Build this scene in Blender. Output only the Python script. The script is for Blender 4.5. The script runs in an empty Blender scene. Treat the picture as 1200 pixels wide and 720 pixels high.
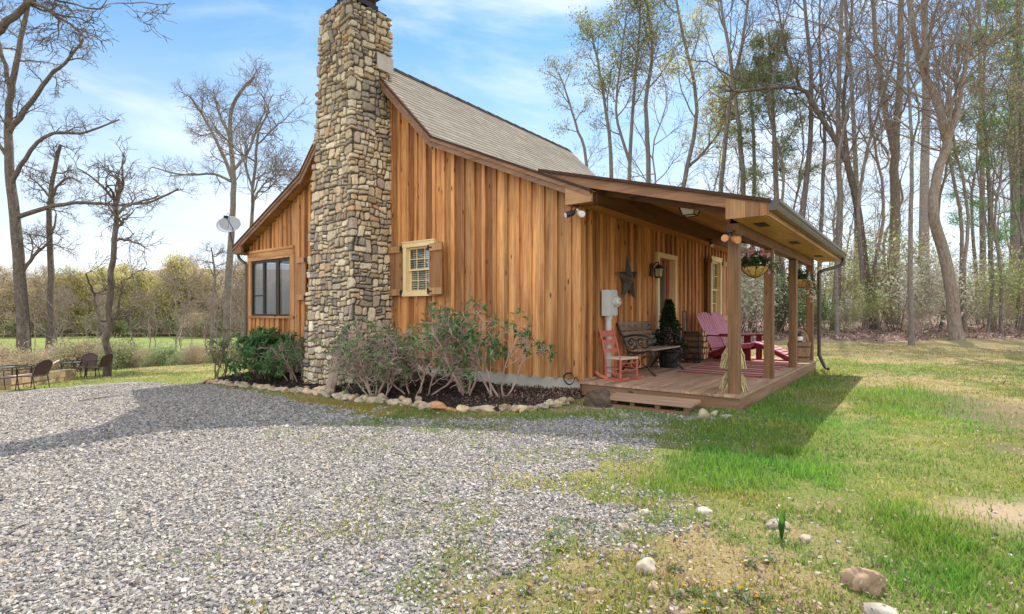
import bpy, math, random
import numpy as np
from mathutils import Vector, Matrix

rng = np.random.default_rng(7)
R = random.Random(11)
SC = bpy.context.scene
COL = SC.collection
PI = math.pi
rad = math.radians

# ------------------------------------------------------------------ camera numbers
F = 617.0; TH = rad(37.65); HY = 365.5; CX = 600.0; EYE = 1.25
cs, sn = math.cos(TH), math.sin(TH)

def softplus(x): return np.logaddexp(0, x)
def sstep(a, b, x):
    t = np.clip((np.asarray(x, float) - a) / (b - a), 0, 1); return t * t * (3 - 2 * t)

def gz(x, y):
    """ground height"""
    x = np.asarray(x, float); y = np.asarray(y, float)
    d = softplus((-x - 3.6) * 1.6) / 1.6
    z = -1.35 * (1 - np.exp(-d * 0.066 / 1.35))
    f = -sn * x + cs * y; lat = cs * x + sn * y
    z = z - 1.75 * sstep(23, 36, -x + 0.12 * y) * (1 - sstep(2, 12, lat))
    z = z + 30 * sstep(118, 330, f) * (1 - sstep(-20, 60, lat))
    wr = sstep(-1, 9, lat)
    z = z + wr * 0.035 * softplus((f - 23.5) * 0.8) / 0.8 * (1 - 0.5 * sstep(60, 140, f))
    z = z + 0.02 * np.sin(x * 1.3 + 0.6 * y) * np.sin(y * 0.9 - 0.4 * x) * sstep(3, 9, np.hypot(x + 3, y - 7))
    return z

def ray(px, py):
    r = (px - CX) / F; u = (HY - py) / F
    return (-sn + r * cs, cs + r * sn, u)
def at_g(px, py):
    d = ray(px, py); z = 0.0; p = (0, 0, 0)
    for _ in range(30):
        t = (z - EYE) / min(d[2], -1e-4); t = min(t, 400)
        p = (d[0] * t, d[1] * t); z = 0.5 * z + 0.5 * float(gz(p[0], p[1]))
    return Vector((p[0], p[1], float(gz(p[0], p[1]))))
def at_d(px, py, D):
    d = ray(px, py); return Vector((d[0] * D, d[1] * D, EYE + d[2] * D))
def on_y(px, py, Y):
    d = ray(px, py); t = Y / d[1]; return Vector((d[0] * t, Y, EYE + d[2] * t))
def on_x(px, py, X):
    d = ray(px, py); t = X / d[0]; return Vector((X, d[1] * t, EYE + d[2] * t))
def on_z(px, py, Z):
    d = ray(px, py); t = (Z - EYE) / d[2]; return Vector((d[0] * t, d[1] * t, Z))

def lin(r, g, b):
    f = lambda c: (c / 255 / 12.92) if c <= 10 else ((c / 255 + 0.055) / 1.055) ** 2.4
    return (f(r), f(g), f(b))

# ------------------------------------------------------------------ mesh builder
class MB:
    def __init__(s):
        s.v = []; s.f = []; s.c = []; s.g = []; s.fc = []; s.n = 0
    def add(s, V, Fs, col=(1, 1, 1), G=None, mi=0):
        V = np.asarray(V, np.float32).reshape(-1, 3)
        if not isinstance(Fs, list): Fs = [Fs]
        arrs = []
        if Fs and not isinstance(Fs[0], np.ndarray):
            by = {}
            for f in Fs: by.setdefault(len(f), []).append(f)
            arrs = [np.array(a, np.int32) for a in by.values()]
        else: arrs = Fs
        for a in arrs: s.f.append((a.astype(np.int32) + s.n, mi)); s.fc.append(len(s.v))
        c = np.asarray(col, np.float32)
        if c.ndim == 1: c = np.broadcast_to(c, (len(V), 3))
        s.c.append(c); s.g.append(V if G is None else np.asarray(G, np.float32).reshape(-1, 3))
        s.v.append(V); s.n += len(V)
    def build(s, name, mat, parent=None, smooth=False, loc=None):
        V = np.concatenate(s.v); me = bpy.data.meshes.new(name)
        me.vertices.add(len(V)); me.vertices.foreach_set('co', V.ravel())
        nl = sum(a.size for a, _ in s.f); npol = sum(len(a) for a, _ in s.f)
        me.loops.add(nl); me.polygons.add(npol)
        me.loops.foreach_set('vertex_index', np.concatenate([a.ravel() for a, _ in s.f]))
        tot = np.concatenate([np.full(len(a), a.shape[1], np.int32) for a, _ in s.f])
        st = np.zeros(npol, np.int32); st[1:] = np.cumsum(tot)[:-1]
        me.polygons.foreach_set('loop_start', st)
        mats = mat if isinstance(mat, (list, tuple)) else [mat]
        for m_ in mats: me.materials.append(m_)
        if len(mats) > 1:
            me.polygons.foreach_set('material_index', np.concatenate([np.full(len(a), mi, np.int32) for a, mi in s.f]))
        me.update(calc_edges=True)
        me.polygons.foreach_set('use_smooth', np.full(npol, bool(smooth)))
        C = np.concatenate(s.c); C4 = np.ones((len(V), 4), np.float32); C4[:, :3] = C
        me.attributes.new('col', 'FLOAT_COLOR', 'POINT').data.foreach_set('color', C4.ravel())
        G = np.concatenate(s.g).astype(np.float32)
        me.attributes.new('gc', 'FLOAT_VECTOR', 'POINT').data.foreach_set('vector', G.ravel())
        o = bpy.data.objects.new(name, me); COL.objects.link(o)
        if parent is not None: o.parent = parent
        if loc is not None: o.location = loc
        return o

CUBEF = [(0, 3, 2, 1), (4, 5, 6, 7), (0, 1, 5, 4), (1, 2, 6, 5), (2, 3, 7, 6), (3, 0, 4, 7)]
def gco(V, axis):
    """grain coordinates: along-grain goes to z, random offset per piece"""
    V = np.asarray(V, float).reshape(-1, 3)
    o = rng.uniform(-40, 40, 3)
    if axis == 0: G = V[:, [1, 2, 0]]
    elif axis == 1: G = V[:, [0, 2, 1]]
    else: G = V
    return G + o
def tint(v=0.18, base=(1, 1, 1), hue=0.06):
    k = 1 + rng.uniform(-v, v); h = rng.uniform(-hue, hue)
    return (base[0] * k, base[1] * k * (1 + h * 0.5), base[2] * k * (1 + h))
def box(mb, x0, x1, y0, y1, z0, z1, col=(1, 1, 1), g=2, mi=0):
    V = [(x0, y0, z0), (x1, y0, z0), (x1, y1, z0), (x0, y1, z0), (x0, y0, z1), (x1, y0, z1), (x1, y1, z1), (x0, y1, z1)]
    mb.add(V, CUBEF, col, gco(V, g), mi)
def cbox(mb, x0, x1, y0, y1, z0, z1, ch=0.008, col=(1, 1, 1), g=2):
    """vertical post with chamfered corners"""
    P = [(x0 + ch, y0), (x1 - ch, y0), (x1, y0 + ch), (x1, y1 - ch), (x1 - ch, y1), (x0 + ch, y1), (x0, y1 - ch), (x0, y0 + ch)]
    V = [(a, b, z0) for a, b in P] + [(a, b, z1) for a, b in P]
    Fs = [tuple(range(7, -1, -1)), tuple(range(8, 16))] + [(i, (i + 1) % 8, 8 + (i + 1) % 8, 8 + i) for i in range(8)]
    mb.add(V, Fs, col, gco(V, g))
def hexa(mb, V, col=(1, 1, 1), g=2, mi=0):
    mb.add(V, CUBEF, col, gco(V, g), mi)
def bar(mb, p0, p1, w, h, up=(0, 0, 1), col=(1, 1, 1), mi=0, w1=None, h1=None):
    p0 = Vector(p0); p1 = Vector(p1); t = (p1 - p0); L = t.length; t = t / L
    up = Vector(up); u = t.cross(up)
    if u.length < 1e-4: u = t.cross(Vector((1, 0, 0)))
    u.normalize(); n = u.cross(t)
    w1 = w if w1 is None else w1; h1 = h if h1 is None else h1
    V = []; G = []
    off = rng.uniform(-40, 40, 3)
    for p, ww, hh, l in ((p0, w, h, 0), (p1, w1, h1, L)):
        for a, b in ((-1, -1), (1, -1), (1, 1), (-1, 1)):
            V.append(p + u * (a * ww / 2) + n * (b * hh / 2)); G.append((off[0] + a * ww / 2, off[1] + b * hh / 2, off[2] + l))
    mb.add([tuple(v) for v in V], [(0, 3, 2, 1), (4, 5, 6, 7), (0, 1, 5, 4), (1, 2, 6, 5), (2, 3, 7, 6), (3, 0, 4, 7)], col, G, mi)
def tubes(mb, P, Rr, sides, col=(1, 1, 1), mi=0, cap=False):
    """P (B,n,3) polylines, Rr (B,n) radii"""
    P = np.asarray(P, float); Rr = np.asarray(Rr, float); B, n, _ = P.shape
    T = np.gradient(P, axis=1); T /= np.linalg.norm(T, axis=2, keepdims=True) + 1e-9
    M = T.mean(1); M /= np.linalg.norm(M, axis=1, keepdims=True) + 1e-9
    ref = np.where(np.abs(M[:, 2:3]) < 0.8, np.array([[0, 0, 1.]]), np.array([[1., 0, 0]]))
    U = ref[:, None, :] - (T * ref[:, None, :]).sum(2, keepdims=True) * T
    U /= np.linalg.norm(U, axis=2, keepdims=True) + 1e-9
    W = np.cross(T, U)
    a = np.arange(sides) * 2 * PI / sides
    V = P[:, :, None, :] + Rr[:, :, None, None] * (np.cos(a)[None, None, :, None] * U[:, :, None, :] + np.sin(a)[None, None, :, None] * W[:, :, None, :])
    idx = np.arange(B * n * sides).reshape(B, n, sides); nx = np.roll(idx, -1, axis=2)
    Fq = np.stack([idx[:, :-1], nx[:, :-1], nx[:, 1:], idx[:, 1:]], axis=-1).reshape(-1, 4)
    s = np.linalg.norm(np.diff(P, axis=1), axis=2).cumsum(1); s = np.concatenate([np.zeros((B, 1)), s], 1)
    off = rng.uniform(-30, 30, (B, 1, 1, 3))
    G = np.zeros(V.shape); G[..., 0] = (np.cos(a)[None, None] * Rr[:, :, None]); G[..., 1] = (np.sin(a)[None, None] * Rr[:, :, None]); G[..., 2] = s[:, :, None]
    G = G + off
    c = np.asarray(col, float)
    if c.ndim == 2: c = np.repeat(c, n * sides, axis=0)
    Fs = [Fq]
    if cap:
        Fs.append(idx[:, 0, ::-1].reshape(-1, sides)); Fs.append(idx[:, -1].reshape(-1, sides))
    mb.add(V.reshape(-1, 3), Fs, c, G.reshape(-1, 3), mi)
def tube(mb, pts, r, sides=8, col=(1, 1, 1), mi=0, cap=True):
    pts = np.array([tuple(p) for p in pts], float)
    rr = np.full(len(pts), r, float) if np.isscalar(r) else np.asarray(r, float)
    tubes(mb, pts[None], rr[None], sides, col, mi, cap)
def smooth_path(pts, n=24):
    """Catmull-Rom"""
    P = [np.array(tuple(p), float) for p in pts]; P = [2 * P[0] - P[1]] + P + [2 * P[-1] - P[-2]]
    out = []; m = len(P) - 3
    for k in range(n + 1):
        u = min(k / n * m, m - 1e-6); i = int(u); t = u - i
        a, b, c, d = P[i:i + 4]
        out.append(0.5 * ((2 * b) + (-a + c) * t + (2 * a - 5 * b + 4 * c - d) * t * t + (-a + 3 * b - 3 * c + d) * t ** 3))
    return np.array(out)
def lathe(mb, prof, c=(0, 0, 0), n=20, col=(1, 1, 1), mi=0, axis='z', caps=True):
    prof = np.array(prof, float); a = np.arange(n) * 2 * PI / n
    V = np.zeros((len(prof), n, 3)); V[..., 0] = prof[:, 0:1] * np.cos(a); V[..., 1] = prof[:, 0:1] * np.sin(a); V[..., 2] = prof[:, 1:2]
    if axis == 'x': V = V[..., [2, 0, 1]]
    if axis == 'y': V = V[..., [1, 2, 0]]
    V = V.reshape(-1, 3) + np.array(c)
    idx = np.arange(len(prof) * n).reshape(-1, n); nx = np.roll(idx, -1, 1)
    Fs = [np.stack([idx[:-1], nx[:-1], nx[1:], idx[1:]], -1).reshape(-1, 4)]
    if caps: Fs += [idx[0:1, ::-1], idx[-1:]]
    mb.add(V, Fs, col, V + rng.uniform(-20, 20, 3), mi)
def prism(mb, poly, y0, y1, plane='xz', col=(1, 1, 1), g=2, mi=0):
    n = len(poly)
    if plane == 'xz': A = [(a, y0, b) for a, b in poly]; B = [(a, y1, b) for a, b in poly]
    elif plane == 'yz': A = [(y0, a, b) for a, b in poly]; B = [(y1, a, b) for a, b in poly]
    else: A = [(a, b, y0) for a, b in poly]; B = [(a, b, y1) for a, b in poly]
    V = A + B
    mb.add(V, [tuple(range(n)), tuple(range(2 * n - 1, n - 1, -1))] + [(i, i + n, (i + 1) % n + n, (i + 1) % n) for i in range(n)], col, gco(V, g), mi)

def ico(sub=2):
    import bmesh
    bm = bmesh.new(); bmesh.ops.create_icosphere(bm, subdivisions=sub, radius=1)
    V = np.array([v.co[:] for v in bm.verts]); Fs = np.array([[v.index for v in f.verts] for f in bm.faces]); bm.free(); return V, Fs
ICO2 = ico(2); ICO3 = ico(3); ICO1 = ico(1)
def rock(mb, c, size, seed=0, rough=0.25, rz=0.0, col=(1, 1, 1), ic=None, flat=0.0, mi=0):
    V, Fs = ic or ICO3; r = np.random.default_rng(seed); V = V.copy()
    # cut by random planes -> facets, then lumps
    for _ in range(9):
        n = r.normal(size=3); n /= np.linalg.norm(n); d = r.uniform(0.62, 0.95)
        k = V @ n; V = V - np.outer(np.maximum(k - d, 0) * 0.85, n)
    ph = r.uniform(0, 6, (4, 3)); fr = r.uniform(1.5, 5, (4, 3))
    nz = sum(np.sin(V * fr[i] + ph[i]).prod(1) for i in range(4))
    V = V * (1 + rough * 0.35 * nz[:, None])
    V = V * np.array(size) / 2
    c_, s_ = math.cos(rz), math.sin(rz); V = V @ np.array([[c_, s_, 0], [-s_, c_, 0], [0, 0, 1]])
    V = V + np.array(tuple(c))
    mb.add(V, [Fs], col, V + r.uniform(-9, 9, 3), mi)

# ------------------------------------------------------------------ objects
def tag(o, label=None, cat=None, group=None, kind=None):
    if label: o['label'] = label
    if cat: o['category'] = cat
    if group: o['group'] = group
    if kind: o['kind'] = kind
    return o
def thing(name, loc=(0, 0, 0), rz=0.0, label=None, cat=None, group=None):
    o = bpy.data.objects.new(name, None); COL.objects.link(o); o.empty_display_size = 0.2
    o.location = tuple(loc); o.rotation_euler = (0, 0, rz)
    return tag(o, label, cat, group)
def copy_tree(o, parent=None, kids=None):
    c = o.copy(); COL.objects.link(c)
    if parent is not None: c.parent = parent
    for ch in list(o.children): copy_tree(ch, c)
    return c

# ------------------------------------------------------------------ materials
class NT:
    def __init__(s, name):
        s.m = bpy.data.materials.new(name); s.m.use_nodes = True; s.t = s.m.node_tree; s.t.nodes.clear()
        s.out = s.n('ShaderNodeOutputMaterial')
    def n(s, typ, ins=None, **kw):
        nd = s.t.nodes.new(typ)
        for k, v in kw.items(): setattr(nd, k, v)
        for k, v in (ins or {}).items(): s.set(nd, k, v)
        return nd
    def set(s, nd, k, v):
        sk = nd.inputs[k]
        if isinstance(v, bpy.types.NodeSocket): s.t.links.new(v, sk)
        elif isinstance(v, bpy.types.Node): s.t.links.new(v.outputs[0], sk)
        else:
            if sk.type == 'RGBA' and len(v) == 3: v = (*v, 1)
            sk.default_value = v
    def attr(s, name): return s.n('ShaderNodeAttribute', attribute_name=name)
    def mapv(s, vec, scale): return s.n('ShaderNodeMapping', {'Vector': vec, 'Scale': scale}).outputs[0]
    def noise(s, vec, scale, detail=4, rough=0.55, dist=0.0):
        return s.n('ShaderNodeTexNoise', {'Vector': vec, 'Scale': scale, 'Detail': detail, 'Roughness': rough, 'Distortion': dist})
    def ramp(s, fac, stops, interp='LINEAR'):
        nd = s.n('ShaderNodeValToRGB', {'Fac': fac}); cr = nd.color_ramp; cr.interpolation = interp
        while len(cr.elements) < len(stops): cr.elements.new(0.5)
        for e, (p, c) in zip(cr.elements, stops):
            e.position = p; e.color = (*c, 1) if len(c) == 3 else c
        return nd.outputs[0]
    def mix(s, a, b, fac, mode='MIX'):
        nd = s.n('ShaderNodeMix', data_type='RGBA', blend_type=mode)
        for k, v in ((0, fac), (6, a), (7, b)):
            sk = nd.inputs[k]
            if isinstance(v, bpy.types.NodeSocket): s.t.links.new(v, sk)
            else: sk.default_value = v if not isinstance(v, tuple) else ((*v, 1) if len(v) == 3 else v)
        return nd.outputs[2]
    def math(s, op, a, b=0.0, c=None):
        nd = s.n('ShaderNodeMath', operation=op)
        for i, v in enumerate((a, b) if c is None else (a, b, c)):
            if isinstance(v, bpy.types.NodeSocket): s.t.links.new(v, nd.inputs[i])
            else: nd.inputs[i].default_value = v
        return nd.outputs[0]
    def finish(s, base, rough=0.7, bump=None, bdist=0.01, bstr=0.5, metal=0.0, spec=0.3, trans=0.0, tcol=None):
        p = s.n('ShaderNodeBsdfPrincipled', {'Base Color': base, 'Roughness': rough, 'Metallic': metal, 'Specular IOR Level': spec})
        if bump is not None:
            b = s.n('ShaderNodeBump', {'Height': bump, 'Distance': bdist, 'Strength': bstr}); s.set(p, 'Normal', b.outputs[0])
        sh = p.outputs[0]
        if trans > 0:
            t = s.n('ShaderNodeBsdfTranslucent', {'Color': tcol or base})
            mx = s.n('ShaderNodeMixShader', {0: trans, 1: sh, 2: t.outputs[0]}); sh = mx.outputs[0]
        s.t.links.new(sh, s.out.inputs[0]); return s.m

def wood(name, light, dark, sc=1.0, rough=0.6, knots=True, weather=0.0, spec=0.25, wcol=(0.2, 0.18, 0.16)):
    n = NT(name); g = n.attr('gc').outputs['Vector']; c = n.attr('col').outputs['Color']
    grain = n.noise(n.mapv(g, (38 * sc, 38 * sc, 1.6 * sc)), 1.0, 5, 0.65, 0.8).outputs[0]
    big = n.noise(n.mapv(g, (7 * sc, 7 * sc, 0.8 * sc)), 1.0, 3, 0.5, 0.4).outputs[0]
    mixf = n.math('ADD', n.math('MULTIPLY', grain, 0.6), n.math('MULTIPLY', big, 0.5))
    base = n.ramp(mixf, [(0.36, dark), (0.51, tuple((a + b) / 2 for a, b in zip(light, dark))), (0.64, light)])
    if knots:
        v = n.n('ShaderNodeTexVoronoi', {'Vector': n.mapv(g, (7.5, 7.5, 2.3)), 'Scale': 1.0, 'Randomness': 1.0})
        kf = n.ramp(v.outputs['Distance'], [(0.07, (1, 1, 1)), (0.15, (0, 0, 0))])
        base = n.mix(base, tuple(x * 0.28 for x in dark), kf)
    if weather > 0:
        wn = n.noise(n.mapv(g, (9, 9, 0.9)), 1.0, 5, 0.7).outputs[0]
        wf = n.math('MULTIPLY', n.ramp(wn, [(0.45, (0, 0, 0)), (0.7, (1, 1, 1))]), weather)
        base = n.mix(base, wcol, wf)
    base = n.mix(base, c, 1.0, 'MULTIPLY')
    return n.finish(base, rough, grain, 0.004, 0.35, spec=spec)

def plain(name, rgb, rough=0.6, amt=0.25, sc=12.0, bump=0.0, bsc=None, metal=0.0, spec=0.3, trans=0.0, bdist=0.01):
    n = NT(name); g = n.attr('gc').outputs['Vector']; c = n.attr('col').outputs['Color']
    nz = n.noise(g, sc, 5, 0.6).outputs[0]
    lo = tuple(x * (1 - amt) for x in rgb); hi = tuple(min(1, x * (1 + amt)) for x in rgb)
    base = n.mix(n.ramp(nz, [(0.3, lo), (0.7, hi)]), c, 1.0, 'MULTIPLY')
    b = n.noise(g, bsc or sc * 3, 6, 0.65).outputs[0] if bump else None
    return n.finish(base, rough, b, bdist, bump, metal, spec, trans)
# ================================================================== MATERIALS
M = {}
M['siding'] = wood('siding_wood', (0.66, 0.335, 0.128), (0.28, 0.10, 0.034), 1.0, 0.55, True, 0.55, wcol=(0.22, 0.10, 0.042))
M['trim'] = wood('weathered_trim_wood', (0.285, 0.155, 0.09), (0.13, 0.062, 0.034), 1.0, 0.65, True, 0.35, wcol=(0.27, 0.2, 0.16))
M['ply'] = wood('cornice_wood', (0.42, 0.235, 0.115), (0.24, 0.115, 0.05), 0.8, 0.6, False, 0.2, wcol=(0.34, 0.25, 0.17))
M['soffit'] = wood('amber_soffit_wood', (0.52, 0.28, 0.08), (0.27, 0.12, 0.03), 0.7, 0.5, True, 0.15, wcol=(0.3, 0.18, 0.07))
M['post'] = wood('post_wood', (0.25, 0.13, 0.055), (0.11, 0.05, 0.02), 1.0, 0.6, True, 0.15)
M['deck'] = wood('deck_wood', (0.49, 0.315, 0.20), (0.24, 0.135, 0.08), 1.0, 0.6, True, 0.4, wcol=(0.36, 0.27, 0.2))
M['skirt'] = wood('skirt_wood', (0.33, 0.185, 0.10), (0.16, 0.075, 0.04), 1.0, 0.65, True, 0.3)
M['shutter'] = wood('shutter_wood', (0.36, 0.18, 0.075), (0.16, 0.065, 0.025), 1.0, 0.6, True, 0.25)
M['cream'] = plain('cream_paint', (0.80, 0.60, 0.31), 0.45, 0.06, 6)
M['white'] = plain('white_paint', (0.78, 0.76, 0.70), 0.45, 0.06, 6)
M['door_red'] = plain('brick_red_paint', (0.42, 0.085, 0.075), 0.4, 0.1, 6)
M['black'] = plain('black_iron', (0.018, 0.018, 0.02), 0.45, 0.3, 20, spec=0.5)
M['dark_frame'] = plain('dark_brown_frame', (0.035, 0.025, 0.02), 0.55, 0.3, 12)
M['bronze'] = plain('bronze_gutter_metal', (0.105, 0.08, 0.058), 0.38, 0.15, 4, spec=0.5)
M['brown_dark'] = plain('dark_brown_drip_edge', (0.075, 0.042, 0.03), 0.9, 0.2, 6, spec=0.03)
M['grey_box'] = plain('light_grey_enamel', (0.55, 0.56, 0.53), 0.45, 0.08, 5)
M['concrete'] = plain('foundation_concrete', (0.50, 0.46, 0.38), 0.9, 0.22, 4, 0.4, 40)
M['flash'] = plain('tan_flashing', (0.42, 0.36, 0.30), 0.5, 0.12, 4)
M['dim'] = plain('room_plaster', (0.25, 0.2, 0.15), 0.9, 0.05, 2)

def mat_shingle():
    n = NT('roof_shingles'); g = n.attr('gc').outputs['Vector']; c = n.attr('col').outputs['Color']
    br = n.n('ShaderNodeTexBrick', {'Vector': g, 'Color1': (0.25, 0.225, 0.19, 1), 'Color2': (0.30, 0.272, 0.232, 1), 'Mortar': (0.165, 0.146, 0.12, 1),
             'Scale': 1.0, 'Mortar Size': 0.004, 'Bias': 0.0, 'Brick Width': 0.19, 'Row Height': 0.14}, offset=0.37, squash=1.0)
    sp = n.noise(g, 160, 2, 0.7).outputs[0]
    pat = n.noise(g, 1.2, 3, 0.6).outputs[0]
    base = n.mix(br.outputs[0], n.ramp(sp, [(0.3, (0.6, 0.6, 0.6)), (0.7, (1.3, 1.3, 1.3))]), 1.0, 'MULTIPLY')
    base = n.mix(base, n.ramp(pat, [(0.3, (0.85, 0.85, 0.85)), (0.7, (1.12, 1.1, 1.06))]), 1.0, 'MULTIPLY')
    base = n.mix(base, c, 1.0, 'MULTIPLY')
    return n.finish(base, 1.0, sp, 0.004, 0.5, spec=0.0)
M['shingle'] = mat_shingle()

def mat_stone():
    n = NT('chimney_fieldstone'); g = n.attr('gc').outputs['Vector']; c = n.attr('col').outputs['Color']
    a = n.noise(g, 14, 6, 0.65).outputs[0]; b = n.noise(g, 60, 4, 0.7).outputs[0]
    base = n.mix(c, n.ramp(a, [(0.25, (0.62, 0.60, 0.58)), (0.5, (1, 1, 1)), (0.75, (1.3, 1.22, 1.1))]), 1.0, 'MULTIPLY')
    base = n.mix(base, n.ramp(b, [(0.3, (0.75, 0.75, 0.75)), (0.7, (1.2, 1.2, 1.2))]), 1.0, 'MULTIPLY')
    return n.finish(base, 0.85, n.math('ADD', n.math('MULTIPLY', a, 2.0), b), 0.008, 0.6, spec=0.2)
M['stone'] = mat_stone()

def mat_glass(name, tintc=(1, 1, 1), opac=0.12, refl=1.0, base=(0.02, 0.02, 0.02)):
    n = NT(name)
    t = n.n('ShaderNodeBsdfTransparent', {'Color': (*tintc, 1)})
    d = n.n('ShaderNodeBsdfDiffuse', {'Color': (*base, 1)})
    gl = n.n('ShaderNodeBsdfGlossy', {'Roughness': 0.02, 'Color': (0.9, 0.95, 1, 1)})
    m1 = n.n('ShaderNodeMixShader', {0: opac, 1: t.outputs[0], 2: d.outputs[0]})
    fr = n.n('ShaderNodeLayerWeight', {'Blend': 0.5}).outputs['Facing']
    k = n.math('MINIMUM', n.math('MULTIPLY', n.math('ADD', 0.045, n.math('MULTIPLY', n.math('POWER', fr, 4.0), 0.8)), refl), 1.0)
    m2 = n.n('ShaderNodeMixShader', {0: k, 1: m1.outputs[0], 2: gl.outputs[0]})
    n.t.links.new(m2.outputs[0], n.out.inputs[0]); return n.m
M['glass'] = mat_glass('window_glass', (0.9, 0.93, 0.92), 0.05, 1.6)
M['screen'] = mat_glass('insect_screen', (0.86, 0.86, 0.86), 0.20, 0.5, (0.30, 0.30, 0.30))
M['lamp_glass'] = mat_glass('lantern_glass', (0.9, 0.85, 0.7), 0.35, 1.2, (0.7, 0.6, 0.4))

# ================================================================== CABIN
XL, XR, YF, YB = -14.35, -4.05, 6.95, 14.85       # wall faces
XM = -9.2                                          # ridge
YR0, YR1 = 6.68, 15.0                              # roof ends
def zr(x):
    d = abs(x - XM); return 6.64 - 1.01 * d if d < 2.2 else 4.418 - 0.437 * (d - 2.2)
DEX = 5.49                                         # eave half width

cabin = thing('wooden_cabin', (XM, YF, 0), 0, 'honey brown board and batten cabin with grey shingle roof, stone chimney and covered side porch', 'cabin')
CL = Vector((XM, YF, 0))
def part(mb, name, mat, parent=None, smooth=False):
    """geometry is written in world numbers; parts are children of the cabin (or of a part of it)"""
    o = mb.build(name, mat, None, smooth)
    o.parent = parent if parent is not None else cabin
    if parent is None: o.matrix_parent_inverse = Matrix.Translation(-CL)
    return o

def part_each(mb, name, mat, parent=None, per=1, smooth=False):
    """one child per `per` added pieces"""
    outs = []; n = len(mb.v); fk = mb.fc
    for i in range(0, n, per):
        m2 = MB()
        for j in range(i, min(i + per, n)):
            base = sum(len(v) for v in mb.v[:j])
            m2.add(mb.v[j], [a - base for a, q in zip([f[0] for f in mb.f], fk) if q == j], mb.c[j], mb.g[j])
        outs.append(part(m2, name, mat, parent, smooth))
    return outs
# ---- siding
def siding(mb, pos, u0, u1, zb, zt, holes, per=0.247, bw=0.075, phase=0.0, base=(1, 1, 1)):
    def piece(a, b, d0, d1, col):
        cuts = sorted({a, b, *[h for hh in holes for h in hh[:2] if a < h < b]})
        for p, q in zip(cuts[:-1], cuts[1:]):
            mid = (p + q) / 2; spans = [(zb, None)]
            for (h0, h1, z0, z1) in holes:
                if h0 - 1e-6 <= mid <= h1 + 1e-6:
                    ns = []
                    for (s0, s1) in spans:
                        ns.append((s0, z0)); ns.append((z1, s1))
                    spans = ns
            for s0, s1 in spans:
                t0 = zt(p) if s1 is None else s1; t1 = zt(q) if s1 is None else s1
                if max(t0, t1) <= s0 + 0.01: continue
                V = [pos(p, d1, s0), pos(q, d1, s0), pos(q, d0, s0), pos(p, d0, s0), pos(p, d1, t0), pos(q, d1, t1), pos(q, d0, t1), pos(p, d0, t0)]
                hexa(mb, V, col)
    k = math.floor((u0 - phase) / per)
    while phase + k * per < u1:
        a = phase + k * per; b = a + per; k += 1
        aa, bb = max(a, u0), min(b, u1)
        r = rng.random()
        col = tint(0.30, base, 0.14)
        if r < 0.30: col = tint(0.18, (0.58, 0.49, 0.43))
        elif r > 0.78: col = tint(0.08, (1.28, 1.30, 1.25))
        if bb - aa > 0.004: piece(aa + 0.002, bb - 0.002, 0.0, 0.022 + rng.uniform(0, 0.004), col)
        ca, cb = max(a - bw / 2, u0), min(a + bw / 2, u1)
        if cb - ca > 0.01: piece(ca, cb, 0.022, 0.058, tint(0.30, (0.98, 0.93, 0.86)))
front = lambda u, d, z: (u, YF - d + 0.048, z)
side = lambda u, d, z: (XR + d - 0.048, u, z)
backf = lambda u, d, z: (u, YB + d - 0.048, z)
lefts = lambda u, d, z: (XL - d + 0.048, u, z)
W1 = (-7.93, -7.25, 1.63, 2.50)           # gable window hole
mb = MB()
zsid = lambda x: zr(x) - 0.13
# right of screen porch to right corner; gable main part starts at the chimney's left
kz = [(-12.05, XM - 2.2), (XM - 2.2, XM), (XM, XM + 2.2), (XM + 2.2, XR)]
siding(mb, front, -12.0, XR - 0.10, 0.21, zsid, [W1], phase=-7.25 + 0.03)
part(mb, 'wall', M['siding'])
gable_wall_label = None
# gable corner boards
mb = MB()
box(mb, XR - 0.115, XR + 0.006, YF - 0.012, YF + 0.03, 0.205, 2.84, tint(0.05, (1.1, 1.1, 1.05)))
box(mb, XR - 0.03, XR + 0.012, YF - 0.008 + 0.04, YF + 0.13, 0.205, 2.82, tint(0.05, (0.95, 0.95, 0.9)))
part_each(mb, 'corner_board', M['siding'])
# porch side wall
DOOR = (9.97, 10.82, 0.2, 2.32); W2 = (13.20, 13.88, 1.10, 2.50)
mb = MB(); siding(mb, side, YF + 0.02, YB, 0.21, lambda u: 2.84, [DOOR, W2], per=0.247, phase=7.02, base=(1.12, 1.04, 0.95))
part(mb, 'wall', M['siding'])
# rear wall and far side wall (plain boards)
mb = MB(); siding(mb, backf, XL, XR, 0.1, zsid, [], per=0.25); part(mb, 'wall', M['siding'])
mb = MB(); siding(mb, lefts, YF + 3.2, YB, 0.0, lambda u: 2.75, [], per=0.25); part(mb, 'wall', M['siding'])
# inner partition between screened porch and rooms + room linings (keep the rooms dark)
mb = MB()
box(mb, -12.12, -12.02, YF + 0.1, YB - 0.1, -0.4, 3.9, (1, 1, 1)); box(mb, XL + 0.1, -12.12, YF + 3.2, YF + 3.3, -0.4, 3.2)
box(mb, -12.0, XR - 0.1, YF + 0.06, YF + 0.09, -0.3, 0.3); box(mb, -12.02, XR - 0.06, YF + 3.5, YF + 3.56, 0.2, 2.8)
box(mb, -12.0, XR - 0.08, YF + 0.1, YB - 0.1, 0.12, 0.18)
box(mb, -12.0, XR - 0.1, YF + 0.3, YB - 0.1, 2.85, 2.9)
part(mb, 'interior_partition', M['dim'])

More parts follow.
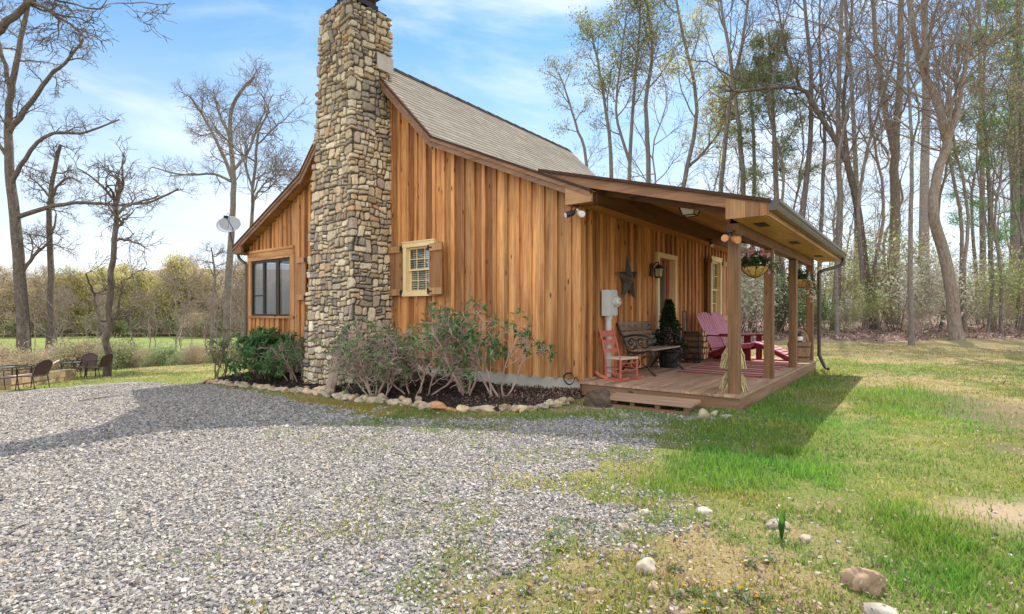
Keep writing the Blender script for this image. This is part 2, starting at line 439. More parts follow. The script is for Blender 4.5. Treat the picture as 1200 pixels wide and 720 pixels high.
# screened porch front: posts, beams, upper gable boards, low wall
mb = MB()
siding(mb, front, XL + 0.02, -12.02, 2.86, zsid, [], per=0.20, bw=0.075, phase=-12.3)
part(mb, 'wall', M['siding'])
mb = MB(); siding(mb, front, XL + 0.05, -12.02, -0.35, lambda u: 1.12, [])
part(mb, 'wall', M['siding'])
mb = MB()
for (a, b) in ((XL - 0.03, -14.22), (-12.24, -12.06)):
    box(mb, a, b, YF - 0.035, YF + 0.12, -0.35, 2.60, tint(0.08))
box(mb, XL - 0.03, -12.06, YF - 0.04, YF + 0.10, 2.60, 2.80, tint(0.05, (1.05, 1.05, 1)), g=0)
box(mb, XL - 0.03, -12.06, YF - 0.06, YF + 0.08, 2.805, 2.87, tint(0.05, (1.15, 1.12, 1)), g=0)
box(mb, XL - 0.02, -12.06, YF - 0.05, YF + 0.08, 1.08, 1.14, tint(0.05, (0.8, 0.8, 0.8)), g=0)
box(mb, -12.05, -11.84, YF - 0.016, YF + 0.04, 0.2, 3.9, tint(0.05, (1.0, 0.95, 0.9)))
box(mb, XL - 0.03, XL + 0.1, YF + 1.55, YF + 1.67, -0.35, 2.6, tint(0.05)); box(mb, XL - 0.03, XL + 0.1, YF + 3.1, YF + 3.2, -0.35, 2.6, tint(0.05))
box(mb, XL - 0.03, XL + 0.1, YF + 0.13, YF + 3.2, 2.62, 2.8, tint(0.05), g=1); box(mb, XL - 0.02, XL + 0.08, YF + 0.13, YF + 3.2, 1.0, 1.1, tint(0.05), g=1)
box(mb, XL - 0.01, XL + 0.05, YF + 0.13, YF + 3.2, -0.4, 0.99, tint(0.05), g=1)
part(mb, 'porch_frame', M['siding'])
scr = MB()
box(scr, -14.20, -12.26, YF + 0.03, YF + 0.032, 1.15, 2.58); box(scr, XL + 0.03, XL + 0.032, YF + 0.14, YF + 3.1, 1.1, 2.6)
scr = part_each(scr, 'screen', M['screen'])[0]
mb = MB()
xs = [-14.22, -13.58, -12.92, -12.24]
for i, x in enumerate(xs):
    w = 0.10 if 0 < i < 3 else 0.07
    xa = x if i == 0 else (x - w if i == 3 else x - w / 2)
    box(mb, xa, xa + w, YF + 0.0, YF + 0.06, 1.14, 2.60)
    if i == 2: box(mb, xa + 0.04, xa + 0.17, YF - 0.006, YF - 0.002, 1.14, 2.6)
box(mb, -14.2, -12.26, YF + 0.005, YF + 0.05, 2.53, 2.598); box(mb, -14.2, -12.26, YF + 0.005, YF + 0.05, 1.142, 1.19)
box(mb, -14.15, -13.6, YF + 0.01, YF + 0.05, 1.66, 1.69)
part(mb, 'screen_frame', M['dark_frame'], scr)

# foundation
mb = MB()
box(mb, -12.0, XR - 0.02, YF + 0.012, YF + 0.25, -0.7, 0.215); box(mb, XR - 0.25, XR - 0.02, YF + 0.25, YB, -0.4, 0.215)
box(mb, -12.0, -11.86, YF - 0.03, YF + 0.02, -0.7, 0.19)
for x in (XL - 0.0, -12.3): box(mb, x, x + 0.3, YF + 0.02, YF + 0.3, -1.0, -0.33)
box(mb, XL + 0.1, -12.1, YF + 0.3, YF + 3.2, -0.5, -0.38); box(mb, XL + 0.1, XR - 0.3, YB - 0.3, YB - 0.06, -0.9, 0.12)
part(mb, 'foundation', M['concrete'])

# ---- main roof
roofmb = MB()
def shingle_plane(mb, A, B, C0, rows, th=0.009, c=(1, 1, 1)):
    """A->B along the lower edge, C0 = vector up the slope (whole length)"""
    A = np.array(A, float); B = np.array(B, float); U = np.array(C0, float); L = np.linalg.norm(U); e = (B - A); e /= np.linalg.norm(e)
    nrm = np.cross(e, U / L); nrm /= np.linalg.norm(nrm)
    if nrm[2] < 0: nrm = -nrm
    lenA = np.linalg.norm(B - A); off = rng.uniform(0, 9, 2)
    for i in range(rows):
        a0 = i / rows; a1 = (i + 1.05) / rows
        nseg = 40; tt = np.linspace(0, 1, nseg + 1)
        wob = rng.normal(0, 0.0012, nseg + 1)
        lo = A + np.outer(tt, B - A) + U * a0 + nrm * th + np.outer(wob, U / L)
        hi = A + np.outer(tt, B - A) + U * min(a1, 1.0)
        dn = A + np.outer(tt, B - A) + U * a0 + np.outer(wob, U / L)
        V = np.concatenate([lo, hi, dn]); k = nseg + 1; I = np.arange(nseg)
        q1 = np.stack([I, I + 1, I + 1 + k, I + k], -1); q2 = np.stack([I + 2 * k, I + 1 + 2 * k, I + 1, I], -1)
        G = np.zeros((3 * k, 3)); G[:, 0] = np.tile(tt * lenA, 3) + off[0] + 0.07 * i * 7 % 1.9
        G[:k, 1] = i * 0.14 + 0.004; G[k:2 * k, 1] = i * 0.14 + 0.136; G[2 * k:, 1] = i * 0.14 + 0.004
        col = np.array(c) * rng.uniform(0.97, 1.03)
        mb.add(V, [np.concatenate([q1, q2])], col, G)
for sgn in (1, -1):
    xe, xk, xr_ = XM + sgn * DEX, XM + sgn * 2.2, XM
    ze, zk, zt_ = zr(xe), zr(xk), zr(XM)
    shingle_plane(roofmb, (xe, YR0, ze), (xe, YR1, ze), (xk - xe, 0, zk - ze), 26)
    shingle_plane(roofmb, (xk, YR0, zk), (xk, YR1, zk), (xr_ - xk, 0, zt_ - zk), 22)
roof = part(roofmb, 'roof', M['shingle'])
mb = MB()   # ridge cap pieces
y = YR0
for i in range(42):
    y0 = YR0 + i * (YR1 - YR0) / 42; y1 = y0 + 0.23
    for sgn in (1, -1):
        z0 = zr(XM) + 0.012 + 0.006 * (i % 2)
        V = [(XM, y0, z0 + 0.01), (XM, y1, z0), (XM + sgn * 0.15, y1, z0 - 0.15), (XM + sgn * 0.15, y0, z0 - 0.142)]
        mb.add(V, [(0, 1, 2, 3)], tint(0.1, (0.22, 0.2, 0.2)), np.array(V) * [1, 1, 1])
part(mb, 'ridge_cap', M['shingle'], roof)
# decking under the shingles (seen from below at the overhangs)
def slab(mb, xa, xb, za, zb, y0, y1, t0, t1, g=1, col=(1, 1, 1)):
    hexa(mb, [(xa, y0, za - t1), (xb, y0, zb - t1), (xb, y1, zb - t1), (xa, y1, za - t1), (xa, y0, za - t0), (xb, y0, zb - t0), (xb, y1, zb - t0), (xa, y1, za - t0)], col, g)
mb = MB()
for sgn in (1, -1):
    for (a, b) in ((2.2, DEX - 0.02), (0.0, 2.2)):
        n_ = 8
        for i in range(n_):
            d0 = a + (b - a) * i / n_; d1 = a + (b - a) * (i + 1) / n_ - 0.004
            xa, xb = XM + sgn * d0, XM + sgn * d1
            zz = (lambda d: 6.64 - 1.01 * d) if b <= 2.2 else (lambda d: 4.418 - 0.437 * (d - 2.2))
            slab(mb, xa, xb, zz(d0), zz(d1), YR0 + 0.045, YR1 - 0.045, 0.006, 0.075, 1, tint(0.12))
part(mb, 'roof_decking', M['soffit'], roof)
# rake boards front and back, with a thin top trim (drip edge)
def rake(y0, y1, sgn):
    mb = MB(); segs = [(0.0, 2.2), (2.2, DEX - 0.02)]
    for a, b in segs:
        zz = (lambda d: 6.64 - 1.01 * d) if b <= 2.2 else (lambda d: 4.418 - 0.437 * (d - 2.2))
        k = 0.215 if b <= 2.2 else 0.165
        be = b if b <= 2.2 else 5.045; slab(mb, XM + sgn * a, XM + sgn * be, zz(a), zz(be), y0, y1, 0.03, k, 0, tint(0.08))
        yo = y0 - 0.022 if y0 < 10 else y1
        slab(mb, XM + sgn * a, XM + sgn * b, zz(a), zz(b), yo, yo + 0.022, 0.012, k * 0.45, 0, tint(0.08, (1.1, 1.08, 1.05)))
    part(mb, 'rake_board', M['trim'], roof)
for sgn in (1, -1):
    rake(YR0 + 0.0, YR0 + 0.042, sgn); rake(YR1 - 0.042, YR1, sgn)
mb = MB()
for sgn in (1, -1):
    for a, b in ((0.0, 2.2), (2.2, DEX)):
        zz = (lambda d: 6.64 - 1.01 * d) if b <= 2.2 else (lambda d: 4.418 - 0.437 * (d - 2.2))
        slab(mb, XM + sgn * a, XM + sgn * b, zz(a) + 0.03, zz(b) + 0.03, YR0 - 0.035, YR0 + 0.03, 0.0, 0.05 if b <= 2.2 else 0.04, 0)
part(mb, 'drip_edge', M['brown_dark'], roof)
# boxed eaves
mb = MB()
box(mb, XR + 0.0, XR + 0.335, YF + 0.05, YR1 - 0.05, 2.83, 2.846, tint(0.1, (0.9, 0.85, 0.8)), g=1)
box(mb, XL - 0.335, XL - 0.0, YF + 0.05, YR1 - 0.05, 2.80, 2.816, tint(0.1), g=1)
part_each(mb, 'soffit', M['soffit'], roof)
mb = MB()
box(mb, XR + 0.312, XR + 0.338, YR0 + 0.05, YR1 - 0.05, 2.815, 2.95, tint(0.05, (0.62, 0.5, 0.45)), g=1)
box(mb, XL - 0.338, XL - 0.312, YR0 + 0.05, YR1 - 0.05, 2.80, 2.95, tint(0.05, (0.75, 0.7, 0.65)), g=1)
part_each(mb, 'fascia', M['trim'], roof)
mb = MB(); box(mb, -3.708, -3.695, 6.80, 13.75, 2.83, 3.135, (0.62, 0.5, 0.42), g=1); part(mb, 'frieze_board', M['trim'], roof)
mb = MB()
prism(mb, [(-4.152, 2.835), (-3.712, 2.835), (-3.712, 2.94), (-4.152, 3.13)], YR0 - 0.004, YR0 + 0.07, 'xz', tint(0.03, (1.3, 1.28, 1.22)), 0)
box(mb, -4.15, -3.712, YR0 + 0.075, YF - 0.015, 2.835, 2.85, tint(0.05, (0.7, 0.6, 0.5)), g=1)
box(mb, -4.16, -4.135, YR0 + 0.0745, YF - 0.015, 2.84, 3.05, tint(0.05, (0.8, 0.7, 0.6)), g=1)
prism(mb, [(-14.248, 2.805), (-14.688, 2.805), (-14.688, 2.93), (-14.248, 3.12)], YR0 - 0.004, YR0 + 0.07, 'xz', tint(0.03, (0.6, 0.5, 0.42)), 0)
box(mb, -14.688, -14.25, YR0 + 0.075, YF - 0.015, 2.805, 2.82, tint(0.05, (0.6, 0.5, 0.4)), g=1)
part(mb, 'cornice_return', M['ply'], roof)
def gutter_profile(x, z, s):  # s = +1 opens outward to +x
    return [(x, z + 0.12), (x, z + 0.005), (x + s * 0.085, z), (x + s * 0.105, z + 0.04), (x + s * 0.095, z + 0.07), (x + s * 0.122, z + 0.085), (x + s * 0.122, z + 0.12),
            (x + s * 0.112, z + 0.12), (x + s * 0.112, z + 0.095), (x + s * 0.085, z + 0.075), (x + s * 0.095, z + 0.04), (x + s * 0.08, z + 0.008), (x + s * 0.006, z + 0.01), (x + s * 0.006, z + 0.12)]
mb = MB(); prism(mb, gutter_profile(XM - DEX - 0.012, 2.86, -1), YR0 + 0.02, YR1 - 0.02, 'xz', (0.8, 0.8, 0.8), 1)
tube(mb, smooth_path([(-14.79, 6.85, 2.88), (-14.78, 6.88, 2.72), (-14.5, 6.9, 2.56), (-14.43, 6.9, 2.45), (-14.43, 6.9, 1.2), (-14.43, 6.88, -0.3)], 20), 0.04, 8)
part(mb, 'gutter', M['bronze'], roof)
mb = MB(); prism(mb, gutter_profile(XR + 0.34, 2.83, 1), 13.9, YR1 + 0.12, 'xz', (1.6, 1.6, 1.6), 1)
tube(mb, smooth_path([(-3.62, 14.95, 2.84), (-3.62, 14.97, 2.70), (-3.85, 14.97, 2.55), (-4.0, 14.97, 2.4), (-4.0, 14.97, 0.2)], 16), 0.04, 8, (0.7, 0.7, 0.7))
part(mb, 'gutter', M['bronze'], roof)

# ---- porch roof
PX0, PZ0, PX1, PZ1, PY0, PY1 = -4.62, 3.425, -1.375, 2.545, 6.68, 13.8
zp = lambda x: PZ0 + (PZ1 - PZ0) * (x - PX0) / (PX1 - PX0)
mb = MB(); shingle_plane(mb, (PX1 - 0.02, PY0 - 0.02, PZ1 + 0.004), (PX1 - 0.02, PY1, PZ1 + 0.004), (PX0 - PX1, 0, PZ0 - PZ1), 24, c=(0.75, 0.72, 0.7))
proof = part(mb, 'porch_roof', M['shingle'])
mb = MB(); n_ = 22
for i in range(n_):
    xa = PX0 + 0.6 + (PX1 - 0.03 - PX0 - 0.6) * i / n_; xb = PX0 + 0.6 + (PX1 - 0.03 - PX0 - 0.6) * (i + 1) / n_ - 0.003
    slab(mb, xa, xb, zp(xa), zp(xb), PY0 + 0.045, PY1 - 0.02, 0.004, 0.04, 1, tint(0.14))
part(mb, 'porch_ceiling', M['soffit'], proof)
mb = MB()
slab(mb, -4.45, PX1, zp(-4.45), zp(PX1), PY0, PY0 + 0.04, 0.02, 0.155, 0, tint(0.03, (1.18, 1.12, 1.05)))
part(mb, 'rake_board', M['trim'], proof)
mb = MB()
slab(mb, -4.62, PX1 + 0.02, zp(-4.62) + 0.022, zp(PX1 + 0.02) + 0.022, PY0 - 0.04, PY0 + 0.02, 0.0, 0.044, 0)
part(mb, 'drip_edge', M['brown_dark'], proof)
mb = MB()
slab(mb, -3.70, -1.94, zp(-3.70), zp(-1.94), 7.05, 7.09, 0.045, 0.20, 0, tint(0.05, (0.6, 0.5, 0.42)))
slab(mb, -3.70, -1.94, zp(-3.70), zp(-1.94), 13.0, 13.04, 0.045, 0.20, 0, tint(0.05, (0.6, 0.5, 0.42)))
part_each(mb, 'rafter', M['trim'], proof)
# outer cornice
mb = MB()
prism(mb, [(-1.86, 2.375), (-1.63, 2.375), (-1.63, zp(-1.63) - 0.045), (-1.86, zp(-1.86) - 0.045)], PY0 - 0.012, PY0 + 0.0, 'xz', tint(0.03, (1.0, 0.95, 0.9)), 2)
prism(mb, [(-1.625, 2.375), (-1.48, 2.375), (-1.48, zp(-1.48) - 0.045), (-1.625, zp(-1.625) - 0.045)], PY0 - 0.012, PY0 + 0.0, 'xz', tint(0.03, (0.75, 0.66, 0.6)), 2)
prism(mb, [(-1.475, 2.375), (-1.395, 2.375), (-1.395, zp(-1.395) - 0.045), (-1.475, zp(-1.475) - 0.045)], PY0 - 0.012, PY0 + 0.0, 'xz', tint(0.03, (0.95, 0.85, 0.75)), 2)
part(mb, 'cornice_return', M['ply'], proof)
mb = MB()
ys = np.linspace(PY0 + 0.05, PY1 - 0.03, 4)
for a, b in zip(ys[:-1], ys[1:]): box(mb, -1.79, -1.40, a, b - 0.005, 2.375, 2.39, tint(0.12, (1.1, 1.08, 1.0)), g=1)
sf = part(mb, 'soffit', M['soffit'], proof)
mb = MB()
for y in (7.35, 9.6, 12.2): box(mb, -1.66, -1.53, y - 0.16, y + 0.16, 2.366, 2.374, (0.6, 0.6, 0.6), g=1)
part_each(mb, 'soffit_vent', M['dark_frame'], proof)
mb = MB(); box(mb, -1.398, -1.377, PY0 + 0.01, PY1 - 0.01, 2.37, 2.52, tint(0.03, (1.05, 1.0, 0.9)), g=1); part(mb, 'fascia', M['soffit'], proof)
mb = MB(); prism(mb, gutter_profile(-1.374, 2.425, 1), PY0 - 0.01, PY1 + 0.03, 'xz', (1, 1, 1), 1)
for y in (PY0 - 0.012, PY1 + 0.03): prism(mb, gutter_profile(-1.374, 2.425, 1)[:7], y, y + 0.003, 'xz', (0.9, 0.85, 0.9), 1)
part(mb, 'gutter', M['bronze'], proof)
mb = MB()
pts = smooth_path([(-1.32, 13.72, 2.43), (-1.32, 13.70, 2.33), (-1.40, 13.62, 2.25), (-1.64, 13.34, 2.16), (-1.72, 13.26, 2.08), (-1.72, 13.24, 1.9), (-1.72, 13.24, 0.42), (-1.71, 13.22, 0.3), (-1.60, 13.1, 0.08), (-1.52, 13.0, 0.03)], 40)
tube(mb, pts, 0.036, 8, (0.5, 0.42, 0.4)); part(mb, 'downspout', M['bronze'], proof)

# ---- porch: beam, posts, deck
mb = MB()
box(mb, -1.935, -1.80, 7.17, 13.12, 2.235, 2.39, tint(0.05, (0.85, 0.78, 0.68)), g=1)
box(mb, -1.96, -1.94, 7.17, 13.12, 2.25, 2.55, tint(0.05, (0.95, 0.9, 0.85)), g=1)
part(mb, 'beam', M['post'])
PY = [7.10, 9.08, 11.10, 13.05]
for i, y in enumerate(PY):
    mb = MB(); cbox(mb, -1.935, -1.802, y - 0.067, y + 0.067, 0.2, 2.228, 0.007, tint(0.08))
    if i == 0:
        cbox(mb, -1.945, -1.792, y - 0.075, y + 0.068, 2.232, 2.372, 0.004, tint(0.03, (0.85, 0.75, 0.68)))
    for z in (0.32, 0.5, 1.2, 1.55):   # bolt heads
        for dy in (-0.03, 0.03): box(mb, -1.9 , -1.89, y - 0.07, y - 0.066, z, z + 0.01, (1.6, 1.6, 1.5))
    part(mb, 'post', M['post'])
mb = MB()
x = -4.03; wds = []
while x < -1.80:
    w = 0.139; x1 = min(x + w, -1.745)
    ys = [6.90] + sorted(rng.choice([8.6, 9.8, 10.6, 11.8], 1)) + [13.2]
    for a, b in zip(ys[:-1], ys[1:]):
        box(mb, x, x1 - 0.006, a + rng.uniform(-0.008, 0.008) * (a == 6.90), b - 0.003, 0.168, 0.2 + rng.uniform(-0.001, 0.001), tint(0.2, (1, 1, 1), 0.08), g=1)
    x = x1
deck = part(mb, 'porch_deck', M['deck'])
mb = MB()
box(mb, -4.02, -1.775, 6.935, 6.972, -0.005, 0.166, tint(0.05), g=0); box(mb, -1.81, -1.772, 6.974, 8.9, 0.0, 0.166, tint(0.05), g=1); box(mb, -1.81, -1.774, 8.904, 13.17, 0.0, 0.166, tint(0.05, (0.9, 0.9, 0.9)), g=1)
box(mb, -1.87, -1.79, 6.96, 7.06, -0.25, 0.0, tint(0.05, (0.6, 0.6, 0.6))); box(mb, -4.0, -1.8, 13.14, 13.17, 0, 0.166, tint(0.05), g=0)
part(mb, 'skirt_board', M['skirt'], deck)

# ---- windows, shutters, door
def window(parent_pos, u0, u1, z0, z1, cas=0.10, left_sash=True, nx=3, nz=2):
    """double hung window; parent_pos(u, d, z): d outwards from the boards"""
    P = parent_pos
    def bx(mb, a, b, d0, d1, za, zb, col=(1, 1, 1), mi=0):
        hexa(mb, [P(a, d1, za), P(b, d1, za), P(b, d0, za), P(a, d0, za), P(a, d1, zb), P(b, d1, zb), P(b, d0, zb), P(a, d0, zb)], col, 2, mi)
    mb = MB()
    bx(mb, u0 - cas, u0 + 0.004, -0.06, 0.066, z0 - 0.0, z1 + 0.0); bx(mb, u1 - 0.004, u1 + cas, -0.06, 0.066, z0, z1)
    bx(mb, u0 - cas - 0.01, u1 + cas + 0.01, -0.06, 0.07, z1 + 0.001, z1 + cas * 0.95); bx(mb, u0 - cas - 0.02, u1 + cas + 0.02, 0.02, 0.082, z1 + cas * 0.953, z1 + cas * 0.953 + 0.022)
    bx(mb, u0 - cas - 0.01, u1 + cas + 0.01, -0.06, 0.078, z0 - cas * 0.85, z0 - 0.001)
    w = part(mb, 'window', M['cream'])
    zm = (z0 + z1) / 2
    mb = MB(); s = 0.035
    for (za, zb, d) in ((z0, zm + 0.02, -0.035), (zm - 0.02, z1, 0.0)):
        bx(mb, u0 + 0.005, u0 + 0.005 + s, d - 0.03, d, za + 0.001, zb - 0.001); bx(mb, u1 - s - 0.005, u1 - 0.005, d - 0.03, d, za + 0.001, zb - 0.001)
        bx(mb, u0 + s + 0.005, u1 - s - 0.005, d - 0.03, d - 0.001, za + 0.001, za + s); bx(mb, u0 + s + 0.005, u1 - s - 0.005, d - 0.03, d - 0.001, zb - s, zb - 0.001)
        for k in range(1, nx):
            u = u0 + (u1 - u0) * k / nx; bx(mb, u - 0.007, u + 0.007, d - 0.022, d - 0.006, za + s, zb - s)
        for k in range(1, nz):
            zz = za + (zb - za) * k / nz; bx(mb, u0 + s, u1 - s, d - 0.021, d - 0.007, zz - 0.007, zz + 0.007)
    part(mb, 'sash', M['cream'], w)
    mb = MB(); bx(mb, u0 + 0.02, u1 - 0.02, -0.054, -0.05, z0 + 0.02, zm); bx(mb, u0 + 0.02, u1 - 0.02, -0.018, -0.014, zm, z1 - 0.02)
    part_each(mb, 'pane', M['glass'], w)
    mb = MB(); z = z0 + 0.04
    while z < z1 - 0.02:
        hexa(mb, [P(u0 + 0.02, -0.068, z), P(u1 - 0.02, -0.068, z), P(u1 - 0.02, -0.09, z + 0.026), P(u0 + 0.02, -0.09, z + 0.026), P(u0 + 0.02, -0.066, z + 0.002), P(u1 - 0.02, -0.066, z + 0.002), P(u1 - 0.02, -0.088, z + 0.028), P(u0 + 0.02, -0.088, z + 0.028)], (0.95, 0.95, 0.92))
        z += 0.042
    part(mb, 'blind', M['white'], w)
    return w
fpos = lambda u, d, z: (u, YF - d, z); spos = lambda u, d, z: (XR + d, u, z)
window(fpos, W1[0], W1[1], W1[2], W1[3], 0.095)
window(spos, W2[0], W2[1], W2[2], W2[3], 0.095, nx=2)
def shutter(P, u0, u1, z0, z1, light=False, off=0.03, hs=1, swing=0.0):
    def Q(u, d, z):
        dd = d + swing * ((u - u0) if hs > 0 else (u1 - u)); return P(u, dd, z)
    def bx(mb, a, b, d0, d1, za, zb, col):
        hexa(mb, [Q(a, d1, za), Q(b, d1, za), Q(b, d0, za), Q(a, d0, za), Q(a, d1, zb), Q(b, d1, zb), Q(b, d0, zb), Q(a, d0, zb)], col, 2)
    mb = MB(); n_ = 2
    for i in range(n_):
        a = u0 + (u1 - u0) * i / n_; b = u0 + (u1 - u0) * (i + 1) / n_ - 0.003
        bx(mb, a, b, off, off + 0.028, z0, z1, tint(0.1, (1.25, 1.25, 1.2) if light else (1, 0.95, 0.9)))
    s = part(mb, 'shutter', M['shutter'])
    mb = MB()
    for za in (z0 + 0.01, z1 - 0.14):
        bx(mb, u0 - 0.01, u1 + 0.005, off + 0.029, off + 0.055, za, za + 0.125, tint(0.1, (1.25, 1.22, 1.15)))
    part_each(mb, 'cleat', M['ply'], s)
    mb = MB()
    for za in (z0 + 0.07, z1 - 0.075):
        ue = u0 if hs > 0 else u1
        bx(mb, ue - 0.035, ue + 0.10 if hs > 0 else ue + 0.035, off + 0.05, off + 0.062, za - 0.015, za + 0.015, (1, 1, 1)); bx(mb, ue - 0.02, ue + 0.02, off + 0.05, off + 0.068, za - 0.05, za + 0.05, (1, 1, 1))
    part_each(mb, 'hinge', M['black'], s, 2)
    return s
shutter(fpos, -7.235, -6.86, 1.56, 2.52, False, 0.075, 1, 0.10)
shutter(fpos, -8.44, -8.06, 1.56, 2.56, False, 0.03, -1, 0.0)
shutter(fpos, -11.86, -11.50, 1.52, 2.56, True, 0.03, -1)
shutter(spos, 12.70, 13.07, 1.02, 2.56, True, 0.03, -1, 0.30)
shutter(spos, 14.0, 14.36, 1.02, 2.56, True, 0.03, 1, 0.02)

mb = MB()
a, b, z0, z1 = DOOR; k = 0.10
box(mb, XR - 0.16, XR + 0.03, a - k, a + 0.006, 0.2, z1, tint(0.02)); box(mb, XR - 0.16, XR + 0.03, b - 0.006, b + k, 0.2, z1, tint(0.02)); box(mb, XR - 0.16, XR + 0.034, a - k - 0.008, b + k + 0.008, z1 + 0.001, z1 + k, tint(0.02), g=1)
door = part(mb, 'door', M['cream'])
mb = MB(); xd = XR - 0.105
ga, gb, gz0, gz1 = a + 0.13, b - 0.13, 1.22, 2.19
box(mb, xd - 0.04, xd, a + 0.01, ga, 0.21, z1 - 0.005); box(mb, xd - 0.04, xd, gb, b - 0.01, 0.21, z1 - 0.005)
box(mb, xd - 0.04, xd - 0.001, ga, gb, 0.21, gz0); box(mb, xd - 0.04, xd - 0.001, ga, gb, gz1, z1 - 0.005)
for (p, q) in ((ga + 0.02, (ga + gb) / 2 - 0.03), ((ga + gb) / 2 + 0.03, gb - 0.02)): box(mb, xd - 0.001, xd + 0.012, p, q, 0.4, 1.08)
part(mb, 'door_leaf', M['door_red'], door)
mb = MB(); box(mb, xd - 0.025, xd - 0.02, ga, gb, gz0, gz1); part(mb, 'pane', M['glass'], door)
mb = MB()
for i in range(22): box(mb, xd - 0.075, xd - 0.05, ga + 0.01, gb - 0.01, gz0 + 0.02 + i * 0.044, gz0 + 0.035 + i * 0.044)
part(mb, 'blind', M['white'], door)
mb = MB(); lathe(mb, [(0.0, 0), (0.02, 0.0), (0.012, 0.03), (0.028, 0.05), (0.02, 0.075), (0.0, 0.08)], (xd, b - 0.06, 1.15), 12, axis='x'); part(mb, 'handle', M['bronze'], door)

def fbm0(x, y, f, seed):
    rr_ = np.random.default_rng(seed); G_ = rr_.random((128, 128)); out = 0
    for o_ in range(3):
        a = x * f * 2 ** o_ + 300; b = y * f * 2 ** o_ + 300; i = np.floor(a).astype(int); j = np.floor(b).astype(int); u = a - i; v = b - j; u = u * u * (3 - 2 * u); v = v * v * (3 - 2 * v)
        g = lambda p, q: G_[p % 128, q % 128]
        out = out + ((g(i, j) * (1 - u) + g(i + 1, j) * u) * (1 - v) + (g(i, j + 1) * (1 - u) + g(i + 1, j + 1) * u) * v) * 0.5 ** o_
    return out / 1.75
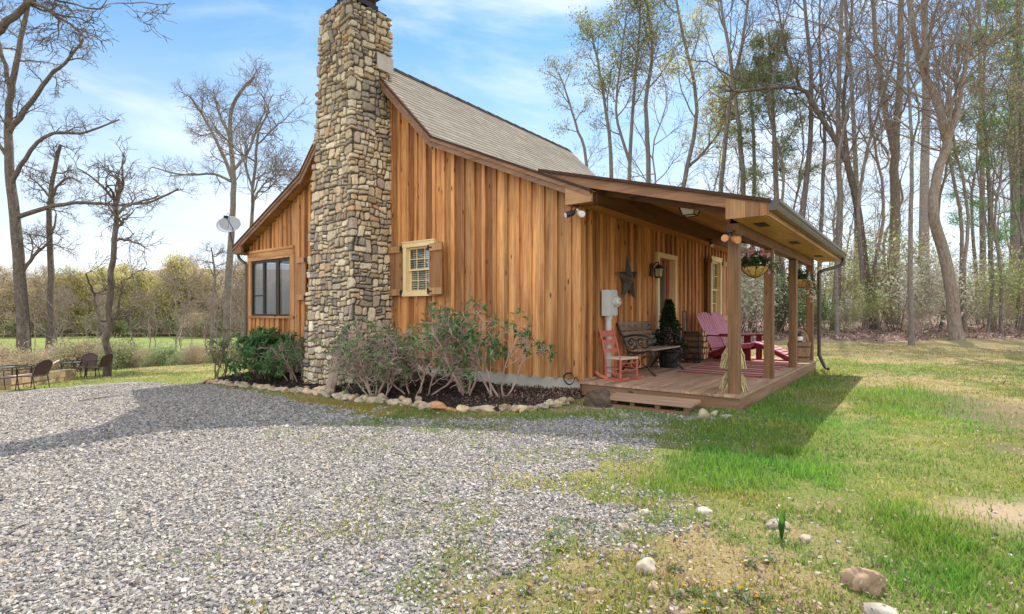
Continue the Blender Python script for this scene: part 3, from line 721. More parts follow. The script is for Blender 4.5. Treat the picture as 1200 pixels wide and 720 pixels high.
# ---- chimney: one displaced stone skin, mitred round the corners
def chimney():
    r = np.random.default_rng(5)
    z0, z1 = -0.75, 7.16; nz = 760
    Z = np.linspace(z0, z1, nz)
    xr_ = -8.445 - 0.0085 * (Z - 0); xl_ = np.interp(Z, [-1, 0, 3.5, 4.3, 7.2], [-10.2, -10.10, -9.80, -9.70, -9.44])
    yf_ = np.interp(Z, [0, 7.2], [6.06, 6.03]); yb_ = np.full(nz, 6.93)
    nA, nB, nC, nD = 26, 150, 100, 20
    cols = []
    tA = np.linspace(0, 1, nA + 1)[:-1]; tB = np.linspace(0, 1, nB + 1)[:-1]; tC = np.linspace(0, 1, nC + 1)[:-1]; tD = np.linspace(0, 1, nD + 1)[:-1]
    X = []; Y = []; S = []; NX = []; NY = []
    q = 1.0
    for face, ts in (('A', tA), ('B', tB), ('C', tC), ('D', tD)):
        for t in ts:
            if face == 'A': x = xl_; y = yb_ + (yf_ - yb_) * t; n = (-1, 0); s = (xl_ - xr_) - (y - yf_) 
            if face == 'B': x = xl_ + (xr_ - xl_) * t; y = yf_; n = (0, -1); s = x - xr_
            if face == 'C': x = xr_; y = yf_ + (yb_ - yf_) * t; n = (1, 0); s = y - yf_
            if face == 'D': x = xr_ + (xl_ - xr_) * t; y = yb_; n = (0, 1); s = (yb_ - yf_) + (xr_ - x)
            if t == 0: n = {'A': (-q, q), 'B': (-q, -q), 'C': (q, -q), 'D': (q, q)}[face]
            X.append(np.broadcast_to(x, nz)); Y.append(np.broadcast_to(y, nz)); S.append(s); NX.append(np.full(nz, n[0])); NY.append(np.full(nz, n[1]))
    X = np.array(X); Y = np.array(Y); S = np.array(S); NX = np.array(NX, float); NY = np.array(NY, float); ZZ = np.broadcast_to(Z, X.shape)
    # random rubble: rectangles of very different sizes, warped and with cut corners
    rects = []
    def split(x0, x1, y0, y1, tgt):
        w, h_ = x1 - x0, y1 - y0
        if w * h_ < tgt and w < 0.36 and h_ < 0.29: rects.append((x0, x1, y0, y1)); return
        f = r.uniform(0.3, 0.7); t2 = lambda: r.choice([0.009, 0.018, 0.034, 0.055], p=[0.18, 0.28, 0.32, 0.22]) if w * h_ < 0.25 else tgt
        if w > h_ * 1.22: split(x0, x0 + w * f, y0, y1, t2()); split(x0 + w * f, x1, y0, y1, t2())
        else: split(x0, x1, y0, y0 + h_ * f, t2()); split(x0, x1, y0 + h_ * f, y1, t2())
    ys_ = z0 - 0.3
    while ys_ < z1 + 0.3:          # irregular bands so that no joint runs the whole height
        hb = r.uniform(0.25, 0.6); xs_ = -2.9 + r.uniform(-0.3, 0)
        while xs_ < 2.4:
            wb = r.uniform(0.35, 0.9); split(xs_, xs_ + wb, ys_, ys_ + hb, 0.024); xs_ += wb
        ys_ += hb
    RC = np.array(rects); ns = len(RC); cx0 = (RC[:, 0] + RC[:, 1]) / 2; cz0 = (RC[:, 2] + RC[:, 3]) / 2
    gx0, gz0_, gs = -3.4, z0 - 0.7, 0.005; GI = np.zeros((int(6.2 / gs), int((z1 - z0 + 1.6) / gs)), np.int32)
    for i, (a_, b_, c_, d_) in enumerate(RC): GI[max(0, int((a_ - gx0) / gs)):int((b_ - gx0) / gs), max(0, int((c_ - gz0_) / gs)):int((d_ - gz0_) / gs)] = i
    pal = [((0.36, 0.30, 0.225), 5), ((0.45, 0.375, 0.27), 6), ((0.29, 0.25, 0.205), 4), ((0.49, 0.425, 0.325), 5), ((0.38, 0.285, 0.19), 3), ((0.24, 0.21, 0.19), 3), ((0.42, 0.25, 0.14), 0.6), ((0.31, 0.25, 0.225), 1.5), ((0.53, 0.475, 0.385), 2.5)]
    wts = np.array([w for _, w in pal]); ci = r.choice(len(pal), ns, p=wts / wts.sum()); SCOL = np.array([pal[i][0] for i in ci]) * r.uniform(0.95, 1.6, (ns, 1))
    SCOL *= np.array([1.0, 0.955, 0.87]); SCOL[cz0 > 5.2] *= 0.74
    px = S.ravel(); pz = ZZ.ravel(); Np = len(px)
    wx_ = 0.055 * (fbm0(px, pz, 3.1, 1) - 0.5) * 2 + 0.02 * (fbm0(px, pz, 11, 5) - 0.5) * 2; wz_ = 0.050 * (fbm0(px, pz, 2.7, 2) - 0.5) * 2 + 0.018 * (fbm0(px, pz, 12, 6) - 0.5) * 2
    qx = px + wx_; qz = pz + wz_
    ID = GI[np.clip(((qx - gx0) / gs).astype(int), 0, GI.shape[0] - 1), np.clip(((qz - gz0_) / gs).astype(int), 0, GI.shape[1] - 1)]
    q4 = RC[ID]; e = np.stack([qx - q4[:, 0], q4[:, 1] - qx, qz - q4[:, 2], q4[:, 3] - qz], 1); e = np.maximum(e, 0)
    # each edge leans a little and each corner is knocked off by its own amount
    hw = (q4[:, 1] - q4[:, 0]) / 2; hh = (q4[:, 3] - q4[:, 2]) / 2; dx = qx - cx0[ID]; dz = qz - cz0[ID]; ln = r.uniform(0, 0.16, (ns, 4))
    e = e - np.stack([ln[ID, 0] * (dz + hh), ln[ID, 1] * (hh - dz), ln[ID, 2] * (dx + hw) * 0.6, ln[ID, 3] * (hw - dx) * 0.6], 1)
    cut = r.uniform(0.0, 0.55, (ns, 4))[ID] * np.minimum(hw, hh)[:, None]
    cd = np.stack([e[:, 0] + e[:, 2], e[:, 0] + e[:, 3], e[:, 1] + e[:, 2], e[:, 1] + e[:, 3]], 1) * 0.7071 - cut * 0.7071
    gap = np.maximum(0, np.minimum(e.min(1), cd.min(1)))
    proud = r.uniform(0.022, 0.058, ns); tilt = r.normal(0, 0.08, (ns, 2))
    k = sstep(0.001, 0.017, gap) ** 0.55
    h = k * (proud[ID] + dx * tilt[ID, 0] + dz * tilt[ID, 1]) + 0.010 * (fbm0(px, pz, 16, 8) - 0.5) * k
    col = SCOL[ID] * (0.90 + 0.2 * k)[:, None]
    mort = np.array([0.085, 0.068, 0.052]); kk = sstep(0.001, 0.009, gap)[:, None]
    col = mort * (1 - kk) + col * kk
    h = h.reshape(X.shape)
    hx = h * NX; hy = h * NY
    topin = 1.0
    VX = X + hx; VY = Y + hy; VZ = ZZ + 0.0
    V = np.stack([VX, VY, VZ], -1); nc = V.shape[0]
    # stones bulge vertically at the top edge
    V[:, -6:, 2] += (0.02 * (h[:, -6:] / 0.06))
    idx = np.arange(nc * nz).reshape(nc, nz); nx = np.roll(idx, -1, 0)
    Fq = np.stack([idx[:, :-1], nx[:, :-1], nx[:, 1:], idx[:, 1:]], -1).reshape(-1, 4)
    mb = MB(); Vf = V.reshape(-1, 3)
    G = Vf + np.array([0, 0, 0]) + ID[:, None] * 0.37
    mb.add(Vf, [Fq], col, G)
    # top slab
    top = V[:, -1, :].copy(); m = top.mean(0); inner = m + (top - m) * 0.5; inner[:, 2] = 7.19
    Vt = np.concatenate([top, inner, [m + [0, 0, 0.04]]]); I = np.arange(nc); J = (I + 1) % nc
    mb.add(Vt, [np.stack([I, J, J + nc, I + nc], -1), np.stack([I + nc, J + nc, np.full(nc, 2 * nc)], -1)], (0.2, 0.18, 0.16))
    return part(mb, 'chimney', M['stone'], None, True)
chim = chimney()
mb = MB()   # stone cap slabs and dark metal chimney cap
cx_, cy_ = -8.95, 6.48
box(mb, cx_ - 0.30, cx_ + 0.30, cy_ - 0.30, cy_ + 0.30, 7.19, 7.42); box(mb, cx_ - 0.42, cx_ + 0.42, cy_ - 0.42, cy_ + 0.42, 7.24, 7.262)
for a in (-0.25, 0.25):
    for b in (-0.25, 0.25): box(mb, cx_ + a - 0.02, cx_ + a + 0.02, cy_ + b - 0.02, cy_ + b + 0.02, 7.42, 7.62)
V = [(cx_ - 0.4, cy_ - 0.4, 7.62), (cx_ + 0.4, cy_ - 0.4, 7.62), (cx_ + 0.4, cy_ + 0.4, 7.62), (cx_ - 0.4, cy_ + 0.4, 7.62), (cx_, cy_, 7.78)]
mb.add(V, [(0, 1, 4), (1, 2, 4), (2, 3, 4), (3, 0, 4), (3, 2, 1, 0)])
part(mb, 'chimney_cap', M['dark_frame'], chim)
mb = MB()
prism(mb, [(6.56, 6.03), (6.95, 6.03), (6.95, 6.34), (6.56, 6.34)], -8.41, -8.385, 'yz', (1, 1, 1)); part(mb, 'flashing', M['flash'], chim)
mb = MB(); p = on_y(403.5, 391, 5.99); prism(mb, [(p.x - 0.11, p.z - 0.13), (p.x + 0.11, p.z - 0.13), (p.x + 0.10, p.z + 0.09), (p.x + 0.02, p.z + 0.13), (p.x - 0.08, p.z + 0.08)], 5.975, 6.05, 'xz'); part(mb, 'cleanout_door', plain('slate_grey', (0.07, 0.065, 0.075), 0.6, 0.2, 10), chim)
# ================================================================== PORCH THINGS
M['salmon'] = plain('salmon_red_paint', (0.48, 0.12, 0.085), 0.5, 0.22, 14)
M['woven'] = plain('woven_cane', (0.62, 0.46, 0.36), 0.8, 0.25, 60, 0.5)
M['pink'] = plain('faded_pink_paint', (0.60, 0.25, 0.31), 0.5, 0.12, 8)
M['maroon'] = plain('maroon_paint', (0.20, 0.022, 0.028), 0.5, 0.2, 8)
M['bench_slat'] = wood('grey_brown_slat', (0.34, 0.26, 0.20), (0.16, 0.11, 0.08), 1.2, 0.6, False, 0.3)
M['pot'] = plain('dark_pot', (0.03, 0.028, 0.028), 0.5, 0.2, 6)
M['bark_log'] = wood('split_log', (0.50, 0.34, 0.20), (0.22, 0.12, 0.07), 1.0, 0.85, False, 0.3)
M['straw'] = plain('straw', (0.52, 0.42, 0.22), 0.85, 0.35, 30)
M['coir'] = plain('coir_liner', (0.55, 0.33, 0.11), 0.9, 0.3, 25, 0.4)
M['star'] = plain('aged_tin', (0.085, 0.072, 0.06), 0.5, 0.3, 9, metal=0.3)
M['copper'] = plain('copper_lamp_shell', (0.62, 0.27, 0.10), 0.4, 0.15, 8, spec=0.5)
M['dishm'] = plain('dish_grey', (0.36, 0.36, 0.365), 0.45, 0.05, 4)
M['lampwhite'] = plain('lamp_lens', (0.8, 0.77, 0.7), 0.35, 0.05, 8)
M['leafc'] = None

def leafmat(name, rough=0.5, trans=0.3, spec=0.3):
    n = NT(name); c = n.attr('col').outputs['Color']
    return n.finish(c, rough, spec=spec, trans=trans)
M['leaf'] = leafmat('leaf', 0.5, 0.4, 0.3)
M['petal'] = leafmat('petal', 0.6, 0.3, 0.2)
M['needle'] = leafmat('needle', 0.6, 0.15, 0.2)

def unit(v): return v / (np.linalg.norm(v, axis=-1, keepdims=True) + 1e-9)
def leaves(mb, C, size, asp=0.45, cols=None, up=0.3, D=None, fold=0.0, mi=0):
    """rhombic leaves; C centres, D optional main directions"""
    C = np.asarray(C, float); N = len(C)
    if N == 0: return
    d = unit(rng.normal(size=(N, 3))) if D is None else unit(np.asarray(D, float))
    nrm = unit(rng.normal(size=(N, 3)) + np.array([0, 0, up * 3])); s = unit(np.cross(d, nrm)); nn = np.cross(s, d)
    L = (np.asarray(size) * rng.uniform(0.7, 1.3, N)).reshape(-1, 1)
    w = L * asp * 0.5
    base = C; mid = C + d * L * 0.5
    V = np.stack([base, mid + s * w + nn * w * fold, C + d * L - nn * L * 0.08, mid - s * w + nn * w * fold], 1).reshape(-1, 3)
    Fs = np.arange(N * 4).reshape(N, 4)
    c = np.ones((N, 3)) if cols is None else np.asarray(cols)
    if c.shape[0] != N: c = c[rng.integers(0, len(c), N)]
    c = c * rng.uniform(0.75, 1.25, (N, 1))
    mb.add(V, [Fs], np.repeat(c, 4, 0), None, mi)

# ---- rug
p = MB(); stripes = [(0.40, 0.10, 0.085), (0.58, 0.42, 0.33), (0.36, 0.09, 0.08), (0.66, 0.52, 0.42), (0.44, 0.15, 0.12), (0.25, 0.08, 0.07)]
y = 9.02; k = 0
while y < 12.35:
    w = [0.16, 0.07, 0.22, 0.1, 0.12, 0.05][k % 6]
    box(p, -3.35, -1.99, y, y + w, 0.2045, 0.212, stripes[k % 6]); y += w; k += 1
rug = p.build('porch_rug', plain('woven_rug', (1, 1, 1), 0.95, 0.12, 40, 0.3))
tag(rug, 'striped red and cream rug lying on the porch deck', 'rug')

# ---- rocking chair
def rocking_chair(loc, rz):
    t = thing('rocking_chair', loc, rz, 'small salmon red rocking chair with woven seat and slat back', 'rocking chair'); t.scale = (0.82, 0.82, 0.80)
    for s in (-1, 1):
        mb = MB(); y = s * 0.20
        pts = [(-0.46, y, 0.125), (-0.34, y, 0.065), (-0.15, y, 0.025), (0.05, y, 0.014), (0.22, y, 0.03), (0.36, y, 0.075)]
        sp = smooth_path(pts, 12)
        for a, b in zip(sp[:-1], sp[1:]): bar(mb, a, b, 0.03, 0.045, col=(1.5, 2.0, 1.6) if a[0] < -0.2 else (1, 1, 1))
        mb.build('rocker', M['salmon'], t)
        mb = MB(); tube(mb, smooth_path([(-0.18, y, 0.05), (-0.20, y, 0.40), (-0.25, y * 0.98, 0.65), (-0.36, y * 0.96, 0.98)], 10), 0.019, 8); mb.build('back_post', M['salmon'], t)
        mb = MB(); tube(mb, [(0.20, s * 0.235, 0.05), (0.20, s * 0.235, 0.46)], [0.021, 0.021], 8); mb.build('leg', M['salmon'], t)
        mb = MB(); tube(mb, [(-0.19, y, 0.24), (0.20, s * 0.235, 0.22)], 0.012, 6); tube(mb, [(-0.19, y, 0.14), (0.20, s * 0.235, 0.13)], 0.012, 6); mb.build('stretcher', M['salmon'], t)
    for (x, z, h) in ((-0.235, 0.55, 0.07), (-0.285, 0.72, 0.08), (-0.335, 0.88, 0.12)):
        mb = MB(); bar(mb, (x, -0.19, z), (x, 0.19, z), 0.018, h); mb.build('slat', M['salmon'], t)
    mb = MB()
    for z, x, w in ((0.20, 0.20, 0.235), (0.33, 0.20, 0.235), (0.22, -0.185, 0.2)): tube(mb, [(x, -w, z), (x, w, z)], 0.012, 6)
    for z, w, x in ((0.415, 0.24, 0.20), (0.415, 0.2, -0.19)): tube(mb, [(x, -w, z), (x, w, z)], 0.017, 6)
    mb.build('stretcher', M['salmon'], t)
    mb = MB()
    hexa(mb, [(-0.20, -0.20, 0.405), (0.225, -0.25, 0.405), (0.225, 0.25, 0.405), (-0.20, 0.20, 0.405), (-0.20, -0.20, 0.43), (0.225, -0.25, 0.445), (0.225, 0.25, 0.445), (-0.20, 0.20, 0.43)])
    mb.build('seat', M['woven'], t)
rocking_chair((-3.66, 7.50, 0.2), rad(-14))

# ---- bench with cast iron ends; faces +x, length along y
def garden_bench(loc, rz, W=1.28):
    t = thing('garden_bench', loc, rz, 'wooden slat bench with black scrolled cast iron ends against the cabin wall', 'bench')
    for s in (-1, 1):
        y = s * W / 2; mb = MB()
        tube(mb, smooth_path([(-0.36, y, 0.86), (-0.31, y, 0.74), (-0.22, y, 0.56), (-0.17, y, 0.42), (-0.16, y, 0.36)], 14), 0.02, 8)
        tube(mb, smooth_path([(-0.17, y, 0.38), (0.0, y, 0.36), (0.18, y, 0.40), (0.26, y, 0.41)], 10), 0.02, 8)
        tube(mb, smooth_path([(0.25, y, 0.41), (0.29, y, 0.34), (0.24, y, 0.24), (0.20, y, 0.14), (0.27, y, 0.05), (0.33, y, 0.0)], 14), [0.021] * 15, 8)
        tube(mb, smooth_path([(-0.16, y, 0.37), (-0.13, y, 0.25), (-0.22, y, 0.12), (-0.31, y, 0.0)], 12), 0.021, 8)
        tube(mb, smooth_path([(-0.24, y, 0.62), (-0.05, y, 0.66), (0.14, y, 0.65), (0.25, y, 0.60), (0.27, y, 0.53), (0.21, y, 0.50), (0.17, y, 0.545), (0.205, y, 0.58)], 24), 0.018, 8)
        tube(mb, smooth_path([(0.22, y, 0.49), (0.13, y, 0.45), (0.05, y, 0.50), (0.02, y, 0.58), (0.09, y, 0.60), (0.10, y, 0.54), (0.06, y, 0.53)], 20), 0.012, 6)
        tube(mb, smooth_path([(-0.17, y, 0.40), (-0.05, y, 0.43), (0.0, y, 0.52), (-0.08, y, 0.60), (-0.15, y, 0.55), (-0.11, y, 0.49), (-0.07, y, 0.52)], 20), 0.012, 6)
        tube(mb, smooth_path([(-0.14, y, 0.32), (-0.03, y, 0.30), (0.05, y, 0.22), (0.0, y, 0.13), (-0.08, y, 0.17), (-0.04, y, 0.23)], 18), 0.012, 6)
        tube(mb, smooth_path([(0.24, y, 0.30), (0.14, y, 0.31), (0.08, y, 0.25), (0.12, y, 0.17), (0.19, y, 0.15)], 14), 0.012, 6)
        tube(mb, smooth_path([(-0.22, y, 0.12), (0.0, y, 0.10), (0.21, y, 0.15)], 10), 0.012, 6)
        mb.build('end_frame', M['black'], t, True)
    for i in range(5):
        u = i / 4; x = -0.20 - 0.14 * u; z = 0.50 + 0.085 * i; mb = MB(); bar(mb, (x, -W / 2 - 0.01, z), (x, W / 2 + 0.01, z), 0.022, 0.066, (0.4, 0, 1), tint(0.15)); mb.build('backrest_slat', M['bench_slat'], t)
    for i in range(5):
        x = -0.11 + 0.085 * i; z = 0.395 + 0.02 * (i / 4) + (0.004 if i else 0.012); mb = MB(); bar(mb, (x, -W / 2 - 0.01, z), (x, W / 2 + 0.01, z), 0.07, 0.022, (0, 0, 1), tint(0.15, (1.15, 1.15, 1.15))); mb.build('seat_slat', M['bench_slat'], t)
garden_bench((-3.70, 8.83, 0.2), 0.0)

# ---- potted conical shrub
def potted(loc):
    t = thing('potted_evergreen', loc, 0, 'dark green cone shaped shrub in a dark pot beside the door', 'potted plant')
    mb = MB(); lathe(mb, [(0.0, 0), (0.15, 0), (0.17, 0.05), (0.20, 0.28), (0.225, 0.30), (0.225, 0.33), (0.19, 0.33), (0.18, 0.29), (0, 0.29)], n=20); mb.build('pot', M['pot'], t, False)
    mb = MB(); tube(mb, [(0, 0, 0.28), (0.01, 0, 0.7), (0, 0, 1.15)], [0.02, 0.015, 0.006], 6); mb.build('stem', M['bark'], t)
    n_ = 3600; z = rng.uniform(0, 1, n_) ** 1.15; a = rng.uniform(0, 2 * PI, n_); rr = (0.25 * (1 - z) + 0.02) * rng.uniform(0.35, 1.05, n_) ** 0.6
    rr *= 1 + 0.25 * np.sin(a * 3 + z * 14)
    C = np.stack([rr * np.cos(a), rr * np.sin(a), 0.34 + z * 0.92], 1)
    D = np.stack([np.cos(a), np.sin(a), np.full(n_, 0.5)], 1) + rng.normal(0, 0.4, (n_, 3))
    mb = MB(); leaves(mb, C, 0.058, 0.5, [(0.02, 0.045, 0.018), (0.03, 0.06, 0.025), (0.045, 0.07, 0.03)], D=D); mb.build('foliage', M['leaf'], t)
# ---- log cart
def log_cart(loc, rz):
    t = thing('log_cart', loc, rz, 'black metal firewood cart with tall loop handle and small wheels', 'log cart')
    mb = MB()
    for y in (-0.22, 0.22):
        for x in (-0.15, 0.15): tube(mb, [(x, y, 0.04), (x, y, 0.62)], 0.012, 6)
        tube(mb, [(-0.15, y, 0.62), (0.15, y, 0.62)], 0.012, 6); tube(mb, [(-0.15, y, 0.06), (0.15, y, 0.06)], 0.012, 6); tube(mb, [(0.15, y, 0.06), (-0.15, y, 0.35)], 0.008, 6)
    for x in (-0.15, 0, 0.15):
        for z in (0.06,): tube(mb, [(x, -0.22, z), (x, 0.22, z)], 0.012, 6)
    tube(mb, [(0.15, -0.22, 0.62), (0.15, 0.22, 0.62)], 0.012, 6); tube(mb, [(-0.15, -0.22, 0.62), (-0.15, 0.22, 0.62)], 0.012, 6)
    mb.build('frame', M['black'], t)
    mb = MB(); tube(mb, smooth_path([(-0.17, -0.23, 0.5), (-0.18, -0.23, 0.98), (-0.18, -0.19, 1.06), (-0.18, -0.06, 1.06), (-0.18, -0.02, 0.98), (-0.17, -0.02, 0.5)], 20), 0.014, 8); tube(mb, [(-0.18, -0.23, 0.9), (-0.18, -0.02, 0.9)], 0.01, 6); tube(mb, [(-0.18, -0.125, 0.9), (-0.18, -0.125, 0.5)], 0.008, 6); mb.build('handle', M['black'], t)
    for x in (-0.15, 0.12):
        mb = MB(); ring = [(x, -0.26 , 0) for _ in range(1)]
        a = np.linspace(0, 2 * PI, 17); tube(mb, np.stack([x + 0.085 * np.cos(a), np.full(17, -0.26), 0.095 + 0.085 * np.sin(a)], 1), 0.012, 6, cap=False)
        for q in range(6): tube(mb, [(x, -0.26, 0.095), (x + 0.08 * math.cos(q * PI / 3), -0.26, 0.095 + 0.08 * math.sin(q * PI / 3))], 0.004, 4)
        tube(mb, [(x, -0.275, 0.095), (x, -0.22, 0.095)], 0.012, 6); mb.build('wheel', M['black'], t)
    M_ = Matrix.Translation(loc) @ Matrix.Rotation(rz, 4, 'Z')
    k = 0
    for z in (0.13, 0.25, 0.37, 0.49, 0.60):
        for y in (-0.13, 0.0, 0.13):
            if z > 0.55 and y > 0.05: continue
            q = M_ @ Vector((0, y + R.uniform(-0.015, 0.015), z))
            mb = MB(); rr = R.uniform(0.05, 0.062); n_ = 7; L = R.uniform(0.2, 0.235)
            a0 = R.uniform(0, 6); prof = [(math.cos(a0 + j * 2 * PI / n_) * rr * R.uniform(0.8, 1.05), math.sin(a0 + j * 2 * PI / n_) * rr * R.uniform(0.8, 1.05)) for j in range(n_)]
            A = [(-L, a_, b_) for a_, b_ in prof]; B = [(L, a_, b_) for a_, b_ in prof]
            dark = tint(0.15, (0.42, 0.36, 0.33)); light = tint(0.12, (1.15, 1.0, 0.9))
            mb.add(A + B, [(j, (j + 1) % n_, n_ + (j + 1) % n_, n_ + j) for j in range(n_)], dark); mb.add(A, [tuple(range(n_ - 1, -1, -1))], light); mb.add(B, [tuple(range(n_))], light)
            o = mb.build('firewood_log', M['bark_log'], None, False, q); o.rotation_euler = (0, 0, rz + R.uniform(-0.06, 0.06))
            tag(o, 'split log stacked in the black firewood cart', 'log', 'firewood in the cart')

# ---- adirondack chair: faces +x
def adirondack(loc, rz, label):
    t = thing('adirondack_chair', loc, rz, label, 'lounge chair', 'pink lounge chairs on the porch')
    n_ = 7
    base = np.array([-0.22, 0, 0.20]); topv = np.array([-0.60, 0, 1.02])
    for i in range(n_):
        u = (i - 3) / 3; y0 = u * 0.20; y1 = u * 0.27; L = 1.0 - 0.10 * u * u
        q = base + (topv - base) * L; mb = MB()
        bar(mb, (base[0], y0, base[2]), (q[0], y1, q[2]), 0.058, 0.018, (1, 0, 0.46), tint(0.06), w1=0.078)
        # rounded tip
        a = np.linspace(0, PI, 7); dirv = (topv - base) / np.linalg.norm(topv - base); nv = np.array([0.907, 0, 0.42])
        V = []
        for s_ in (-0.009, 0.009):
            for aa in a: V.append(q + np.array([0, y1 + 0.039 * math.cos(aa), 0]) + dirv * 0.03 * math.sin(aa) + nv * s_)
        mb.add(V, [tuple(range(7)), tuple(range(13, 6, -1))] + [(j, j + 7, j + 8, j + 1) for j in range(6)])
        mb.build('back_slat', M['pink'], t)
    for i in range(5):
        u = i / 4; x = -0.16 + 0.48 * u; z = 0.215 + 0.155 * u; mb = MB(); bar(mb, (x, -0.26, z), (x, 0.26, z), 0.088, 0.02, (-0.3, 0, 1), tint(0.06)); mb.build('seat_slat', M['pink'], t)
    for s in (-1, 1):
        mb = MB(); V = [(-0.55, s * 0.27, 0.0), (-0.40, s * 0.27, 0.0), (0.36, s * 0.27, 0.27), (0.36, s * 0.27, 0.37), (0.22, s * 0.27, 0.36), (-0.2, s * 0.27, 0.2)]
        prism(mb, [(v[0], v[2]) for v in V], s * 0.255, s * 0.28, 'xz'); mb.build('side_rail', M['maroon'], t)
        mb = MB(); box(mb, 0.22, 0.34, s * 0.282, s * 0.305, 0.0, 0.53) if s > 0 else box(mb, 0.22, 0.34, -0.305, -0.282, 0.0, 0.53); mb.build('leg', M['maroon'], t)
        mb = MB(); box(mb, -0.42, 0.42, min(s * 0.24, s * 0.37), max(s * 0.24, s * 0.37), 0.53, 0.553, g=0); mb.build('armrest', M['maroon'], t)
        mb = MB(); bar(mb, (-0.40, s * 0.29, 0.0), (-0.40, s * 0.29, 0.53), 0.06, 0.025); mb.build('leg', M['maroon'], t)
    mb = MB(); bar(mb, (-0.43, -0.34, 0.52), (-0.43, 0.34, 0.52), 0.03, 0.07); bar(mb, (-0.25, -0.26, 0.24), (-0.25, 0.26, 0.24), 0.03, 0.07); bar(mb, (0.355, -0.28, 0.33), (0.355, 0.28, 0.33), 0.02, 0.09); mb.build('cross_rail', M['maroon'], t)
def footrest(loc, rz):
    t = thing('footrest', loc, rz, 'sloping pink slatted footrest in front of the far lounge chair', 'footrest')
    for i in range(8):
        u = i / 7; x = -0.28 + 0.66 * u; z = 0.37 - 0.26 * u ** 1.3; mb = MB(); bar(mb, (x, -0.26, z), (x, 0.26, z), 0.08, 0.02, (0.35, 0, 1), tint(0.06)); mb.build('slat', M['pink'], t)
    for s in (-1, 1):
        mb = MB(); prism(mb, [(-0.30, 0.28), (-0.30, 0.35), (0.0, 0.28), (0.42, 0.08), (0.48, 0.0), (0.36, 0.0), (0.0, 0.2)], s * 0.23 - 0.012, s * 0.23 + 0.012, 'xz'); mb.build('side_rail', M['maroon'], t)
        mb = MB(); box(mb, -0.26, -0.18, s * 0.255 - 0.012, s * 0.255 + 0.012, 0, 0.33); mb.build('leg', M['maroon'], t)

# ---- straw sheaf decoration behind the first post
def straw(loc):
    t = thing('straw_bundle', loc, 0, 'two tier bundle of tied pale straw standing behind the nearest porch post', 'straw bundle')
    for z0, hh in ((0.0, 0.36), (0.30, 0.40)):
        n_ = 320; a = rng.uniform(0, 2 * PI, n_); q = np.sqrt(rng.uniform(0, 1, n_))
        P = []
        for u, k in ((0, 1.0), (0.45, 0.78), (0.75, 0.40), (1.0, 0.55)):
            rr = 0.165 * k * q; P.append(np.stack([rr * np.cos(a) + rng.normal(0, 0.01, n_), rr * np.sin(a) + rng.normal(0, 0.01, n_), z0 + hh * u * rng.uniform(0.92, 1.04, n_)], 1))
        P = np.stack(P, 1); mb = MB(); tubes(mb, P, np.full((n_, 4), 0.0065), 4, rng.uniform(0.65, 1.3, (n_, 1)) * np.array([[1, 1, 1.0]])); s_ = mb.build('sheaf', M['straw'], t)
        mb = MB(); aa = np.linspace(0, 2 * PI, 15); tube(mb, np.stack([0.085 * np.cos(aa), 0.085 * np.sin(aa), np.full(15, z0 + hh * 0.74)], 1), 0.012, 6, (0.7, 0.55, 0.4), cap=False); mb.build('tie', M['straw'], s_)

# ---- wooden bucket with arched handle
def bucket(loc):
    t = thing('wooden_bucket', loc, rad(50), 'brown wooden stave bucket with arched handle at the far porch corner', 'bucket')
    mb = MB(); n_ = 16
    for i in range(n_):
        a = i * 2 * PI / n_; a1 = (i + 0.96) * 2 * PI / n_
        V = []
        for z, r0 in ((0.0, 0.185), (0.40, 0.225)):
            for rr in (r0 - 0.02, r0):
                for aa in (a, a1): V.append((rr * math.cos(aa), rr * math.sin(aa), z))
        V = [V[0], V[1], V[3], V[2], V[4], V[5], V[7], V[6]]; hexa(mb, V, tint(0.2))
    lathe(mb, [(0.0, 0.02), (0.17, 0.02), (0.17, 0.03), (0.0, 0.03)], n=16, caps=False); mb.build('stave', M['skirt'], t)
    mb = MB()
    for z, rr in ((0.09, 0.198), (0.31, 0.22)): lathe(mb, [(rr, z - 0.015), (rr + 0.004, z - 0.015), (rr + 0.004, z + 0.015), (rr, z + 0.015)], n=24, caps=False)
    mb.build('hoop', M['black'], t)
    mb = MB(); a = np.linspace(0, PI, 15); sp = np.stack([0.225 * np.cos(a), 0 * a, 0.38 + 0.28 * np.sin(a)], 1)
    for p_, q_ in zip(sp[:-1], sp[1:]): bar(mb, p_, q_, 0.05, 0.014, (0, 1, 0))
    mb.build('handle', M['skirt'], t)
    o = thing('snow_figurine', (loc[0], loc[1], loc[2] + 0.03), 0, 'small white and dark ornament standing inside the wooden bucket', 'ornament')
    mb = MB(); lathe(mb, [(0, 0), (0.10, 0.02), (0.12, 0.2), (0.09, 0.36), (0.05, 0.4)], n=14); mb.build('body', M['pot'], o, True)
    mb = MB(); V, Fs = ICO2; mb.add(V * [0.075, 0.075, 0.08] + [0, 0, 0.45], [Fs], (1, 1, 1)); mb.build('head', M['white'], o, True)
    mb = MB(); lathe(mb, [(0.085, 0.50), (0.085, 0.51), (0.05, 0.515), (0.045, 0.57), (0.0, 0.575)], n=14); mb.build('hat', M['pot'], o, False)

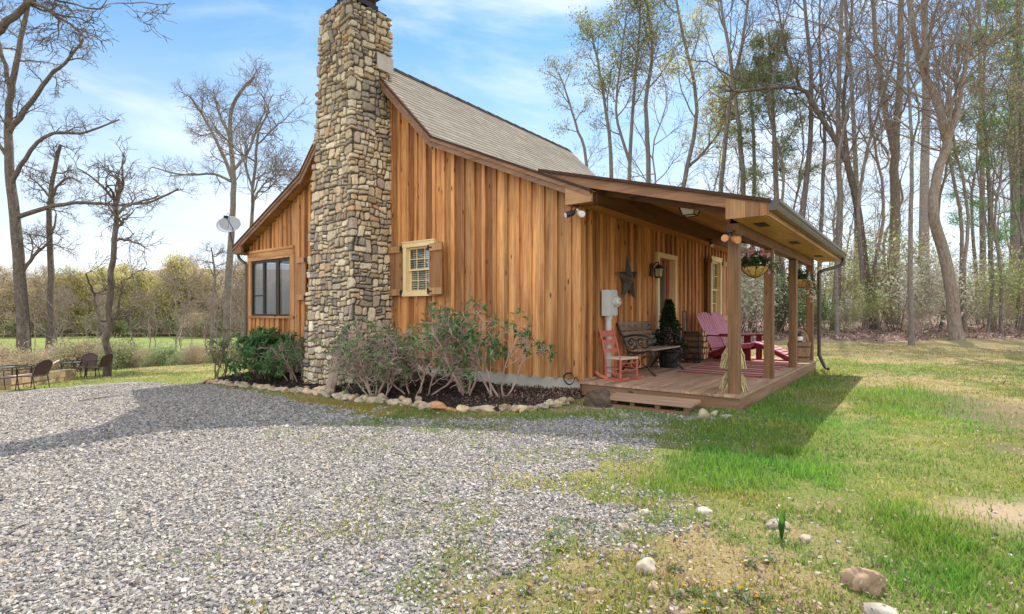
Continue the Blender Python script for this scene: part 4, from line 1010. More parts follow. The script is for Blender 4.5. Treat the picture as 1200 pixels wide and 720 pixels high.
# ---- wall things on the porch side wall
def wall_star():
    p = on_x(736, 328, XR + 0.03); t = MB(); Rr, r_ = 0.43, 0.175
    V = [(0.10, 0, 0)]
    for i in range(10):
        a = PI / 2 + i * PI / 5 + rad(4); q = Rr if i % 2 == 0 else r_; V.append((0.0, q * math.cos(a), q * math.sin(a)))
    V.append((-0.005, 0, 0)); mb = MB()
    for i in range(10): 
        a, b = 1 + i, 1 + (i + 1) % 10; mb.add([V[0], V[a], V[b]], [(0, 1, 2)], tint(0.1)); mb.add([V[11], V[b], V[a]], [(0, 1, 2)])
    for i in range(0, 10, 2): bar(mb, (0.101, 0, 0), (0.003, V[1 + i][1] * 0.98, V[1 + i][2] * 0.98), 0.008, 0.006, col=(2.2, 2.1, 2.0))
    o = mb.build('barn_star', M['star'], None, False, p); tag(o, 'large dark five pointed metal star hanging on the cabin wall', 'wall decoration')
def wall_lantern():
    p = on_x(763, 318, XR + 0.02); t = thing('wall_lantern', p, 0, 'dark bronze carriage lantern mounted on the wall left of the door', 'lantern')
    mb = MB(); prism(mb, [(-0.06, -0.10), (0.06, -0.10), (0.06, 0.12), (0.0, 0.16), (-0.06, 0.12)], 0.0, 0.025, 'yz'); tube(mb, smooth_path([(0.02, 0, 0.06), (0.08, 0, 0.15), (0.15, 0, 0.16), (0.15, 0, 0.11)], 10), 0.012, 6); mb.build('bracket', M['dark_frame'], t)
    mb = MB(); lathe(mb, [(0.0, 0.14), (0.02, 0.12), (0.05, 0.09), (0.105, 0.045), (0.105, 0.035), (0.07, 0.035)], (0.15, 0, 0), 6, caps=False); lathe(mb, [(0.06, -0.135), (0.08, -0.125), (0.08, -0.11), (0.0, -0.11)], (0.15, 0, 0), 6)
    for i in range(6):
        a = i * PI / 3; tube(mb, [(0.15 + 0.092 * math.cos(a), 0.092 * math.sin(a), 0.04), (0.15 + 0.075 * math.cos(a), 0.075 * math.sin(a), -0.12)], 0.007, 4)
    mb.build('cage', M['dark_frame'], t)
    mb = MB(); lathe(mb, [(0.085, 0.035), (0.07, -0.11)], (0.15, 0, 0), 6, caps=False); mb.build('glass', M['lamp_glass'], t)
    mb = MB(); tube(mb, [(0.15, 0, -0.11), (0.15, 0, -0.04)], 0.012, 8, (1, 1, 0.9)); mb.build('candle', M['white'], t)
def meter_box():
    a = on_x(705, 340, XR + 0.02); b = on_x(719.5, 370, XR + 0.02)
    t = thing('electric_meter_box', (XR + 0.001, a.y, b.z), 0, 'light grey electric meter box with round meter and conduit on the porch wall', 'meter box')
    H_ = a.z - b.z; W_ = 0.29
    mb = MB(); box(mb, 0.03, 0.15, -0.02, W_, 0, H_); box(mb, 0.15, 0.165, -0.0, W_ - 0.02, 0.02, H_ - 0.02); mb.build('box', M['grey_box'], t)
    mb = MB(); lathe(mb, [(0.085, 0.165), (0.085, 0.21), (0.0, 0.212)], (0, W_ * 0.66, H_ * 0.55), 20, axis='x'); m_ = mb.build('meter', M['grey_box'], t)
    mb = MB(); lathe(mb, [(0.062, 0.213), (0.055, 0.25), (0.0, 0.262)], (0, W_ * 0.66, H_ * 0.55), 20, (0.8, 0.8, 0.8), axis='x'); box(mb, 0.262, 0.264, W_ * 0.66 - 0.035, W_ * 0.66 - 0.008, H_ * 0.57, H_ * 0.57 + 0.02, (0.1, 0.1, 0.1)); box(mb, 0.262, 0.264, W_ * 0.66 + 0.008, W_ * 0.66 + 0.035, H_ * 0.57, H_ * 0.57 + 0.02, (0.1, 0.1, 0.1)); mb.build('dial', M['white'], m_)
    mb = MB(); tube(mb, [(0.085, 0.11, 0), (0.085, 0.11, -0.05)], 0.062, 12); tube(mb, [(0.085, 0.11, 0), (0.085, 0.11, -(b.z - 0.2) + 0.002)], 0.05, 12); box(mb, 0.03, 0.04, 0.04, 0.18, -0.5, -0.47); mb.build('conduit', M['grey_box'], t)
    mb = MB(); lathe(mb, [(0.02, 0.03), (0.02, 0.05), (0.0, 0.052)], (0, 0.26, -0.1), 10, axis='x'); mb.build('seal', M['white'], t)
def flood_light(loc, name, label, dirs, mat_head, mat_lens, rz=0.0, cat='security light', hl=0.10, r=0.045):
    t = thing(name, loc, rz, label, cat)
    mb = MB(); lathe(mb, [(0.0, 0.0), (0.055, 0.0), (0.055, 0.03), (0.0, 0.03)], (0, 0, 0), 14); tube(mb, [(0, 0, 0), (0, 0, -0.06)], 0.018, 8); mb.build('mount', M['black'], t)
    for (o_, d, mh) in dirs:
        d = Vector(d).normalized(); o_ = Vector(o_); mb = MB()
        tube(mb, [(0, 0, -0.05), tuple(o_)], 0.014, 6)
        tube(mb, [tuple(o_ - d * hl * 0.6), tuple(o_ - d * hl * 0.3), tuple(o_ + d * hl)], [r * 0.5, r * 0.9, r * 1.05], 14)
        h_ = mb.build('lamp_head', mh, t, False)
        mb = MB(); tube(mb, [tuple(o_ + d * hl * 1.001), tuple(o_ + d * hl * 1.04)], [r * 0.9, r * 0.85], 14); mb.build('lens', mat_lens, h_)
def ceiling_light():
    X = -2.75; p = on_x(808.5, 252.5, X); z = zp(X) - 0.045
    t = thing('ceiling_lantern', (X, p.y, z), 0, 'square flush lantern with frosted panes under the porch ceiling', 'ceiling light')
    mb = MB(); box(mb, -0.15, 0.15, -0.15, 0.15, -0.03, 0.02); 
    for a in (-1, 1):
        for b in (-1, 1): bar(mb, (a * 0.125, b * 0.125, -0.03), (a * 0.085, b * 0.085, -0.16), 0.014, 0.014)
        bar(mb, (a * 0.085, -0.085, -0.16), (a * 0.085, 0.085, -0.16), 0.014, 0.014); bar(mb, (-0.085, a * 0.085, -0.16), (0.085, a * 0.085, -0.16), 0.014, 0.014)
    mb.build('frame', M['dark_frame'], t)
    mb = MB(); V = [(-0.12, -0.12, -0.03), (0.12, -0.12, -0.03), (0.12, 0.12, -0.03), (-0.12, 0.12, -0.03), (-0.083, -0.083, -0.158), (0.083, -0.083, -0.158), (0.083, 0.083, -0.158), (-0.083, 0.083, -0.158)]
    mb.add(V, [(0, 1, 5, 4), (1, 2, 6, 5), (2, 3, 7, 6), (3, 0, 4, 7), (4, 5, 6, 7)]); mb.build('pane', M['lampwhite'], t)

# ---- hanging flower basket
def flower_basket(loc, r, label, cols, trail=False, hang=0.42):
    t = thing('hanging_basket', loc, 0, label, 'flower basket', 'hanging flower baskets under the porch beam')
    mb = MB(); prof = [(0.01, -r * 0.85), (r * 0.45, -r * 0.72), (r * 0.8, -r * 0.40), (r * 0.96, -0.03), (r, 0.0), (r * 0.92, 0.0), (r * 0.75, -0.04), (0.0, -0.05)]
    lathe(mb, prof, n=24, col=(1, 1, 1)); mb.build('liner', M['coir'], t, True)
    mb = MB(); a = np.linspace(0, 2 * PI, 25)
    tube(mb, np.stack([r * 1.01 * np.cos(a), r * 1.01 * np.sin(a), 0 * a], 1), 0.005, 5, cap=False)
    for i in range(10):
        q = i * PI / 5; tube(mb, [(rr * 1.02 * math.cos(q), rr * 1.02 * math.sin(q), z * 1.02) for rr, z in prof[:5]], 0.0035, 4)
    mb.build('wire_frame', M['black'], t)
    mb = MB()
    for i in range(3):
        q = i * 2 * PI / 3 + 0.4; tube(mb, [(r * math.cos(q), r * math.sin(q), 0), (0, 0, hang)], 0.0035, 4)
    mb.build('chain', M['black'], t)
    n_ = 420; a = rng.uniform(0, 2 * PI, n_); q = np.sqrt(rng.uniform(0, 1, n_)) * r * 1.15; z = rng.uniform(-0.02, 1, n_) * 0.16 * (1.25 - (q / r) ** 2 * 0.6)
    C = np.stack([q * np.cos(a), q * np.sin(a), z], 1); mb = MB()
    leaves(mb, C, 0.06, 0.55, [(0.03, 0.06, 0.022), (0.05, 0.09, 0.03), (0.08, 0.11, 0.05)])
    if trail:
        for k in range(6):
            aa = rad(-35) + R.uniform(-0.5, 0.5); L_ = R.uniform(0.25, 0.5); m_ = 26; u = np.linspace(0, 1, m_)
            P_ = np.stack([(r * 0.9 + 0.10 * u) * math.cos(aa) + rng.normal(0, 0.02, m_), (r * 0.9 + 0.10 * u) * math.sin(aa) + rng.normal(0, 0.02, m_), 0.05 - L_ * u ** 1.3], 1); leaves(mb, P_, 0.05, 0.5, [(0.06, 0.10, 0.035), (0.12, 0.14, 0.07)])
    else:
        for k in range(4):
            aa = rad(-30) + R.uniform(-0.4, 0.4); u = np.linspace(0, 1, 16); P_ = np.stack([(r + 0.16 * u) * math.cos(aa) + rng.normal(0, 0.02, 16), (r + 0.16 * u) * math.sin(aa) + rng.normal(0, 0.02, 16), 0.10 - 0.2 * u], 1); leaves(mb, P_, 0.055, 0.5, [(0.07, 0.11, 0.05)])
    mb.build('foliage', M['leaf'], t)
    mb = MB()
    nf = 26 if not trail else 20
    for k in range(nf):
        aa = R.uniform(0, 2 * PI); q = r * math.sqrt(R.random()) * 1.25; c = np.array([q * math.cos(aa), q * math.sin(aa), 0.13 + R.uniform(-0.06, 0.12)])
        if trail and k < 13: c = np.array([(r * 0.95 + R.uniform(0, 0.1)) * math.cos(rad(-35)), (r * 0.95 + R.uniform(0, .1)) * math.sin(rad(-35)), -R.uniform(0, 0.45)]) + rng.normal(0, 0.03, 3)
        if not trail and k < 3: c = np.array([r * 1.3 * math.cos(rad(-32)), r * 1.3 * math.sin(rad(-32)), 0.14 - 0.12 * k])
        b = cols[k % len(cols)]; m_ = 12
        dd = unit(rng.normal(size=(m_, 3)) + [0, 0, 0.4]); leaves(mb, np.repeat(c[None], m_, 0), 0.042, 0.8, [b], D=dd)
    mb.build('blossom', M['petal'], t)

# ---- satellite dish
def dish():
    base = on_y(279, 291, 6.75); c = on_y(268, 263, 6.60)
    t = thing('satellite_dish', base, 0, 'pale grey satellite dish on a bent black arm at the left eave', 'satellite dish')
    c = c - base; t.scale = (0.88, 0.88, 0.88); c = c / 0.88; nrm = Vector((0.62, -0.52, 0.58)).normalized()
    q = nrm.to_track_quat('Z', 'Y'); mb = MB(); prof = [(0.0, -0.075), (0.12, -0.068), (0.22, -0.045), (0.31, -0.01), (0.345, 0.005), (0.345, -0.002), (0.31, -0.022), (0.22, -0.057), (0.12, -0.08), (0.0, -0.087)]
    lathe(mb, prof, n=28, caps=False); V = np.concatenate(mb.v); Mx = np.array(q.to_matrix()); mb.v = [(V @ Mx.T + np.array(c)).astype(np.float32)]
    mb.build('reflector', M['dishm'], t, True)
    mb = MB(); b_ = c - nrm * 0.10
    tube(mb, smooth_path([(0.06, 0, 0.02), (-0.10, -0.02, 0.05), (-0.24, -0.05, 0.16), tuple(b_ + Vector((0, 0, -0.06))), tuple(b_)], 16), 0.022, 8); box(mb, -0.03, 0.12, -0.06, 0.06, -0.02, 0.015); mb.build('mast', M['black'], t)
    mb = MB(); e = q @ Vector((0.20, 0.28, 0.0)); foc = c + nrm * 0.42 + Vector((0.05, 0.0, -0.10))
    tube(mb, smooth_path([tuple(c + Vector((0.1, 0.05, -0.18))), tuple(c + Vector((0.28, 0, -0.16))), tuple(foc)], 8), 0.012, 6); tube(mb, smooth_path([tuple(foc), tuple(foc + Vector((0.15, 0, 0.12))), tuple(foc + Vector((0.22, 0, -0.1))), tuple(foc + Vector((0.12, 0.0, -0.35)))], 12), 0.006, 5)
    box(mb, foc.x - 0.03, foc.x + 0.03, foc.y - 0.06, foc.y + 0.06, foc.z - 0.03, foc.z + 0.05); mb.build('receiver_arm', M['black'], t)

# ---- step, log chunk, small things at the deck
def step():
    t = thing('wooden_step', (-2.76, 6.56, 0), rad(3), 'low weathered wooden step on open supports at the porch front', 'step')
    for i in range(2):
        mb = MB(); box(mb, -0.57, 0.57, -0.24 + i * 0.235, -0.01 + i * 0.235, 0.085, 0.122, tint(0.1), g=0); mb.build('tread', M['deck'], t)
    mb = MB(); box(mb, -0.55, 0.55, -0.22, -0.18, -0.02, 0.028, tint(0.1, (0.75, 0.75, 0.7)), g=0)
    for x in (-0.53, -0.18, 0.15, 0.51): box(mb, x - 0.03, x + 0.03, -0.215, 0.2, 0.03, 0.084, tint(0.1, (0.7, 0.7, 0.65)), g=1)
    box(mb, -0.55, 0.55, 0.16, 0.20, -0.02, 0.028, tint(0.1), g=0); mb.build('support', M['skirt'], t)
def wire_coil():
    p = Vector((-4.20, YF - 0.08, 0.23)); mb = MB()
    for k in range(3):
        a = np.linspace(0, 2 * PI, 25) + k; rr = 0.085 + 0.006 * k; tube(mb, np.stack([rr * np.cos(a), -0.008 * k + 0.01 * np.sin(2 * a), rr * 0.95 * np.sin(a)], 1), 0.004, 5, cap=False)
    tube(mb, [(0, 0.05, 0.085), (0, -0.03, 0.085)], 0.012, 6); tube(mb, smooth_path([(0.08, 0, 0), (0.12, 0, 0.03), (0.15, 0.02, -0.04)], 8), 0.007, 5)
    o = mb.build('cable_coil', M['black'], None, False, p); tag(o, 'loop of black cable hanging at the cabin corner above the foundation', 'cable')
def spot():
    p = at_g(656, 462); p.z = 0.0; t = thing('garden_spotlight', p, 0, 'small dark green garden spotlight in the mulch near the cabin corner', 'spotlight')
    mb = MB(); tube(mb, [(0, 0, -0.05), (0, 0, 0.08)], 0.012, 6); mb.build('stake', M['pot'], t)
    mb = MB(); d = Vector((0.2, 0.3, 0.93)).normalized(); c = Vector((0, 0, 0.13)); tube(mb, [tuple(c - d * 0.08), tuple(c - d * 0.05), tuple(c + d * 0.06)], [0.025, 0.045, 0.06], 12); mb.build('lamp_head', plain('dark_green_plastic', (0.02, 0.06, 0.05), 0.4, 0.1, 5), t)
    mb = MB(); tube(mb, [tuple(c + d * 0.061), tuple(c + d * 0.064)], 0.05, 12); mb.build('lens', M['lampwhite'], t)
def faucet_cover():
    p = on_y(535, 426, YF - 0.02); mb = MB()
    lathe(mb, [(0.0, 0.0), (0.085, 0.0), (0.075, 0.06), (0.05, 0.095), (0.0, 0.10)], n=14); V = np.concatenate(mb.v); mb.v = [(V[:, [0, 2, 1]] * [1, -1.0, 1]).astype(np.float32)]
    o = mb.build('faucet_cover', M['white'], None, True, p); tag(o, 'small white cover on the cabin wall behind the bare shrub', 'faucet cover')
# ================================================================== TREES AND SHRUBS
def bark(name, a, b, sc=1.0, lichen=0.2):
    n = NT(name); g = n.attr('gc').outputs['Vector']; c = n.attr('col').outputs['Color']
    v = n.noise(n.mapv(g, (22 * sc, 22 * sc, 5 * sc)), 1.0, 6, 0.7, 0.6).outputs[0]
    w = n.noise(n.mapv(g, (3.0, 3.0, 2.0)), 1.0, 4, 0.6).outputs[0]
    base = n.ramp(v, [(0.32, a), (0.62, b)])
    base = n.mix(base, (0.36, 0.36, 0.31), n.math('MULTIPLY', n.ramp(w, [(0.5, (0, 0, 0)), (0.7, (1, 1, 1))]), lichen))
    base = n.mix(base, c, 1.0, 'MULTIPLY')
    return n.finish(base, 0.9, v, 0.03, 0.7, spec=0.15)
M['bark'] = bark('grey_brown_bark', (0.09, 0.074, 0.063), (0.28, 0.235, 0.197), 1.0, 0.3)
M['bark_dark'] = bark('dark_bark', (0.05, 0.038, 0.03), (0.19, 0.148, 0.118), 1.0, 0.25)
M['bark_warm'] = bark('warm_bark', (0.12, 0.088, 0.068), (0.33, 0.26, 0.205), 1.0, 0.25)
M['bark_oak'] = bark('oak_bark', (0.075, 0.06, 0.05), (0.27, 0.225, 0.185), 1.0, 0.35)
M['bark_pale'] = bark('pale_twig_bark', (0.32, 0.20, 0.155), (0.56, 0.42, 0.345), 1.0, 0.1)
M['bark_shrub'] = bark('shrub_bark', (0.10, 0.07, 0.05), (0.32, 0.24, 0.17), 2.0, 0.1)

class Tree:
    def __init__(s, seed): s.R = random.Random(seed); s.b = {}; s.tips = []; s.mid = []
    def add(s, grp, pts, rads, sides):
        s.b.setdefault((grp, len(pts), sides), []).append((pts, rads))
    def mesh(s, grp, mb, col=(1, 1, 1)):
        for (g, n, sd), L in s.b.items():
            if g == grp:
                P = np.array([[tuple(p) for p in a] for a, _ in L]); Q = np.array([r for _, r in L]); tubes(mb, P, Q, sd, col)
def rvec(r): return Vector((r.gauss(0, 1), r.gauss(0, 1), r.gauss(0, 1)))
def path(r, p, d, L, n, wob, trop):
    pts = [p.copy()]; st = L / n
    for i in range(n):
        d = d + rvec(r) * wob; d.z += trop; d.normalize(); p = p + d * st; pts.append(p.copy())
    return pts, d
def children(T, pts, rads, lvl, P, scale=1.0, grp=1):
    r = T.R; lv = P['lv']
    n = max(1, int(round(P['n'][lvl] * r.uniform(0.8, 1.2)))); t0 = P['t0'][lvl]; az = r.uniform(0, 6.28); m = len(pts) - 1
    for k in range(n):
        t = t0 + (1 - t0) * (k + r.random()) / n; f = min(t * m, m - 1e-4); i = int(f); u = f - i
        p = pts[i].lerp(pts[i + 1], u); rr = rads[i] * (1 - u) + rads[i + 1] * u
        tan = (pts[i + 1] - pts[i]).normalized(); az += 2.4 + r.uniform(-0.6, 0.6)
        a = tan.cross(Vector((0, 0, 1)) if abs(tan.z) < 0.9 else Vector((1, 0, 0))).normalized(); b = tan.cross(a)
        ang = rad(P['ang'][lvl] * r.uniform(0.7, 1.3)); d = tan * math.cos(ang) + (a * math.cos(az) + b * math.sin(az)) * math.sin(ang)
        L = P['len'][lvl] * scale * (1 - P.get('fall', 0.5) * (t - t0) / max(1e-3, 1 - t0)) * r.uniform(0.65, 1.25)
        c0 = max(P['rmin'], min(rr * 0.75, P['r'][lvl] * scale * r.uniform(0.8, 1.2)))
        ns = P['seg'][lvl]; q, de = path(r, p, d, L, ns, P['wob'][lvl], P['trop'][lvl])
        c1 = max(P['rmin'] * 0.7, c0 * 0.35); qr = [c0 + (c1 - c0) * j / ns for j in range(ns + 1)]
        T.add(grp, q, qr, P['sides'][lvl])
        if lvl < lv: children(T, q, qr, lvl + 1, P, scale, grp)
        if lvl >= P.get('leaf', 9):
            T.tips.append((q[-1], de))
            if P.get('leafmid'): T.mid.append((q[len(q) // 2], de))

def limb(T, pts, r0, r1, sides=8, grp=0, n=14, jit=0.0):
    sp = smooth_path(pts, n); q = [Vector(p) for p in sp]
    for v in q[1:]: v += rvec(T.R) * jit
    qr = [r0 + (r1 - r0) * (j / n) ** 0.8 for j in range(n + 1)]
    T.add(grp, q, qr, sides); return q, qr

PF = dict(lv=4, n=[0, 12, 6, 5, 3], t0=[0, 0.42, 0.25, 0.2, 0.2], ang=[0, 48, 45, 42, 40], len=[0, 4.2, 1.9, 0.95, 0.45], r=[0, 0.06, 0.028, 0.015, 0.010], seg=[0, 6, 4, 3, 2], sides=[0, 5, 4, 3, 3], wob=[0, 0.16, 0.18, 0.2, 0.2], trop=[0, 0.10, 0.05, 0.03, 0.0], rmin=0.009, leaf=3)
def tree_out(T, name, loc, label, cat='tree', group=None, bk='bark', leaf=None, col=(1, 1, 1), crown_bk=None):
    t = thing(name, loc, 0, label, cat, group)
    mb = MB(); T.mesh(0, mb, col); mb.build('trunk', M[bk], t, True)
    mb = MB(); T.mesh(1, mb, col)
    if mb.n:
        c = mb.build('crown', M[crown_bk or bk], t, True)
        if leaf:
            mb = MB(); leaf(mb, T)
            if mb.n: mb.build('leaves', M['leaf'], c)
    return t
def buds(size, cols, per=2, spread=0.15, asp=0.5, mid=True, zmin=None, prob=1.0):
    def f(mb, T):
        src = T.tips + (T.mid if mid else [])
        if zmin is not None: src = [s_ for s_ in src if s_[0].z > zmin]
        if prob < 1: src = [s_ for s_ in src if T.R.random() < prob]
        if not src: return
        C = np.array([tuple(p) for p, _ in src]); C = np.repeat(C, per, 0) + rng.normal(0, spread, (len(C) * per, 3))
        leaves(mb, C, size, asp, cols)
    return f
def fwd(p): return -sn * p.x + cs * p.y

def hero(seed, px, w, label, name='bare_tree', limbs=(), P=PF, bk='bark', leaf=None, cat='tree', group=None, scale=1.0, top=0.25, dz=0.0, D=None, jit=0.02, fromk=1, crown_bk=None, flare=1.25):
    T = Tree(seed); b = at_g(*px[0]); D = D or fwd(b)
    if abs(D - fwd(b)) > 0.1: b = at_d(px[0][0], px[0][1], D); b.z = float(gz(b.x, b.y))
    pts = [Vector((0, 0, -0.15))]; r = T.R
    for (x, y) in px[1:]: pts.append(at_d(x, y, D + r.uniform(-0.15, 0.15)) - b)
    r0 = w / F * D / 2
    n = max(12, 3 * len(pts)); q, qr = limb(T, pts, r0, r0 * top, 9, 0, n, jit); qr[0] *= flare; qr[1] *= 1 + (flare - 1) * 0.3
    children(T, q, qr, 1, P, scale)
    for L in limbs:
        lw, lp = L[0], L[1:]
        lq = []; k = 0
        for (x, y) in lp:
            lq.append(at_d(x, y, D + r.uniform(-0.3, 0.3) * min(1, k) - 0.25 * k * (1 if r.random() < 0.5 else -1)) - b); k += 1
        # start exactly on the trunk
        j = min(range(len(q)), key=lambda i: (q[i] - lq[0]).length); lq[0] = q[j]
        a, ar = limb(T, lq, min(lw / F * D / 2, qr[j] * 0.9), lw / F * D / 2 * 0.3, 7, 0, max(8, 3 * len(lq)), jit)
        P2 = dict(P); P2['n'] = list(P['n']); P2['n'][1] = max(3, int(P['n'][1] * 0.75)); P2['t0'] = list(P['t0']); P2['t0'][1] = 0.15
        P2['len'] = list(P['len']); P2['len'][1] = P['len'][1] * 0.6
        children(T, a, ar, 1, P2, scale)
    return tree_out(T, name, b, label, cat, group, bk, leaf, crown_bk=crown_bk)

OL = [(0.22, 0.25, 0.07), (0.30, 0.31, 0.10), (0.16, 0.20, 0.055), (0.38, 0.37, 0.14)]
YE = [(0.55, 0.52, 0.11), (0.42, 0.42, 0.10), (0.62, 0.56, 0.17)]
PB = dict(PF, n=[0, 10, 5, 4, 3])
up3 = lambda *a: list(a)
# ---- forest trees one can tell apart (right of and behind the cabin)
hero(101, [(978, 387), (982, 300), (984, 230), (982, 140), (985, 40), (990, -60), (993, -170)], 9, 'straight grey bare tree just right of the porch gutter corner at the forest edge')
hero(102, [(1022, 386), (1016, 330), (1006, 250), (992, 190), (975, 158), (955, 125), (938, 104), (905, 103), (872, 107), (850, 106)], 10, 'leaning bare tree that arches left with a long level limb above the porch roof', bk='bark_dark', limbs=[(6, (990, 186), (988, 120), (996, 40), (1002, -60)), (4, (936, 104), (925, 70), (915, 30), (905, -40))], P=dict(PB, n=[0, 9, 5, 4, 3], len=[0, 2.6, 1.4, 0.8, 0.4]))
hero(103, [(1003, 374), (1004, 300), (1003, 200), (998, 100), (990, 0), (985, -140)], 8, 'slim pale bare tree standing behind the arching tree')
hero(104, [(1046, 380), (1048, 300), (1049, 230), (1048, 180), (1053, 120), (1056, 50), (1056, -20), (1062, -170)], 13, 'thick brown tree forking into two upright stems at mid height', bk='bark_warm', limbs=[(9, (1048, 182), (1037, 125), (1026, 45), (1021, -40), (1016, -160))], top=0.35)
hero(105, [(1082, 368), (1083, 230), (1085, 120), (1083, 0), (1080, -160)], 12, 'tall straight grey tree between the forked tree and the crooked tree', top=0.4)
hero(106, [(1122, 399), (1115, 345), (1104, 290), (1093, 250), (1098, 205), (1109, 170), (1104, 140), (1094, 110), (1080, 80), (1070, 36), (1063, -40), (1055, -150)], 14, 'crooked pale grey tree standing nearest the lawn, its trunk kinked to and fro', limbs=[(7, (1108, 172), (1122, 130), (1130, 80), (1142, 20), (1150, -60))], bk='bark_warm', top=0.35)
hero(107, [(1150, 374), (1152, 300), (1150, 150), (1147, 0), (1145, -140)], 8, 'narrow grey tree just left of the hemlock')
hero(108, [(1189, 374), (1191, 230), (1187, 150), (1191, 60), (1195, -20), (1198, -160)], 13, 'stout bare tree at the right end of the forest edge', top=0.45)
hero(109, [(868, 386), (872, 300), (870, 200), (862, 120), (855, 60), (845, 0), (838, -140)], 8, 'tall bare tree rising above the nearest porch post')
hero(110, [(800, 384), (797, 250), (805, 200), (816, 140), (812, 90), (800, 40), (788, -30), (780, -120)], 7, 'crooked bare tree with yellow green new leaves behind the porch roof', name='budding_tree', leaf=buds(0.19, YE, 5, 0.3, prob=0.6), limbs=[(4, (806, 196), (828, 175), (845, 150), (852, 120))])
hero(111, [(760, 384), (760, 200), (757, 120), (765, 60), (758, 0), (752, -80)], 7, 'tall olive leaved tree in the middle of the group behind the roof', name='budding_tree', leaf=buds(0.19, OL, 5, 0.3, prob=0.85), P=dict(PB, n=[0, 14, 6, 4, 3]))
hero(112, [(716, 384), (716, 190), (708, 120), (700, 70), (694, 40)], 6, 'olive tree with rounded top behind the far end of the shingle roof', name='budding_tree', leaf=buds(0.18, OL, 5, 0.3), P=dict(PB, len=[0, 3.4, 1.6, 0.8, 0.4]))
hero(113, [(690, 384), (688, 200), (676, 150), (662, 105), (655, 85)], 5, 'thin spreading tree with sparse leaves closest to the roof ridge end', name='budding_tree', leaf=buds(0.17, OL, 4, 0.25, prob=0.8), P=dict(PB, len=[0, 3.2, 1.5, 0.8, 0.4]))
hero(114, [(931, 386), (940, 250), (950, 160), (948, 60), (938, -40), (930, -140)], 8, 'bare tree directly behind the pine, leaning a little left')
hero(115, [(845, 386), (843, 260), (852, 150), (868, 60), (882, -40), (890, -120)], 7, 'bare tree leaning right behind the ceiling lantern end of the porch roof')
hero(116, [(738, 384), (738, 200), (744, 100), (750, 30), (752, -60)], 6, 'slender twin stemmed tree between the two olive crowns', name='budding_tree', leaf=buds(0.17, OL, 3, 0.25, prob=0.6), limbs=[(4, (740, 190), (722, 130), (728, 70), (735, 10))])
hero(117, [(1068, 372), (1066, 280), (1070, 190), (1064, 90), (1068, -10), (1072, -130)], 6, 'thin bare sapling close behind the thick forked tree')
hero(118, [(958, 384), (962, 280), (966, 160), (960, 60), (964, -60)], 6, 'thin pale tree seen just above the porch gutter')

# ---- conifers
PP = dict(lv=2, n=[0, 34, 8], t0=[0, 0.28, 0.25], ang=[0, 78, 45], len=[0, 2.7, 0.8], r=[0, 0.035, 0.012], seg=[0, 5, 2], sides=[0, 4, 3], wob=[0, 0.08, 0.12], trop=[0, 0.03, 0.02], rmin=0.008, leaf=1, fall=0.7, leafmid=True)
def needles(L, per, cols, prob=1.0):
    def f(mb, T):
        src = [s_ for s_ in T.tips + T.mid if T.R.random() < prob]
        C = np.array([tuple(p) for p, _ in src]); D = np.array([tuple(d) for _, d in src]); N = len(C)
        C = np.repeat(C, per, 0) + rng.normal(0, 0.15, (N * per, 3)); D = unit(np.repeat(D, per, 0) * 0.7 + rng.normal(0, 0.75, (N * per, 3)))
        leaves(mb, C, L, 0.15, cols, D=D)
    return f
PI_C = [(0.17, 0.23, 0.085), (0.24, 0.28, 0.11), (0.32, 0.32, 0.15), (0.12, 0.18, 0.07)]
HE_C = [(0.15, 0.29, 0.10), (0.22, 0.37, 0.13), (0.30, 0.42, 0.17), (0.10, 0.21, 0.08)]
hero(121, [(913, 386), (911, 250), (907, 150), (903, 90), (901, 40)], 8, 'pine with dull green needle clumps above the porch corner', name='pine_tree', P=PP, leaf=needles(0.30, 20, PI_C, 0.8), cat='pine', bk='bark_warm')
hero(122, [(880, 384), (884, 200), (880, 120), (878, 80)], 6, 'dark green pine crown above the nearest porch post', name='pine_tree', P=dict(PP, t0=[0, 0.6, 0.3], n=[0, 18, 7]), leaf=needles(0.30, 18, PI_C, 0.7), cat='pine')
hero(123, [(1164, 386), (1161, 300), (1158, 200), (1152, 100), (1158, 0), (1160, -90)], 6, 'bright green hemlock with feathery branches near the right edge', name='hemlock_tree', P=dict(PP, t0=[0, 0.2, 0.25], len=[0, 2.4, 0.8]), leaf=needles(0.24, 30, HE_C, 0.85), cat='hemlock')
hero(124, [(1196, 388), (1199, 250), (1196, 100), (1194, 20), (1196, -90)], 8, 'light green pine cut off by the right border of the view', name='pine_tree', P=dict(PP, t0=[0, 0.35, 0.25]), leaf=needles(0.26, 22, HE_C, 0.7), cat='pine')

# ---- background forest copies
def forest_proto(seed, H, r0, name, label, group, leaf=None, P=PF, bk='bark', lean=0.05, fork=False):
    T = Tree(seed); r = T.R
    pts = [Vector((0, 0, -0.2))] + [Vector((r.gauss(0, lean * H * k / 6), r.gauss(0, lean * H * k / 6), H * k / 6)) for k in range(1, 7)]
    q, qr = limb(T, pts, r0, r0 * 0.2, 7, 0, 16, 0.03); children(T, q, qr, 1, P)
    if fork:
        f0 = q[6]; a, ar = limb(T, [f0, f0 + Vector((r.uniform(-1, 1), r.uniform(-1, 1), 2.5)), f0 + Vector((r.uniform(-2, 2), r.uniform(-2, 2), H * 0.5))], qr[6] * 0.75, qr[6] * 0.2, 6, 0, 8, 0.03); children(T, a, ar, 1, P)
    return tree_out(T, name, (0, 0, 0), label, 'tree', group, bk, leaf)
PG = dict(PF, lv=3, n=[0, 10, 6, 5, 0], leaf=3, rmin=0.012)
GD = 'slender bare trees deep in the forest'
